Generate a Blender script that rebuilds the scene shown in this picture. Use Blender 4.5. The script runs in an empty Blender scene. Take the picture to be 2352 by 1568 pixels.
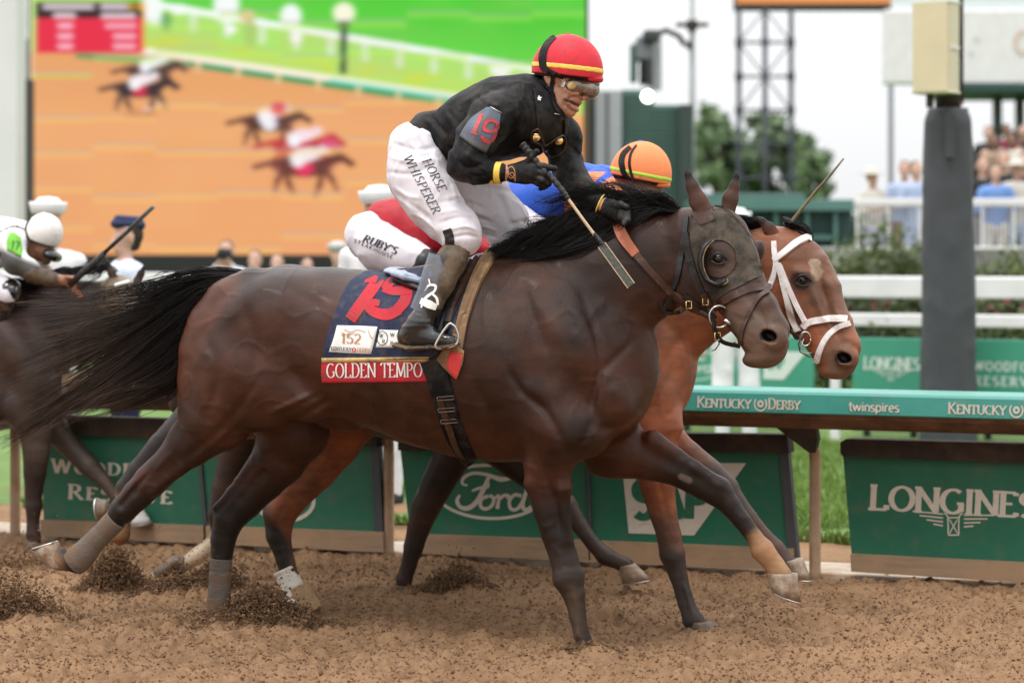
import bpy, math, random
import numpy as np
import openvdb
from mathutils import Vector
from mathutils.bvhtree import BVHTree

rng = np.random.default_rng(7)
random.seed(7)
scene = bpy.context.scene
C = scene.collection

# ------------------------------------------------------------------ camera, sky, sun, exposure
F = 5800.0          # focal length in picture units (2352 across)
CX, HY = 1176.0, 560.0
CAMZ, CAMY = 1.57, -10.0
cam_data = bpy.data.cameras.new('camera')
cam = bpy.data.objects.new('camera', cam_data)
C.objects.link(cam)
cam.location = (0, CAMY, CAMZ)
cam.rotation_euler = (math.radians(90), 0, 0)
cam_data.sensor_width = 36
cam_data.lens = F * 36 / 2352
cam_data.shift_y = -(784 - HY) / 2352
cam_data.clip_end = 1000
cam_data.dof.use_dof = True
cam_data.dof.focus_distance = 9.75
cam_data.dof.aperture_fstop = 2.3
scene.camera = cam

world = bpy.data.worlds.new('World')
scene.world = world
world.use_nodes = True
nt = world.node_tree
nt.nodes.clear()
sky = nt.nodes.new('ShaderNodeTexSky')
sky.sky_type = 'NISHITA'
sky.sun_disc = False
sky.sun_elevation = math.radians(58)
sky.sun_rotation = math.radians(-25)
sky.dust_density = 3
sky.altitude = 100
hsv = nt.nodes.new('ShaderNodeHueSaturation')
hsv.inputs['Saturation'].default_value = 0.12
bg = nt.nodes.new('ShaderNodeBackground')
bg.inputs['Strength'].default_value = 0.104
wo = nt.nodes.new('ShaderNodeOutputWorld')
nt.links.new(sky.outputs[0], hsv.inputs['Color'])
cloud = nt.nodes.new('ShaderNodeMix')          # even overcast layer over the clear sky
cloud.data_type = 'RGBA'
cloud.inputs[0].default_value = 0.85
cloud.inputs[7].default_value = (6.9, 7.0, 7.1, 1)
nt.links.new(hsv.outputs[0], cloud.inputs[6])
tcw = nt.nodes.new('ShaderNodeTexCoord'); sep = nt.nodes.new('ShaderNodeSeparateXYZ')
nt.links.new(tcw.outputs['Generated'], sep.inputs[0])
grad = nt.nodes.new('ShaderNodeMapRange')       # overcast sky: zenith about three times the horizon
grad.inputs['To Min'].default_value = 1.0; grad.inputs['To Max'].default_value = 2.9
nt.links.new(sep.outputs[2], grad.inputs['Value'])
scl = nt.nodes.new('ShaderNodeVectorMath'); scl.operation = 'SCALE'
nt.links.new(cloud.outputs[2], scl.inputs[0]); nt.links.new(grad.outputs[0], scl.inputs['Scale'])
nt.links.new(scl.outputs[0], bg.inputs[0])
nt.links.new(bg.outputs[0], wo.inputs[0])

sun_d = bpy.data.lights.new('sun', 'SUN')
sun_d.energy = 1.0
sun_d.angle = math.radians(11)
sun_d.color = (1.0, 0.97, 0.93)
sun_o = bpy.data.objects.new('sun', sun_d)
C.objects.link(sun_o)
# light comes from above, behind-left of the camera
_dir = Vector((0.22, 0.42, -1.0)).normalized()
sun_o.rotation_euler = _dir.to_track_quat('-Z', 'Y').to_euler()

vs = scene.view_settings
vs.view_transform = 'Standard'
vs.look = 'None'
vs.exposure = 0.42
vs.gamma = 1
vs.use_curve_mapping = False
scene.cycles.use_denoising = True
scene.cycles.max_bounces = 6
scene.cycles.transparent_max_bounces = 12
scene.cycles.caustics_reflective = False
scene.cycles.caustics_refractive = False

# ------------------------------------------------------------------ small helpers
def srgb(r, g, b):
    def f(c):
        c /= 255.0
        return c / 12.92 if c <= .04045 else ((c + .055) / 1.055) ** 2.4
    return (f(r), f(g), f(b))

def P(x, y, d):
    return np.array([(x - CX) / F * d, CAMY + d, CAMZ - (y - HY) / F * d])

def gdepth(y):
    return CAMZ * F / (y - HY)

class Fr:
    """a vertical plane with a heading: s along, w away from the camera, z up"""
    def __init__(self, d0, yaw=14.0, off=0.0):
        a = math.radians(yaw)
        self.e1 = np.array([math.cos(a), -math.sin(a), 0.0])
        self.e2 = np.array([math.sin(a), math.cos(a), 0.0])
        self.ez = np.array([0, 0, 1.0])
        self.o = np.array([0, CAMY + d0, 0.0]) + self.e2 * off
        self.a = a
    def t(self, px, off):
        u = (px - CX) / F
        oo = self.o + self.e2 * off - np.array([0, CAMY, 0])
        return float(oo @ self.e2) / (u * self.e2[0] + self.e2[1])
    def w3(self, px, py, off=0.0):
        return P(px, py, self.t(px, off))
    def p(self, px, py, off=0.0):
        q = self.w3(px, py, off) - self.o
        return np.array([q @ self.e1, q @ self.e2, q[2]])
    def r(self, rp, px=1176, off=0.0):
        return rp / F * self.t(px, off)
    def W(self, L):
        L = np.asarray(L)
        return self.o + L[..., 0:1] * self.e1 + L[..., 1:2] * self.e2 + L[..., 2:3] * self.ez
    def L(self, W):
        q = np.asarray(W) - self.o
        return np.stack([q @ self.e1, q @ self.e2, q[..., 2]], -1)
    def px(self, L):
        """picture position of local points flattened on the mid plane"""
        L = np.array(L, float)
        L[..., 1] = 0
        w = self.W(L)
        d = w[..., 1] - CAMY
        return CX + w[..., 0] / d * F, HY + (CAMZ - w[..., 2]) / d * F

ROOT = {}
def empty(name, loc, label=None, cat=None, group=None):
    o = bpy.data.objects.new(name, None)
    C.objects.link(o)
    o.location = [float(v) for v in loc]
    o.empty_display_size = 0.2
    ROOT[o.name] = np.array(loc, float)
    if label: o['label'] = label
    if cat: o['category'] = cat
    if group: o['group'] = group
    return o

def tag(o, label=None, cat=None, group=None, kind=None):
    if label: o['label'] = label
    if cat: o['category'] = cat
    if group: o['group'] = group
    if kind: o['kind'] = kind
    return o

def mesh(name, V, Fc, mat=None, parent=None, smooth=True, col=None, loc=None, mats=None, mi=None):
    """V world coordinates (N,3); Fc (M,k) array or list of lists"""
    V = np.asarray(V, float)
    base = np.zeros(3)
    if parent is not None:
        base = ROOT[parent.name]
    elif loc is not None:
        base = np.array(loc, float)
    Vl = (V - base).astype(np.float32)
    me = bpy.data.meshes.new(name)
    if isinstance(Fc, np.ndarray) and Fc.ndim == 2:
        n, k = Fc.shape
        me.vertices.add(len(Vl)); me.vertices.foreach_set('co', Vl.ravel())
        me.loops.add(n * k); me.loops.foreach_set('vertex_index', Fc.astype(np.int32).ravel())
        me.polygons.add(n)
        me.polygons.foreach_set('loop_start', np.arange(0, n * k, k, dtype=np.int32))
        me.polygons.foreach_set('loop_total', np.full(n, k, dtype=np.int32))
        me.update(calc_edges=True)
    else:
        me.from_pydata([tuple(v) for v in Vl], [], [list(f) for f in Fc])
        me.update()
    me.polygons.foreach_set('use_smooth', np.full(len(me.polygons), smooth, dtype=bool))
    if col is not None:
        col = np.asarray(col, np.float32)
        at = me.color_attributes.new('Col', 'FLOAT_COLOR', 'POINT')
        c4 = np.ones((len(Vl), 4), np.float32); c4[:, :3] = col
        at.data.foreach_set('color', c4.ravel())
    if mats:
        for m in mats: me.materials.append(m)
        if mi is not None:
            me.polygons.foreach_set('material_index', np.asarray(mi, np.int32))
    elif mat: me.materials.append(mat)
    o = bpy.data.objects.new(name, me)
    C.objects.link(o)
    if parent is not None:
        o.parent = parent
        ROOT[o.name] = base
    else:
        o.location = base.tolist()
        ROOT[o.name] = base
    return o

class MB:
    def __init__(s): s.v = []; s.f = []
    def add(s, V, Fc):
        n = sum(len(a) for a in s.v)
        s.v.append(np.asarray(V, float)); s.f += [[i + n for i in f] for f in Fc]
        return s
    def box(s, c, size, ax=None, taper=None, bev=0.0):
        """box centred at c, size (x,y,z) along axes ax (3 rows)"""
        ax = np.eye(3) if ax is None else np.asarray(ax, float)
        h = np.array(size, float) / 2
        b = min(bev, h.min() * .6)
        V = []
        if b <= 0:
            for z in (-1, 1):
                for y in (-1, 1):
                    for x in (-1, 1):
                        V.append(np.array([x, y, z]) * h)
            Fs = [[0,2,3,1],[4,5,7,6],[0,1,5,4],[2,6,7,3],[0,4,6,2],[1,3,7,5]]
        else:
            # chamfered box: three boxes' corner points, hull by hand
            idx = {}
            for sx in (-1, 1):
                for sy in (-1, 1):
                    for sz in (-1, 1):
                        sg = np.array([sx, sy, sz])
                        for k in range(3):
                            q = h - b; q = q.copy(); q[k] = h[k]
                            idx[(sx, sy, sz, k)] = len(V); V.append(sg * q)
            Fs = []
            def fix(ids):
                pts = np.array([V[i] for i in ids]); n = np.cross(pts[1] - pts[0], pts[2] - pts[0])
                return ids if n @ pts.mean(0) > 0 else ids[::-1]
            for k in range(3):
                a, c_ = [i for i in range(3) if i != k]
                for sg in (-1, 1):
                    ids = []
                    for (u, v) in ((-1, -1), (1, -1), (1, 1), (-1, 1)):
                        t = [0, 0, 0]; t[k] = sg; t[a] = u; t[c_] = v
                        ids.append(idx[(t[0], t[1], t[2], k)])
                    Fs.append(fix(ids))
                for u in (-1, 1):
                    for v in (-1, 1):
                        t0 = [0, 0, 0]; t0[k] = -1; t0[a] = u; t0[c_] = v
                        t1 = list(t0); t1[k] = 1
                        Fs.append(fix([idx[(*t0, a)], idx[(*t1, a)], idx[(*t1, c_)], idx[(*t0, c_)]]))
            for sx in (-1, 1):
                for sy in (-1, 1):
                    for sz in (-1, 1):
                        Fs.append(fix([idx[(sx, sy, sz, k)] for k in range(3)]))
        V = np.array(V) @ ax + np.array(c)
        return s.add(V, Fs)
    def tube(s, pts, rad, n=8, caps=True, flat=1.0, up=None):
        pts = np.asarray(pts, float)
        rad = np.full(len(pts), rad) if np.isscalar(rad) else np.asarray(rad, float)
        T = np.gradient(pts, axis=0); T /= np.linalg.norm(T, axis=1)[:, None] + 1e-12
        ref = np.array([0, 0, 1.0]) if up is None else np.array(up, float)
        if abs(T[0] @ ref) > .9: ref = np.array([1.0, 0, 0])
        V = []
        a = np.linspace(0, 2 * np.pi, n, endpoint=False)
        x = np.cross(T[0], ref); x /= np.linalg.norm(x)
        for i in range(len(pts)):
            x = x - T[i] * (x @ T[i]); x /= np.linalg.norm(x) + 1e-12
            y = np.cross(T[i], x)
            V.append(pts[i] + rad[i] * (np.cos(a)[:, None] * x + flat * np.sin(a)[:, None] * y))
        V = np.concatenate(V)
        Fs = []
        for i in range(len(pts) - 1):
            for j in range(n):
                k = (j + 1) % n
                Fs.append([i * n + j, i * n + k, (i + 1) * n + k, (i + 1) * n + j])
        if caps:
            Fs.append(list(range(n))[::-1]); Fs.append([(len(pts) - 1) * n + j for j in range(n)])
        return s.add(V, Fs)
    def cyl(s, a, b, r0, r1=None, n=12):
        return s.tube([a, b], [r0, r0 if r1 is None else r1], n)
    def build(s, name, mat, parent=None, smooth=False, loc=None):
        return mesh(name, np.concatenate(s.v), s.f, mat, parent, smooth, loc=loc)

def lathe(mb, c, axis, prof, n=24):
    axis = np.array(axis, float); axis /= np.linalg.norm(axis)
    ref = np.array([0, 0, 1.0]) if abs(axis[2]) < .9 else np.array([1.0, 0, 0])
    x = np.cross(axis, ref); x /= np.linalg.norm(x); y = np.cross(axis, x)
    a = np.linspace(0, 2 * np.pi, n, endpoint=False)
    V = [np.array(c) + h * axis + r * (np.cos(a)[:, None] * x + np.sin(a)[:, None] * y) for (r, h) in prof]
    Fs = []
    for i in range(len(prof) - 1):
        for j in range(n):
            k = (j + 1) % n
            Fs.append([i * n + j, i * n + k, (i + 1) * n + k, (i + 1) * n + j])
    mb.add(np.concatenate(V), Fs)
    return mb

def catmull(pts, n=8):
    p = np.asarray(pts, float)
    if len(p) < 3:
        t = np.linspace(0, 1, n * (len(p) - 1) + 1)[:, None]
        return p[0] * (1 - t) + p[-1] * t
    q = np.vstack([2 * p[0] - p[1], p, 2 * p[-1] - p[-2]])
    out = []
    for i in range(1, len(q) - 2):
        t = np.linspace(0, 1, n, endpoint=False)[:, None]
        out.append(.5 * ((2 * q[i]) + (-q[i-1] + q[i+1]) * t + (2*q[i-1] - 5*q[i] + 4*q[i+1] - q[i+2]) * t**2 + (-q[i-1] + 3*q[i] - 3*q[i+1] + q[i+2]) * t**3))
    out.append(q[-2][None])
    return np.concatenate(out)

# lattice noise in numpy
_PT = rng.random((64, 64, 64)).astype(np.float32)
def vnoise(x, y, z=0.0):
    x, y, z = np.broadcast_arrays(np.asarray(x, float), np.asarray(y, float), np.asarray(z, float))
    xi = np.floor(x).astype(int); yi = np.floor(y).astype(int); zi = np.floor(z).astype(int)
    fx = x - xi; fy = y - yi; fz = z - zi
    fx = fx*fx*(3-2*fx); fy = fy*fy*(3-2*fy); fz = fz*fz*(3-2*fz)
    r = 0
    for dx in (0, 1):
        for dy in (0, 1):
            for dz in (0, 1):
                r = r + _PT[(xi+dx) & 63, (yi+dy) & 63, (zi+dz) & 63] * (fx if dx else 1-fx) * (fy if dy else 1-fy) * (fz if dz else 1-fz)
    return r * 2 - 1
def fbm(x, y, z=0.0, o=4, g=.5):
    r = 0; a = 1
    for i in range(o):
        r = r + a * vnoise(x * 2**i + 17.3*i, y * 2**i + 5.1*i, np.asarray(z) * 2**i + 9.7*i); a *= g
    return r
def sstep(a, b, x):
    t = np.clip((x - a) / (b - a), 0, 1)
    return t*t*(3-2*t)

# ------------------------------------------------------------------ materials
def pm(name, rgb, rough=.6, var=.18, scale=12, bump=0.0, bscale=80, metal=0, dirt=None, attr=False,
       spec=.5, trans=0, alpha=1, coat=0, sheen=0, emit=0, stretch=None, sss=0, ior=1.45):
    m = bpy.data.materials.new(name); m.use_nodes = True
    n = m.node_tree.nodes; l = m.node_tree.links
    b = n['Principled BSDF']
    b.inputs['Roughness'].default_value = rough
    b.inputs['Metallic'].default_value = metal
    b.inputs['Specular IOR Level'].default_value = spec
    b.inputs['IOR'].default_value = ior
    if coat: b.inputs['Coat Weight'].default_value = coat; b.inputs['Coat Roughness'].default_value = .15
    if sheen: b.inputs['Sheen Weight'].default_value = sheen
    if trans: b.inputs['Transmission Weight'].default_value = trans
    if alpha < 1: b.inputs['Alpha'].default_value = alpha
    if sss: b.inputs['Subsurface Weight'].default_value = sss; b.inputs['Subsurface Scale'].default_value = .01
    tc = n.new('ShaderNodeTexCoord')
    mp = n.new('ShaderNodeMapping')
    if stretch: mp.inputs['Scale'].default_value = stretch
    l.new(tc.outputs['Object'], mp.inputs['Vector'])
    if attr:
        a = n.new('ShaderNodeVertexColor'); a.layer_name = 'Col'; base = a.outputs['Color']
    else:
        a = n.new('ShaderNodeRGB'); a.outputs[0].default_value = (*rgb, 1); base = a.outputs[0]
    out = base
    if var:
        nz = n.new('ShaderNodeTexNoise'); nz.inputs['Scale'].default_value = scale; nz.inputs['Detail'].default_value = 6
        nz.inputs['Roughness'].default_value = .6
        l.new(mp.outputs[0], nz.inputs['Vector'])
        mr = n.new('ShaderNodeMapRange'); mr.inputs['From Min'].default_value = .25; mr.inputs['From Max'].default_value = .75
        mr.inputs['To Min'].default_value = 1 - var; mr.inputs['To Max'].default_value = 1 + var
        l.new(nz.outputs['Fac'], mr.inputs['Value'])
        mx = n.new('ShaderNodeVectorMath'); mx.operation = 'SCALE'
        l.new(base, mx.inputs[0]); l.new(mr.outputs[0], mx.inputs['Scale'])
        out = mx.outputs[0]
        mr2 = n.new('ShaderNodeMapRange'); mr2.inputs['To Min'].default_value = max(0, rough - .12); mr2.inputs['To Max'].default_value = min(1, rough + .12)
        l.new(nz.outputs['Fac'], mr2.inputs['Value']); l.new(mr2.outputs[0], b.inputs['Roughness'])
    if dirt:
        dc, amt, ds = dirt
        nd = n.new('ShaderNodeTexNoise'); nd.inputs['Scale'].default_value = ds; nd.inputs['Detail'].default_value = 8
        nd.inputs['Roughness'].default_value = .65
        l.new(tc.outputs['Object'], nd.inputs['Vector'])
        rp = n.new('ShaderNodeMapRange'); rp.inputs['From Min'].default_value = 1 - amt - .08; rp.inputs['From Max'].default_value = 1 - amt + .12
        l.new(nd.outputs['Fac'], rp.inputs['Value'])
        mm = n.new('ShaderNodeMix'); mm.data_type = 'RGBA'
        l.new(rp.outputs[0], mm.inputs[0]); l.new(out, mm.inputs[6]); mm.inputs[7].default_value = (*dc, 1)
        out = mm.outputs[2]
    l.new(out, b.inputs['Base Color'])
    if emit:
        l.new(out, b.inputs['Emission Color']); b.inputs['Emission Strength'].default_value = emit
    if bump:
        nb = n.new('ShaderNodeTexNoise'); nb.inputs['Scale'].default_value = bscale; nb.inputs['Detail'].default_value = 5
        l.new(mp.outputs[0], nb.inputs['Vector'])
        bp = n.new('ShaderNodeBump'); bp.inputs['Strength'].default_value = bump; bp.inputs['Distance'].default_value = .01
        l.new(nb.outputs['Fac'], bp.inputs['Height']); l.new(bp.outputs[0], b.inputs['Normal'])
    return m

DIRT = (.20, .115, .062)
DIRTD = (.115, .062, .036)
M = {}
M['coat'] = pm('horse_coat', (1,1,1), .36, .34, 11, .30, 190, attr=True, spec=.27, stretch=(1, 1, 2.4), coat=.035)
M['hair'] = pm('horse_hair', (.006, .005, .0045), .45, .5, 9, attr=False, spec=.28)
M['tailhair'] = pm('tail_hair', (1,1,1), .5, .35, 9, attr=True, spec=.25)
M['hoof'] = pm('hoof_horn', (.30, .24, .18), .5, .35, 40, .1, 120, dirt=(DIRT, .5, 25))
M['hoofd'] = pm('dark_hoof_horn', (.09, .07, .055), .5, .3, 40, .1, 120, dirt=(DIRT, .48, 25))
M['shoe'] = pm('horseshoe_steel', (.45, .42, .38), .35, .2, 60, metal=1)
M['black'] = pm('black_silk', (.004, .004, .005), .62, .3, 30, .2, 300, dirt=((.040, .034, .029), .46, 9), spec=.22)
M['blacksmooth'] = pm('black_leather', (.012, .011, .011), .35, .3, 40, .06, 200, dirt=((.09, .06, .04), .36, 22))
M['boot'] = pm('polished_boot_leather', (.010, .010, .011), .14, .2, 30, .03, 60, dirt=((.13, .08, .045), .42, 16), coat=.5)
M['bootmud'] = pm('muddy_boot_leather', (.022, .018, .015), .55, .3, 30, .15, 90, dirt=((.12, .078, .045), .55, 15))
M['white'] = pm('white_breeches', (.66, .63, .67), .75, .06, 10, .10, 260, dirt=((.58, .52, .48), .30, 16))
M['whitet'] = pm('white_cloth', (.78, .78, .80), .8, .06, 10, .08, 200)
M['skin'] = pm('skin', (.33, .15, .085), .45, .18, 40, .08, 250, sss=.05, dirt=((.16, .085, .05), .38, 40))
M['skinl'] = pm('pale_skin', (.50, .30, .22), .5, .1, 20)
M['skind'] = pm('brown_skin', (.20, .10, .065), .5, .1, 20)
M['red'] = pm('red_cap_silk', (.62, .018, .035), .5, .12, 20, .1, 200, dirt=((.38, .03, .035), .45, 30), spec=.35)
M['redsilk'] = pm('red_silk', (.40, .012, .022), .6, .25, 8, .12, 200)
M['yellow'] = pm('yellow_tape', (.80, .55, .08), .55, .1, 30, dirt=((.35, .22, .07), .40, 60))
M['cuptrim'] = pm('muddy_cup_edge', (.30, .22, .12), .6, .3, 50, dirt=((.10,.07,.045), .5, 40))
M['goldtrim'] = pm('gold_trim_cloth', (.60, .42, .16), .7, .15, 30, .1, 300, dirt=((.30, .17, .08), .45, 20))
M['mudtrim'] = pm('muddy_trim_cloth', (.22, .13, .07), .8, .25, 20, .15, 200, dirt=((.45, .30, .13), .42, 14))
M['navy'] = pm('navy_cloth', (.012, .020, .060), .75, .3, 14, .25, 400, dirt=((.055, .05, .06), .46, 30))
M['redcloth'] = pm('red_cloth', (.50, .018, .032), .75, .18, 14, .2, 400, dirt=((.25, .06, .05), .42, 26))
M['redflag'] = pm('bright_red_cloth', (.70, .05, .05), .6, .1, 14)
M['print_white'] = pm('white_print', (.80, .79, .76), .6, .08, 20)
M['print_black'] = pm('black_print', (.01, .01, .012), .6, 0)
M['print_gold'] = pm('gold_print', (.45, .22, .08), .5, .1, 30)
M['bluefade'] = pm('faded_blue_vinyl', (.075, .11, .17), .45, .2, 20, .1, 100, dirt=((.13, .09, .06), .46, 28))
M['redfade'] = pm('faded_red_vinyl', (.52, .045, .05), .5, .15, 30, dirt=((.20, .06, .05), .42, 40))
M['glove'] = pm('black_glove_leather', (.006, .006, .006), .42, .3, 40, .25, 260, dirt=((.05, .043, .036), .42, 26), spec=.3)
M['brownleather'] = pm('brown_leather', (.050, .022, .014), .4, .25, 40, .08, 160, dirt=((.12, .07, .04), .38, 30))
M['orangerein'] = pm('orange_rubber_rein', (.42, .13, .065), .6, .12, 30, .1, 200, dirt=((.16, .07, .05), .36, 30))
M['brass'] = pm('brass', (.75, .50, .20), .25, .1, 30, metal=1)
M['dullmetal'] = pm('dull_buckle_metal', (.16,.12,.09), .4, .3, 60, metal=.7)
M['steel'] = pm('steel', (.55, .53, .50), .25, .15, 30, metal=1)
M['whitebridle'] = pm('white_bridle_vinyl', (.76, .72, .70), .45, .08, 20, dirt=((.42, .28, .17), .38, 30))
M['mudmask'] = pm('muddy_blinker_cloth', (.030, .026, .022), .8, .5, 30, .3, 200, dirt=((.085, .066, .048), .53, 17), spec=.25)
M['bandage'] = pm('muddy_bandage', (.125, .108, .092), .8, .4, 22, .6, 90, dirt=((.17, .10, .058), .50, 14), stretch=(1, 1, 6))
M['wbandage'] = pm('white_bandage', (.70, .64, .55), .8, .15, 30, .2, 160, dirt=((.40, .28, .17), .28, 7))
M['tanbandage'] = pm('tan_muddy_bandage', (.36, .23, .12), .85, .15, 30, .3, 160)
M['saddlegrey'] = pm('blue_grey_saddle_vinyl', (.26, .32, .42), .3, .1, 20, coat=.3)
M['glass'] = pm('goggle_lens', (.15, .095, .055), .07, .7, 60, spec=1, coat=1, alpha=.80, dirt=((.42,.34,.25),.38,95))
M['clearguard'] = pm('clear_shin_guard', (.15, .18, .24), .10, 0, dirt=((.12,.075,.04), .45, 14), trans=0, alpha=.34, spec=.7, coat=.7)
M['gogframe'] = pm('goggle_rubber', (.11, .06, .04), .4, .2, 40)
M['eye'] = pm('eye_ball', (.010, .006, .004), .16, .2, 60, spec=.5, coat=.25)
M['nostril'] = pm('nostril_inside', (.012, .006, .006), .9, .1, 30)
M['orangecap'] = pm('orange_cap_silk', (.85, .24, .08), .6, .08, 20, .06, 100, dirt=((.5, .16, .06), .33, 22))
M['blue'] = pm('blue_silk', (.022, .10, .52), .55, .2, 8, .12, 200)
M['orange'] = pm('orange_silk', (.80, .24, .09), .6, .15, 8, .12, 200)
M['lime'] = pm('lime_band', (.38, .66, .06), .6, .1, 20)
M['greenbadge'] = pm('green_armband', (.16, .48, .04), .6, .12, 30)
M['whitehelmet'] = pm('white_cap_silk', (.74, .71, .68), .5, .06, 20, dirt=((.50, .40, .28), .36, 14))
M['tape'] = pm('whip_grip_tape', (.012, .012, .013), .45, .3, 60, .4, 200, dirt=((.09, .07, .055), .40, 60))
M['cane'] = pm('wound_cane', (.52, .40, .25), .5, .2, 60)
M['popper'] = pm('whip_flap_leather', (.085, .090, .080), .5, .5, 80, .3, 200)
M['caneb'] = pm('muddy_cane', (.16, .11, .045), .4, .4, 60)
# ------------------------------------------------------------------ implicit surfaces
class SDF:
    def __init__(s, fr, h):
        s.fr = fr; s.h = h; s.pr = []; s.dispf = None
    def cone(s, a, b, ra, rb, ratio=1.0, k=.02, op=1):
        s.pr.append(('c', np.array(a, float), np.array(b, float), ra, rb, ratio, k, op)); return s
    def chain(s, nodes, ratio=1.0, k=.02, op=1):
        """nodes (px, py, off, r[, ratio]) in picture units on the frame's plane"""
        q = []
        for nd in nodes:
            q.append((s.fr.p(nd[0], nd[1], nd[2]), s.fr.r(nd[3], nd[0], nd[2]), nd[4] if len(nd) > 4 else ratio))
        for (a, ra, qa), (b, rb, qb) in zip(q[:-1], q[1:]):
            s.cone(a, b, ra, rb, (qa + qb) / 2, k, op)
        if len(q) == 1:
            a, ra, qa = q[0]; s.cone(a, a + 1e-4, ra, ra, qa, k, op)
        return s
    def ell(s, px, py, off, rx, ry, rl, ang=0.0, k=.03, op=1):
        """ellipsoid: radii along/up in picture units, lateral in metres; ang degrees (clockwise in the picture)"""
        s.pr.append(('e', s.fr.p(px, py, off), (s.fr.r(rx, px, off), rl, s.fr.r(ry, px, off)), math.radians(-ang), k, op)); return s
    def _ev(s, pr, S, W, Z):
        if pr[0] == 'c':
            _, a, b, ra, rb, q, k, op = pr
            sc = np.array([1, 1 / q, 1])
            A = a * sc; B = (b - a) * sc
            x = S - A[0]; y = W / q - A[1]; z = Z - A[2]
            t = np.clip((x * B[0] + y * B[1] + z * B[2]) / (B @ B + 1e-12), 0, 1)
            d = np.sqrt((x - t*B[0])**2 + (y - t*B[1])**2 + (z - t*B[2])**2) - (ra + t * (rb - ra))
            return d
        _, c, r, an, k, op = pr
        x = S - c[0]; y = W - c[1]; z = Z - c[2]
        ca, sa = math.cos(an), math.sin(an)
        xr = x * ca + z * sa; zr = -x * sa + z * ca
        k0 = np.sqrt((xr/r[0])**2 + (y/r[1])**2 + (zr/r[2])**2)
        k1 = np.sqrt((xr/r[0]**2)**2 + (y/r[1]**2)**2 + (zr/r[2]**2)**2) + 1e-9
        return k0 * (k0 - 1) / k1
    def box(s, pr):
        if pr[0] == 'c':
            _, a, b, ra, rb, q, k, op = pr
            r = max(ra, rb); R = np.array([r, r * q, r])
            return np.minimum(a, b) - R, np.maximum(a, b) + R
        _, c, r, an, k, op = pr
        m = max(r[0], r[2]); R = np.array([m, r[1], m])
        return c - R, c + R
    def grid(s, clip=None):
        h = s.h
        B = [s.box(p) for p in s.pr if p[-1] > 0]
        lo = np.min([b[0] for b in B], 0) - 5*h; hi = np.max([b[1] for b in B], 0) + 5*h
        n = np.ceil((hi - lo) / h).astype(int) + 1
        s.lo, s.n = lo, n
        big = .25
        G = np.full(n, big, np.float32)
        ax = [lo[i] + np.arange(n[i]) * h for i in range(3)]
        for pr in s.pr:
            k = pr[-2]; op = pr[-1]
            b0, b1 = s.box(pr)
            m = k + 4*h
            i0 = np.clip(((b0 - m - lo) / h).astype(int), 0, n); i1 = np.clip(((b1 + m - lo) / h).astype(int) + 2, 0, n)
            if (i1 <= i0).any(): continue
            S = ax[0][i0[0]:i1[0]][:, None, None]; W = ax[1][i0[1]:i1[1]][None, :, None]; Z = ax[2][i0[2]:i1[2]][None, None, :]
            d = s._ev(pr, S, W, Z).astype(np.float32)
            v = G[i0[0]:i1[0], i0[1]:i1[1], i0[2]:i1[2]]
            if op > 0:
                e = np.clip(k - np.abs(v - d), 0, None) / k
                v[...] = np.minimum(v, d) - e*e*k*.25
            else:
                e = np.clip(k - np.abs(v + d), 0, None) / k
                v[...] = np.maximum(v, -d) + e*e*k*.25
        s.ax = ax
        return G
    def mesh(s, post=None):
        """returns world verts, quads (normals outward), local verts"""
        G = s.grid()
        h = s.h
        if s.dispf is not None:
            idx = np.nonzero(np.abs(G) < 6*h)
            S = s.ax[0][idx[0]]; W = s.ax[1][idx[1]]; Z = s.ax[2][idx[2]]
            G[idx] -= s.dispf(S, W, Z).astype(np.float32)
        if post is not None: G = post(s, G)
        return poly(G, s.lo, h, s.fr)

def poly(G, lo, h, fr):
    b = 3*h
    G = np.clip(G, -b, b).astype(np.float32)
    g = openvdb.FloatGrid(b)
    g.copyFromArray(G)
    pts, quads = g.convertToQuads(0.0)
    pts = np.asarray(pts, float); quads = np.asarray(quads)
    L = lo + pts * h
    # orient outward: compare with field gradient
    q0 = pts[quads]
    c = q0.mean(1); n = np.cross(q0[:, 2] - q0[:, 0], q0[:, 3] - q0[:, 1])
    sel = slice(0, None, max(1, len(c) // 400))
    cc = np.clip(np.rint(c[sel]).astype(int), 1, np.array(G.shape) - 2)
    gr = np.stack([G[cc[:,0]+1, cc[:,1], cc[:,2]] - G[cc[:,0]-1, cc[:,1], cc[:,2]],
                   G[cc[:,0], cc[:,1]+1, cc[:,2]] - G[cc[:,0], cc[:,1]-1, cc[:,2]],
                   G[cc[:,0], cc[:,1], cc[:,2]+1] - G[cc[:,0], cc[:,1], cc[:,2]-1]], -1)
    hand = 1.0  # local frame (s,w,z): s right, w away, z up -> right handed in world too
    if np.sum(np.einsum('ij,ij->i', gr, n[sel])) < 0:
        quads = quads[:, ::-1]
    return fr.W(L), quads.copy(), L

def field(fr, lo, hi, h, fn):
    lo = np.array(lo, float); hi = np.array(hi, float)
    n = np.ceil((hi - lo) / h).astype(int) + 1
    ax = [lo[i] + np.arange(n[i]) * h for i in range(3)]
    G = fn(ax[0][:, None, None], ax[1][None, :, None], ax[2][None, None, :]) * np.ones(n)
    return poly(G.astype(np.float32), lo, h, fr)

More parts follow.
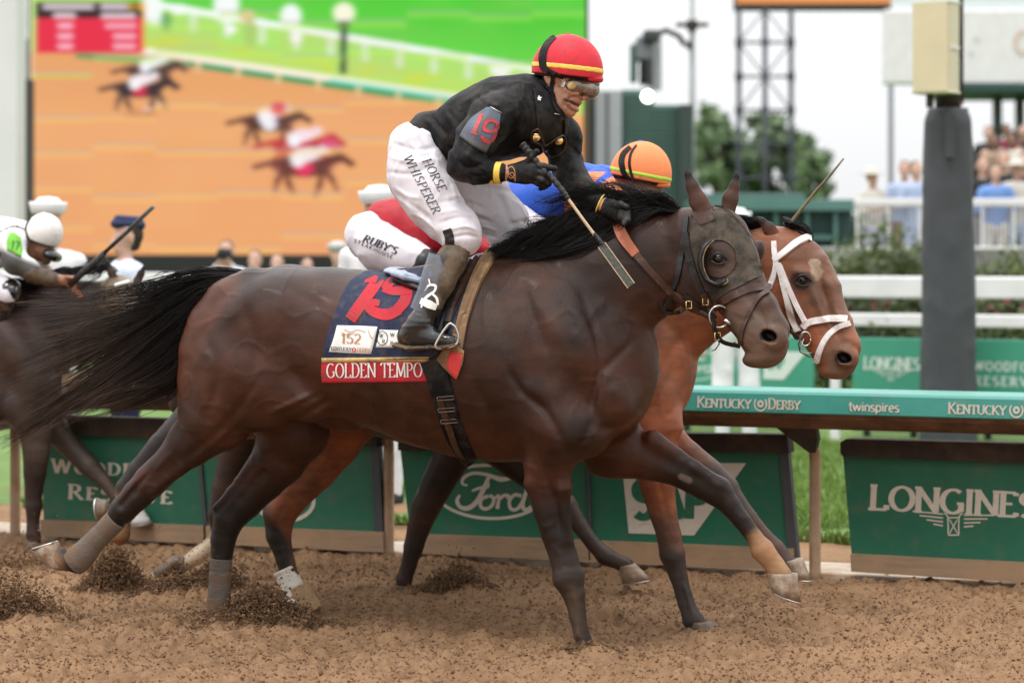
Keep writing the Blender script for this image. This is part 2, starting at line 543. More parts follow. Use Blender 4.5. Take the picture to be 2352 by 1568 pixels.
def ellf(c, r, S, W, Z, R=None):
    x = S - c[0]; y = W - c[1]; z = Z - c[2]
    if R is not None:
        x, y, z = (R[0,0]*x+R[0,1]*y+R[0,2]*z, R[1,0]*x+R[1,1]*y+R[1,2]*z, R[2,0]*x+R[2,1]*y+R[2,2]*z)
    k0 = np.sqrt((x/r[0])**2 + (y/r[1])**2 + (z/r[2])**2)
    k1 = np.sqrt((x/r[0]**2)**2 + (y/r[1]**2)**2 + (z/r[2]**2)**2) + 1e-9
    return k0 * (k0 - 1) / k1, x, y, z

def bvh_of(V, Q):
    return BVHTree.FromPolygons([tuple(v) for v in V], [tuple(int(i) for i in q) for q in Q])

CAMP = Vector((0, CAMY, CAMZ))
class Skin:
    """surface to lay things on: rays from the camera through picture points"""
    def __init__(s, bvhs): s.b = bvhs
    def hit(s, x, y, lift=0.0):
        d = Vector(P(x, y, 1.0)) - CAMP
        L = d.length; d.normalize()
        best = None
        for b in s.b:
            loc, nor, i, dist = b.ray_cast(CAMP, d)
            if loc is not None and (best is None or dist < best[2]): best = (loc, nor, dist)
        if best is None: return None
        n = np.array(best[1])
        if n @ np.array(d) > 0: n = -n
        return np.array(best[0]) + n * lift, n
    def pts(s, XY, lift=0.0):
        """all points; misses take depth of the nearest hit"""
        XY = np.asarray(XY, float)
        out = np.zeros((len(XY), 3)); ok = np.zeros(len(XY), bool); N = np.zeros((len(XY), 3)); dep = np.zeros(len(XY))
        for i, (x, y) in enumerate(XY):
            r = s.hit(x, y)
            if r is not None:
                out[i], N[i] = r; ok[i] = True; dep[i] = r[0][1] - CAMY
        if not ok.any():
            r = None
            for rr in (10, 20, 35, 50, 80):
                for aa in np.linspace(0, 6.2, 12):
                    r = r or s.hit(XY[0, 0] + rr*math.cos(aa), XY[0, 1] + rr*math.sin(aa))
            dd = r[0][1] - CAMY
            for i in range(len(XY)): out[i] = P(XY[i, 0], XY[i, 1], dd); N[i] = (0, -1, 0)
            return out + N * lift, N
        g = np.nonzero(ok)[0]
        for i in np.nonzero(~ok)[0]:
            j = g[np.argmin(((XY[g] - XY[i])**2).sum(1))]
            out[i] = P(XY[i, 0], XY[i, 1], dep[j]); N[i] = (0, -1, 0)
        return out + N * lift, N

def strap(name, skin, poly_px, width, mat, parent, lift=.006, n=8, smooth_depth=True, across=3, curve=True):
    """flat band laid on a surface along a picture polyline"""
    c = catmull(poly_px, n) if curve else np.asarray(poly_px, float)
    T = np.gradient(c, axis=0); T /= np.linalg.norm(T, axis=1)[:, None] + 1e-9
    N2 = np.stack([-T[:, 1], T[:, 0]], 1)
    w = np.asarray([width] * len(c)) if np.isscalar(width) else np.interp(np.linspace(0, 1, len(c)), np.linspace(0, 1, len(width)), width)
    cen, nn = skin.pts(c)
    if smooth_depth:
        d = cen[:, 1] - CAMY
        for _ in range(3):
            d[1:-1] = np.minimum(d[1:-1], (d[:-2] + d[2:]) / 2 * .5 + d[1:-1] * .5)
        cen = np.array([P(x, y, dd) for (x, y), dd in zip(c, d)])
    us = np.linspace(-1, 1, across)
    rows = []
    for u in us:
        e, ne = skin.pts(c + N2 * (w[:, None] / 2 * u))
        d = e[:, 1] - CAMY; dc = cen[:, 1] - CAMY
        d = np.clip(d, dc - .02, dc + .02)
        e = np.array([P(x, y, dd) for (x, y), dd in zip(c + N2 * (w[:, None] / 2 * u), d)])
        rows.append(e)
    R = np.array(rows)                       # across, n, 3
    m = R.shape[1]
    # average normals
    nm = nn.copy()
    for _ in range(4): nm[1:-1] = (nm[:-2] + nm[1:-1] + nm[2:]) / 3
    nm /= np.linalg.norm(nm, axis=1)[:, None] + 1e-9
    top = R + nm[None] * lift
    bot = R - nm[None] * .004
    V = np.concatenate([top.reshape(-1, 3), bot.reshape(-1, 3)])
    A = across; Fs = []
    o = A * m
    for i in range(A - 1):
        for j in range(m - 1):
            Fs.append([i*m+j, i*m+j+1, (i+1)*m+j+1, (i+1)*m+j])
    for j in range(m - 1):
        Fs.append([j+1, j, o+j, o+j+1]); k = (A-1)*m
        Fs.append([k+j, k+j+1, o+k+j+1, o+k+j])
    for i in range(A - 1):
        Fs.append([i*m, (i+1)*m, o+(i+1)*m, o+i*m]); Fs.append([i*m+m-1, o+i*m+m-1, o+(i+1)*m+m-1, (i+1)*m+m-1])
    return mesh(name, V, Fs, mat, parent, smooth=False)

def patch(name, skin, rows_px, mat, parent, lift=.006, nu=24, nv=24, disp=None, thick=.004, relax=3):
    """cloth patch: rows_px is a list of polylines (top to bottom), resampled and laid on the surface"""
    R = []
    for r in rows_px:
        c = catmull(r, 12); L = np.concatenate([[0], np.cumsum(np.linalg.norm(np.diff(c, axis=0), axis=1))])
        t = np.linspace(0, L[-1], nu); R.append(np.stack([np.interp(t, L, c[:, 0]), np.interp(t, L, c[:, 1])], 1))
    R = np.array(R)
    tv = np.linspace(0, len(R) - 1, nv)
    G = np.zeros((nv, nu, 2))
    for j in range(nu):
        c = catmull(R[:, j], 16); G[:, j] = np.stack([np.interp(tv, np.linspace(0, len(R)-1, len(c)), c[:, k]) for k in (0, 1)], 1)
    pts, N = skin.pts(G.reshape(-1, 2))
    D = (pts[:, 1] - CAMY).reshape(nv, nu)
    for _ in range(relax):
        E = np.pad(D, 1, mode='edge'); avg = (E[:-2, 1:-1] + E[2:, 1:-1] + E[1:-1, :-2] + E[1:-1, 2:]) / 4
        D = np.minimum(D, avg * .7 + D * .3)
    D = D - lift
    if disp is not None:
        uu, vv = np.meshgrid(np.linspace(0, 1, nu), np.linspace(0, 1, nv)); D = D - disp(uu, vv)
    Pt = np.array([P(x, y, d) for (x, y), d in zip(G.reshape(-1, 2), D.ravel())])
    Bt = Pt + np.array([0, thick + lift, 0])
    V = np.concatenate([Pt, Bt]); Fs = []; o = nu * nv
    for i in range(nv - 1):
        for j in range(nu - 1):
            Fs.append([i*nu+j, i*nu+j+1, (i+1)*nu+j+1, (i+1)*nu+j][::-1])
    per = [j for j in range(nu)] + [i*nu+nu-1 for i in range(1, nv)] + [(nv-1)*nu+j for j in range(nu-2, -1, -1)] + [i*nu for i in range(nv-2, 0, -1)]
    for a, b in zip(per, per[1:] + per[:1]): Fs.append([a, b, o+b, o+a])
    ob = mesh(name, V, Fs, mat, parent, smooth=True)
    return ob, bvh_of(Pt, [f for f in Fs if max(f) < o])

# ------------------------------------------------------------------ lettering made of strokes
def _arc(cx, cy, rx, ry, a0, a1, n=12):
    t = np.radians(np.linspace(a0, a1, n)); return np.stack([cx + rx*np.cos(t), cy + ry*np.sin(t)], 1).tolist()
GL = {
 'A': (.74, [[(0.02,0),(.36,1)], [(.36,1),(.72,0)], [(.13,.36),(.59,.36)]], [(.02,0),(.72,0)]),
 'B': (.62, [[(.1,0),(.1,1)], [(.1,1),(.3,1)]+_arc(.3,.76,.22,.24,90,-90)+[(.1,.52)], [(.1,.52),(.3,.52)]+_arc(.32,.26,.26,.26,90,-90)+[(.1,0)]], [(.06,0),(.06,1)]),
 'C': (.72, [_arc(.42,.5,.36,.5,50,310,22)], []),
 'D': (.76, [[(.1,0),(.1,1)], [(.1,1),(.28,1)]+_arc(.3,.5,.38,.5,90,-90,16)+[(.1,0)]], [(.06,0),(.06,1)]),
 'E': (.6, [[(.1,0),(.1,1)], [(.1,1),(.52,1)], [(.1,.52),(.42,.52)], [(.1,0),(.55,0)], [(.52,1),(.52,.86)], [(.55,0),(.55,.16)]], [(.06,0),(.06,1)]),
 'F': (.56, [[(.1,0),(.1,1)], [(.1,1),(.52,1)], [(.1,.52),(.42,.52)], [(.52,1),(.52,.86)]], [(.1,0),(.06,1)]),
 'G': (.78, [_arc(.42,.5,.36,.5,50,330,24), [(.7,0.08),(.7,.42)], [(.55,.42),(.78,.42)]], []),
 'H': (.8, [[(.1,0),(.1,1)], [(.7,0),(.7,1)], [(.1,.52),(.7,.52)]], [(.1,0),(.1,1),(.7,0),(.7,1)]),
 'I': (.3, [[(.15,0),(.15,1)]], [(.15,0),(.15,1)]),
 'K': (.74, [[(.1,0),(.1,1)], [(.12,.45),(.6,1)], [(.24,.58),(.68,0)]], [(.1,0),(.1,1),(.6,1),(.68,0)]),
 'L': (.6, [[(.1,0),(.1,1)], [(.1,0),(.55,0)], [(.55,0),(.55,.2)]], [(.1,1),(.06,0)]),
 'M': (.94, [[(.1,0),(.14,1)], [(.14,1),(.46,.06)], [(.46,.06),(.8,1)], [(.8,1),(.84,0)]], [(.1,0),(.12,1),(.84,0),(.82,1)]),
 'N': (.8, [[(.1,0),(.1,1)], [(.1,1),(.7,0)], [(.7,0),(.7,1)]], [(.1,0),(.08,1),(.7,1)]),
 'O': (.84, [_arc(.42,.5,.36,.5,0,360,28)], []),
 'P': (.6, [[(.1,0),(.1,1)], [(.1,1),(.3,1)]+_arc(.3,.74,.24,.26,90,-90)+[(.1,.48)]], [(.1,0),(.06,1)]),
 'R': (.7, [[(.1,0),(.1,1)], [(.1,1),(.3,1)]+_arc(.3,.75,.23,.25,90,-90)+[(.1,.5)], [(.3,.5),(.66,0)]], [(.1,0),(.06,1),(.66,0)]),
 'S': (.6, [_arc(.3,.75,.22,.25,40,270,14)+_arc(.3,.25,.24,.25,90,-140,14)], []),
 'T': (.7, [[(.35,0),(.35,1)], [(.02,1),(.68,1)], [(.02,1),(.02,.84)], [(.68,1),(.68,.84)]], [(.35,0)]),
 'U': (.78, [[(.1,1),(.1,.35)]+_arc(.39,.3,.29,.3,180,360,14)+[(.68,1)]], [(.1,1),(.68,1)]),
 'V': (.74, [[(.03,1),(.37,0)], [(.37,0),(.7,1)]], [(.03,1),(.7,1)]),
 'W': (1.02, [[(.03,1),(.27,0)], [(.27,0),(.51,1)], [(.51,1),(.75,0)], [(.75,0),(.98,1)]], [(.03,1),(.98,1)]),
 'Y': (.72, [[(.03,1),(.36,.48)], [(.7,1),(.36,.48)], [(.36,.48),(.36,0)]], [(.03,1),(.7,1),(.36,0)]),
 "'": (.2, [[(.1,1),(.1,.75)]], []),
 '1': (.42, [[(.24,0),(.24,1)], [(.24,1),(.06,.8)]], [(.24,0)]),
 '2': (.6, [_arc(.3,.72,.24,.28,160,-30,14)+[(.06,0)], [(.06,0),(.56,0)]], []),
 '5': (.6, [[(.52,1),(.14,1)], [(.14,1),(.1,.55)], [(.1,.55)]+_arc(.28,.31,.26,.31,110,-150,16)], []),
 '7': (.6, [[(.04,1),(.54,1)], [(.54,1),(.22,0)]], []),
 '9': (.6, [_arc(.3,.7,.22,.3,0,360,20), [(.52,.72),(.5,.3),(.38,.05),(.12,0)]], []),
 '0': (.6, [_arc(.3,.5,.22,.5,0,360,24)], []),
 't': (.40, [[(.2,1.0),(.2,.12),(.3,.02),(.38,.03)], [(.02,.7),(.38,.7)]], []),
 'w': (.86, [[(.04,.7),(.22,0)], [(.22,0),(.42,.7)], [(.42,.7),(.62,0)], [(.62,0),(.82,.7)]], []),
 'i': (.24, [[(.12,0),(.12,.7)], [(.12,.88),(.12,1)]], []),
 'n': (.58, [[(.1,0),(.1,.7)], [(.1,.45)]+_arc(.3,.45,.2,.25,170,0,8)+[(.5,0)]], []),
 's': (.46, [_arc(.23,.53,.16,.17,40,270,10)+_arc(.23,.18,.18,.18,90,-140,10)], []),
 'p': (.60, [[(.1,-.3),(.1,.7)], _arc(.32,.35,.22,.35,170,-170,16)], []),
 'r': (.40, [[(.1,0),(.1,.7)], [(.1,.45)]+_arc(.3,.47,.2,.23,170,70,6)], []),
 'e': (.58, [[(.08,.37),(.5,.37)]+_arc(.29,.35,.21,.35,0,310,18)], []),
 'd': (.60, [[(.5,0),(.5,1)], _arc(.28,.35,.22,.35,10,350,16)], []),
 'a': (.56, [[(.48,0),(.48,.7)], _arc(.26,.35,.2,.35,10,350,16)], []),
 ' ': (.36, [], []), '.': (.22, [[(.1,0),(.1,.08)]], []),
}
def strokes2d(text, thick=.16, thin=.06, serif=True, gap=.10, smallcaps=0.0, slant=0.0, step=.12):
    """list of (center polyline, widths); returns quads in 2d: verts, faces and total width"""
    V = []; Fs = []; x = 0.0
    def ribbon(pts, w):
        pts = np.asarray(pts, float)
        L = np.concatenate([[0], np.cumsum(np.linalg.norm(np.diff(pts, axis=0), axis=1))])
        n = max(2, int(math.ceil(L[-1] / step)) + 1, len(pts) if len(pts) > 3 else 2)
        t = np.linspace(0, L[-1], n); q = np.stack([np.interp(t, L, pts[:, 0]), np.interp(t, L, pts[:, 1])], 1)
        T = np.gradient(q, axis=0); T /= np.linalg.norm(T, axis=1)[:, None] + 1e-9
        N = np.stack([-T[:, 1], T[:, 0]], 1)
        ww = (w if w is not None else (thin + (thick - thin) * np.abs(T[:, 1])**1.5)) * np.ones(len(q))
        b = len(V)
        for i in range(len(q)):
            V.append(q[i] + N[i]*ww[i]/2); V.append(q[i] - N[i]*ww[i]/2)
        for i in range(len(q) - 1):
            Fs.append([b+2*i, b+2*i+1, b+2*i+3, b+2*i+2])
    for i, ch in enumerate(text):
        g = GL.get(ch)
        sc = 1.0
        if smallcaps and i > 0 and text[i-1] != ' ' : sc = smallcaps
        if g is None: x += .4; continue
        for st in g[1]:
            ribbon([(x + p[0]*sc, p[1]*sc) for p in st], None)
        if serif:
            for (sx, sy) in g[2]:
                ribbon([(x + (sx - .12)*sc, sy*sc), (x + (sx + .12)*sc, sy*sc)], thin * 1.1)
        x += (g[0] + gap) * sc
    V = np.array(V)
    if slant: V[:, 0] += V[:, 1] * slant
    return V, Fs, x - gap

def flat_text(name, text, org, ux, uy, height, mat, parent, width=None, lift=.004, nrm=(0, -1, 0), **kw):
    """text on a plane: org lower-left world point, ux, uy unit vectors"""
    V, Fs, w = strokes2d(text, **kw)
    sx = height if width is None else width / w
    V = V.copy()
    W = np.asarray(org) + V[:, :1] * sx * np.asarray(ux) + V[:, 1:2] * height * np.asarray(uy) + np.asarray(nrm) * lift
    # overlapping strokes: nudge each stroke so no two lie in one plane
    W = W + np.asarray(nrm) * (np.arange(len(W))[:, None] // 2 % 7) * 0.00015
    return mesh(name, W, Fs, mat, parent, smooth=False)

def skin_text(name, skin, V2, Fs, mapf, mat, parent, lift=.003):
    """2d text laid on a surface; mapf turns (x,y) text units into picture points"""
    XY = np.array([mapf(x, y) for x, y in V2])
    pts, N = skin.pts(XY)
    W = np.array([p + np.array([0, -1, 0]) * lift for p in pts]) - np.array([0, 1, 0]) * ((np.arange(len(pts))[:, None] // 2 % 5) * 0.0002)
    return mesh(name, W, Fs, mat, parent, smooth=False)

def lin(x0, y0, x1, y1, h, w):
    """map: text baseline from (x0,y0) to (x1,y1) in picture units, cap height h (perpendicular, upwards), text width w"""
    ux = np.array([x1 - x0, y1 - y0]) / w
    n = np.array([(y1 - y0), -(x1 - x0)]); n = n / np.linalg.norm(n) * h
    return lambda x, y: (x0 + ux[0]*x + n[0]*y, y0 + ux[1]*x + n[1]*y)

def ribbon2d(pts, w, n=6, closed=False):
    c = catmull(pts, n)
    T = np.gradient(c, axis=0); T /= np.linalg.norm(T, axis=1)[:, None] + 1e-9
    N = np.stack([-T[:, 1], T[:, 0]], 1)
    ww = np.interp(np.linspace(0, 1, len(c)), np.linspace(0, 1, len(np.atleast_1d(w))), np.atleast_1d(w))
    V = np.empty((2*len(c), 2)); V[0::2] = c + N*ww[:, None]/2; V[1::2] = c - N*ww[:, None]/2
    Fs = [[2*i, 2*i+1, 2*i+3, 2*i+2] for i in range(len(c) - 1)]
    return V, Fs
def join2d(parts):
    V = []; Fs = []; n = 0
    for v, f in parts:
        V.append(v); Fs += [[i + n for i in q] for q in f]; n += len(v)
    return np.concatenate(V), Fs

def crease_fn(fr, lines, base=None):
    def fn(S, W, Z):
        L = np.stack([S, -np.abs(W), Z], -1); w = fr.W(L); d = w[:, 1]-CAMY
        x = CX + w[:, 0]/d*F; y = HY + (CAMZ-w[:, 2])/d*F
        out = base(S, W, Z) if base else np.zeros(len(S))
        side = sstep(.04, .10, np.abs(W))
        for pl, wd, dep in lines:
            c = catmull(pl, 4); best = np.full(len(x), 1e9); tt = np.zeros(len(x)); n = len(c)-1
            lo = c.min(0)-3*wd; hi = c.max(0)+3*wd
            m = (x > lo[0]) & (x < hi[0]) & (y > lo[1]) & (y < hi[1]); xm, ym = x[m], y[m]
            if not m.any(): continue
            bm = np.full(len(xm), 1e9); tm = np.zeros(len(xm))
            for i in range(n):
                a, b = c[i], c[i+1]; ab = b-a; t = np.clip(((xm-a[0])*ab[0]+(ym-a[1])*ab[1])/(ab@ab+1e-9), 0, 1)
                q = np.hypot(xm-a[0]-t*ab[0], ym-a[1]-t*ab[1]); u = q < bm; bm[u] = q[u]; tm[u] = (i+t[u])/n
            out[m] += dep*np.exp(-(bm/wd)**2)*np.clip(np.sin(np.pi*np.clip(tm*.9+.05, 0, 1))*1.6, 0, 1)*side[m]
        return out
    return fn

# ------------------------------------------------------------------ hair
def strands(name, paths, r0, mat, parent, col=None, sides=3):
    """paths (N,S,3) world; r0 (N,) root radius; tapering 3-sided tubes"""
    N, S, _ = paths.shape
    T = np.gradient(paths, axis=1); T /= np.linalg.norm(T, axis=2)[..., None] + 1e-9
    ref = np.array([0.3, 1.0, 0.2])
    X = np.cross(T, ref); X /= np.linalg.norm(X, axis=2)[..., None] + 1e-9
    Y = np.cross(T, X)
    tp = np.linspace(0, 1, S); prof = np.clip(1 - tp**2.4 * .8, .15, 1)
    R = r0[:, None] * prof[None]
    a = np.linspace(0, 2*np.pi, sides, endpoint=False)
    V = paths[:, :, None, :] + R[:, :, None, None] * (np.cos(a)[None, None, :, None] * X[:, :, None] + np.sin(a)[None, None, :, None] * Y[:, :, None])
    V = V.reshape(-1, 3)
    base = (np.arange(N)[:, None, None] * S * sides + np.arange(S - 1)[None, :, None] * sides)
    j = np.arange(sides)[None, None]; k = (j + 1) % sides
    Q = np.stack([base + j, base + k, base + sides + k, base + sides + j], -1).reshape(-1, 4)
    c = None
    if col is not None:
        c = np.repeat(col.reshape(N * S, 3), sides, axis=0)
    return mesh(name, V, Q, mat, parent, smooth=True, col=c)

def guide_hair(fr, guides, n, S=16, jit=6, wob=5, lw=.03, rad=.0011, k=3, seed=1, tip=(.75, 1.0), lock=12):
    """guides: list of list of (px,py,off). strands interpolate neighbouring guides"""
    r = np.random.default_rng(seed)
    G = np.array([catmull(g, 8)[np.linspace(0, (len(g)-1)*8, S).astype(int)] for g in guides])
    out = np.zeros((n, S, 3))
    tt = np.linspace(0, 1, S)
    for i in range(n):
        if i % lock == 0: lu = r.random(); lo_ = r.normal(size=3); lph = r.random(4)*6.28; le = r.random()
        u = np.clip(lu + r.normal()*.012, 0, .9999) * (len(G) - 1); a = int(u); f = u - a
        g = G[a] * (1 - f) + G[a + 1] * f
        e = tip[0] + (tip[1] - tip[0]) * np.clip(le + r.normal()*.12, 0, 1)
        t2 = tt * e
        g = np.stack([np.interp(t2, tt, g[:, q]) for q in range(3)], 1)
        o = (.8*lo_ + .38*r.normal(size=3)) * np.array([jit, jit, lw])
        ph = lph + r.normal(size=4)*.35; am = wob * tt**1.3
        g[:, 0] += o[0] * (.35 + .65*tt) + am * np.sin(ph[0] + tt * (3 + 5*ph[2] / 6.28))
        g[:, 1] += o[1] * (.35 + .65*tt) + am * np.sin(ph[1] + tt * (3 + 5*ph[3] / 6.28))
        g[:, 2] += o[2] * (.4 + .6*tt)
        out[i] = g
    W = np.zeros_like(out)
    for i in range(n):
        for j in range(S):
            W[i, j] = fr.w3(out[i, j, 0], out[i, j, 1], out[i, j, 2])
    return W, out

def folds(amp, f=10, seed=0, st=(1, 1, 1)):
    def fn(S, W, Z):
        a = fbm(S*f*st[0]+seed, W*f*st[1], Z*f*st[2]+seed, 3)
        r = 1 - np.abs(fbm(S*f*.7*st[0]+seed+5, W*f*.7*st[1], Z*f*.7*st[2], 3))*2.6
        r2 = 1 - np.abs(vnoise(S*f*1.9*st[0]+seed+15, W*f*1.5*st[1], Z*f*1.7*st[2]))*4
        return amp*(a*.5 + np.clip(r, 0, 1)**1.3*.9 + np.clip(r2, 0, 1)*.35)
    return fn

# ------------------------------------------------------------------ ground
EM = {}
def pxground(x, y):
    d = gdepth(y); w = P(x, y, d); return w[0], w[1]
PRINTS = [pxground(x_, y_) for x_, y_ in ((250,1480),(420,1520),(760,1500),(900,1470),(1080,1530),(1180,1455),(1500,1520),(1720,1490),(1900,1440),(2050,1530),(2200,1450),(1950,1390),(1400,1420),(330,1440),(120,1500),(1650,1550))]
MOUNDS = [(*pxground(590, 1432), .26, .16, .085), (*pxground(1050, 1356), .20, .14, .045), (*pxground(262, 1345), .20, .14, .06),
          (*pxground(40, 1415), .24, .2, .05), (*pxground(420, 1375), .28, .12, .03), (*pxground(1370, 1498), .10, .08, .03), (*pxground(830, 1405), .3, .2, .02), (*pxground(1620, 1452), .16,.1,.02)]
def gheight(X, Y):
    h = .018*fbm(X*1.6, Y*1.1, 0, 3) + .016*fbm(X*6, Y*4, 3, 3) + .019*np.abs(fbm(X*15, Y*9, 7, 3)) + .016*fbm(X*36, Y*24, 9, 2)
    r = np.zeros_like(h)
    for (mx, my, sx, sy, a) in MOUNDS:
        g = np.exp(-((X-mx)/sx)**2 - ((Y-my)/sy)**2)
        r = r + a*g*(1+.5*fbm(X*14, Y*14, 5, 3))
    for i, (mx, my) in enumerate(PRINTS):
        q = np.hypot((X-mx)/(.075+.01*(i%3)), (Y-my)/.085); r = r - .030*np.exp(-q**4) + .020*np.exp(-((q-1.35)/.35)**2)*(.6+.5*fbm(X*9, Y*9, i, 2))
    return h + r - .012
def dirt_material():
    m = bpy.data.materials.new('track_dirt'); m.use_nodes = True
    n = m.node_tree.nodes; l = m.node_tree.links; b = n['Principled BSDF']; b.inputs['Roughness'].default_value = .95; b.inputs['Specular IOR Level'].default_value = .2
    tc = n.new('ShaderNodeTexCoord')
    def noise(s, d=8, r=.65):
        q = n.new('ShaderNodeTexNoise'); q.inputs['Scale'].default_value = s; q.inputs['Detail'].default_value = d; q.inputs['Roughness'].default_value = r
        l.new(tc.outputs['Object'], q.inputs['Vector']); return q
    a = noise(1.1, 5); c = noise(26, 8, .75)
    r1 = n.new('ShaderNodeValToRGB'); r1.color_ramp.elements[0].position = .30; r1.color_ramp.elements[0].color = (.108, .060, .033, 1)
    r1.color_ramp.elements[1].position = .72; r1.color_ramp.elements[1].color = (.335, .200, .110, 1)
    e = r1.color_ramp.elements.new(.5); e.color = (.238, .139, .075, 1)
    mx = n.new('ShaderNodeMix'); mx.data_type = 'FLOAT'; mx.inputs[0].default_value = .45
    l.new(c.outputs['Fac'], mx.inputs[2]); l.new(a.outputs['Fac'], mx.inputs[3]); l.new(mx.outputs[0], r1.inputs[0])
    sp = noise(75, 4, .6); mr = n.new('ShaderNodeMapRange'); mr.inputs['From Min'].default_value = .64; mr.inputs['From Max'].default_value = .74
    l.new(sp.outputs['Fac'], mr.inputs['Value'])
    m2 = n.new('ShaderNodeMix'); m2.data_type = 'RGBA'; l.new(mr.outputs[0], m2.inputs[0]); l.new(r1.outputs[0], m2.inputs[6]); m2.inputs[7].default_value = (.080, .045, .026, 1)
    l.new(m2.outputs[2], b.inputs['Base Color'])
    nb = noise(120, 6, .7); bp = n.new('ShaderNodeBump'); bp.inputs['Strength'].default_value = .7; bp.inputs['Distance'].default_value = .006
    l.new(nb.outputs['Fac'], bp.inputs['Height']); l.new(bp.outputs[0], b.inputs['Normal'])
    return m
M['dirt'] = dirt_material()
M['clod'] = pm('dirt_clods', (.150, .088, .048), .95, .6, 40, .4, 120, spec=.15)
M['clodl'] = pm('light_dirt_crumbs', (.20, .115, .064), .95, .4, 40, .4, 120, spec=.15)

def grid_sheet(name, xs, ys, fn, mat, kind='structure'):
    X, Y = np.meshgrid(xs, ys); Z = fn(X, Y)
    V = np.stack([X, Y, Z], -1).reshape(-1, 3); nx = len(xs); ny = len(ys)
    i = np.arange(ny-1)[:, None]*nx + np.arange(nx-1)[None]
    Q = np.stack([i, i+1, i+nx+1, i+nx], -1).reshape(-1, 4)
    o = mesh(name, V, Q, mat, None, True); o['kind'] = kind; return o
# rail line in plan
frR = Fr(12.54, 22.1, 0)
def roff(X, Y):  # signed distance behind the rail line
    return (X - frR.o[0])*frR.e2[0] + (Y - frR.o[1])*frR.e2[1]
xs = np.concatenate([np.linspace(-60, -3.3, 24)[:-1], np.arange(-3.3, 3.3, .0115), np.linspace(3.3, 60, 24)])
ys = np.concatenate([np.linspace(-40, -1.5, 20)[:-1], np.arange(-1.5, 1.6, .0115), np.arange(1.6, 5.2, .03), np.linspace(5.2, 60, 12)])
def trackz(X, Y):
    f = sstep(3.6, 3.0, np.abs(X))*sstep(5.4, 4.6, Y)*sstep(-1.8, -1.4, Y)
    z = gheight(X, Y)*f
    ro = roff(X, Y)
    return np.where(ro > .05, -.03, z) * 1.0 - np.where(ro > .6, .05, 0)
track = grid_sheet('track', xs, ys, trackz, M['dirt'])

M['grass'] = pm('grass_ground', (.10, .17, .035), .9, .35, 1.6, .4, 60)
def verge(X, Y):
    return .0 + .02*fbm(X*1.2, Y*1.2, 1, 3)*sstep(.3, 1.0, roff(X, Y)) + 0*X
def strip(name, o0, o1, z, mat, n=2, s0=-60, s1=60, zf=None):
    S = np.linspace(s0, s1, 160); O = np.linspace(o0, o1, n)
    L = np.array([[[s, o, z] for s in S] for o in O]); W = frR.W(L)
    if zf is not None: W[..., 2] += zf(W[..., 0], W[..., 1])
    V = W.reshape(-1, 3); nx = len(S); i = np.arange(n-1)[:, None]*nx + np.arange(nx-1)[None]
    Q = np.stack([i, i+1, i+nx+1, i+nx], -1).reshape(-1, 4); o = mesh(name, V, Q, mat, None, True); o['kind'] = 'structure'; return o
strip('dirt_verge', .42, 2.2, .004, M['dirt'], 20, -12, 12, lambda X, Y: .02*fbm(X*3, Y*3, 2, 3))
S_ = strip('infield_grass', 1.25, 400, .012, M['grass'], 60, -400, 400)
kb = MB(); c0 = frR.W(np.array([0, .21, -.02])); kb.box(c0, (60, .40, .07), [frR.e1, frR.e2, frR.ez], bev=.006)
kerb = kb.build('kerb', pm('pale_concrete', (.52,.43,.33), .85, .18, 6, .2, 80, dirt=((.34,.20,.11), .42, 5)))
kerb['kind'] = 'structure'

def blades(name, n, region, h, mat, kind='stuff', seed=0, w=.006):
    r = np.random.default_rng(seed); X, Y, Z0 = region(r, n)
    n = len(X); a = r.random(n)*6.28; hh = h*(.5+r.random(n)); lx = r.normal(size=n)*hh*.35; ly = r.normal(size=n)*hh*.35
    ca, sa = np.cos(a)*w, np.sin(a)*w
    V = np.stack([np.stack([X-ca, Y-sa, Z0], -1), np.stack([X+ca, Y+sa, Z0], -1), np.stack([X+lx*.4+ca*.5, Y+ly*.4+sa*.5, Z0+hh*.6], -1), np.stack([X+lx, Y+ly, Z0+hh], -1)], 1).reshape(-1, 3)
    b = np.arange(n)*4; Q = np.concatenate([np.stack([b, b+1, b+2], -1), np.stack([b, b+2, b+3], -1)])
    o = mesh(name, V, Q, mat, None, True); o['kind'] = kind; return o
def reg(r, n):
    s = r.uniform(-3.6, 3.6, n); o = 1.15 + 6.5*r.random(n)**1.8; t = fbm(s*1.4, o*1.4, 0, 3)
    k = (t > -.25) | (o > 2.5); s, o = s[k], o[k]
    W = frR.W(np.stack([s, o, 0*s], -1)); return W[:, 0], W[:, 1], W[:, 2]+.01
M['blade'] = pm('grass_blades', (.14, .22, .045), .7, .4, 3, spec=.3)
blades('grass_tufts', 60000, reg, .055, M['blade'], seed=3)

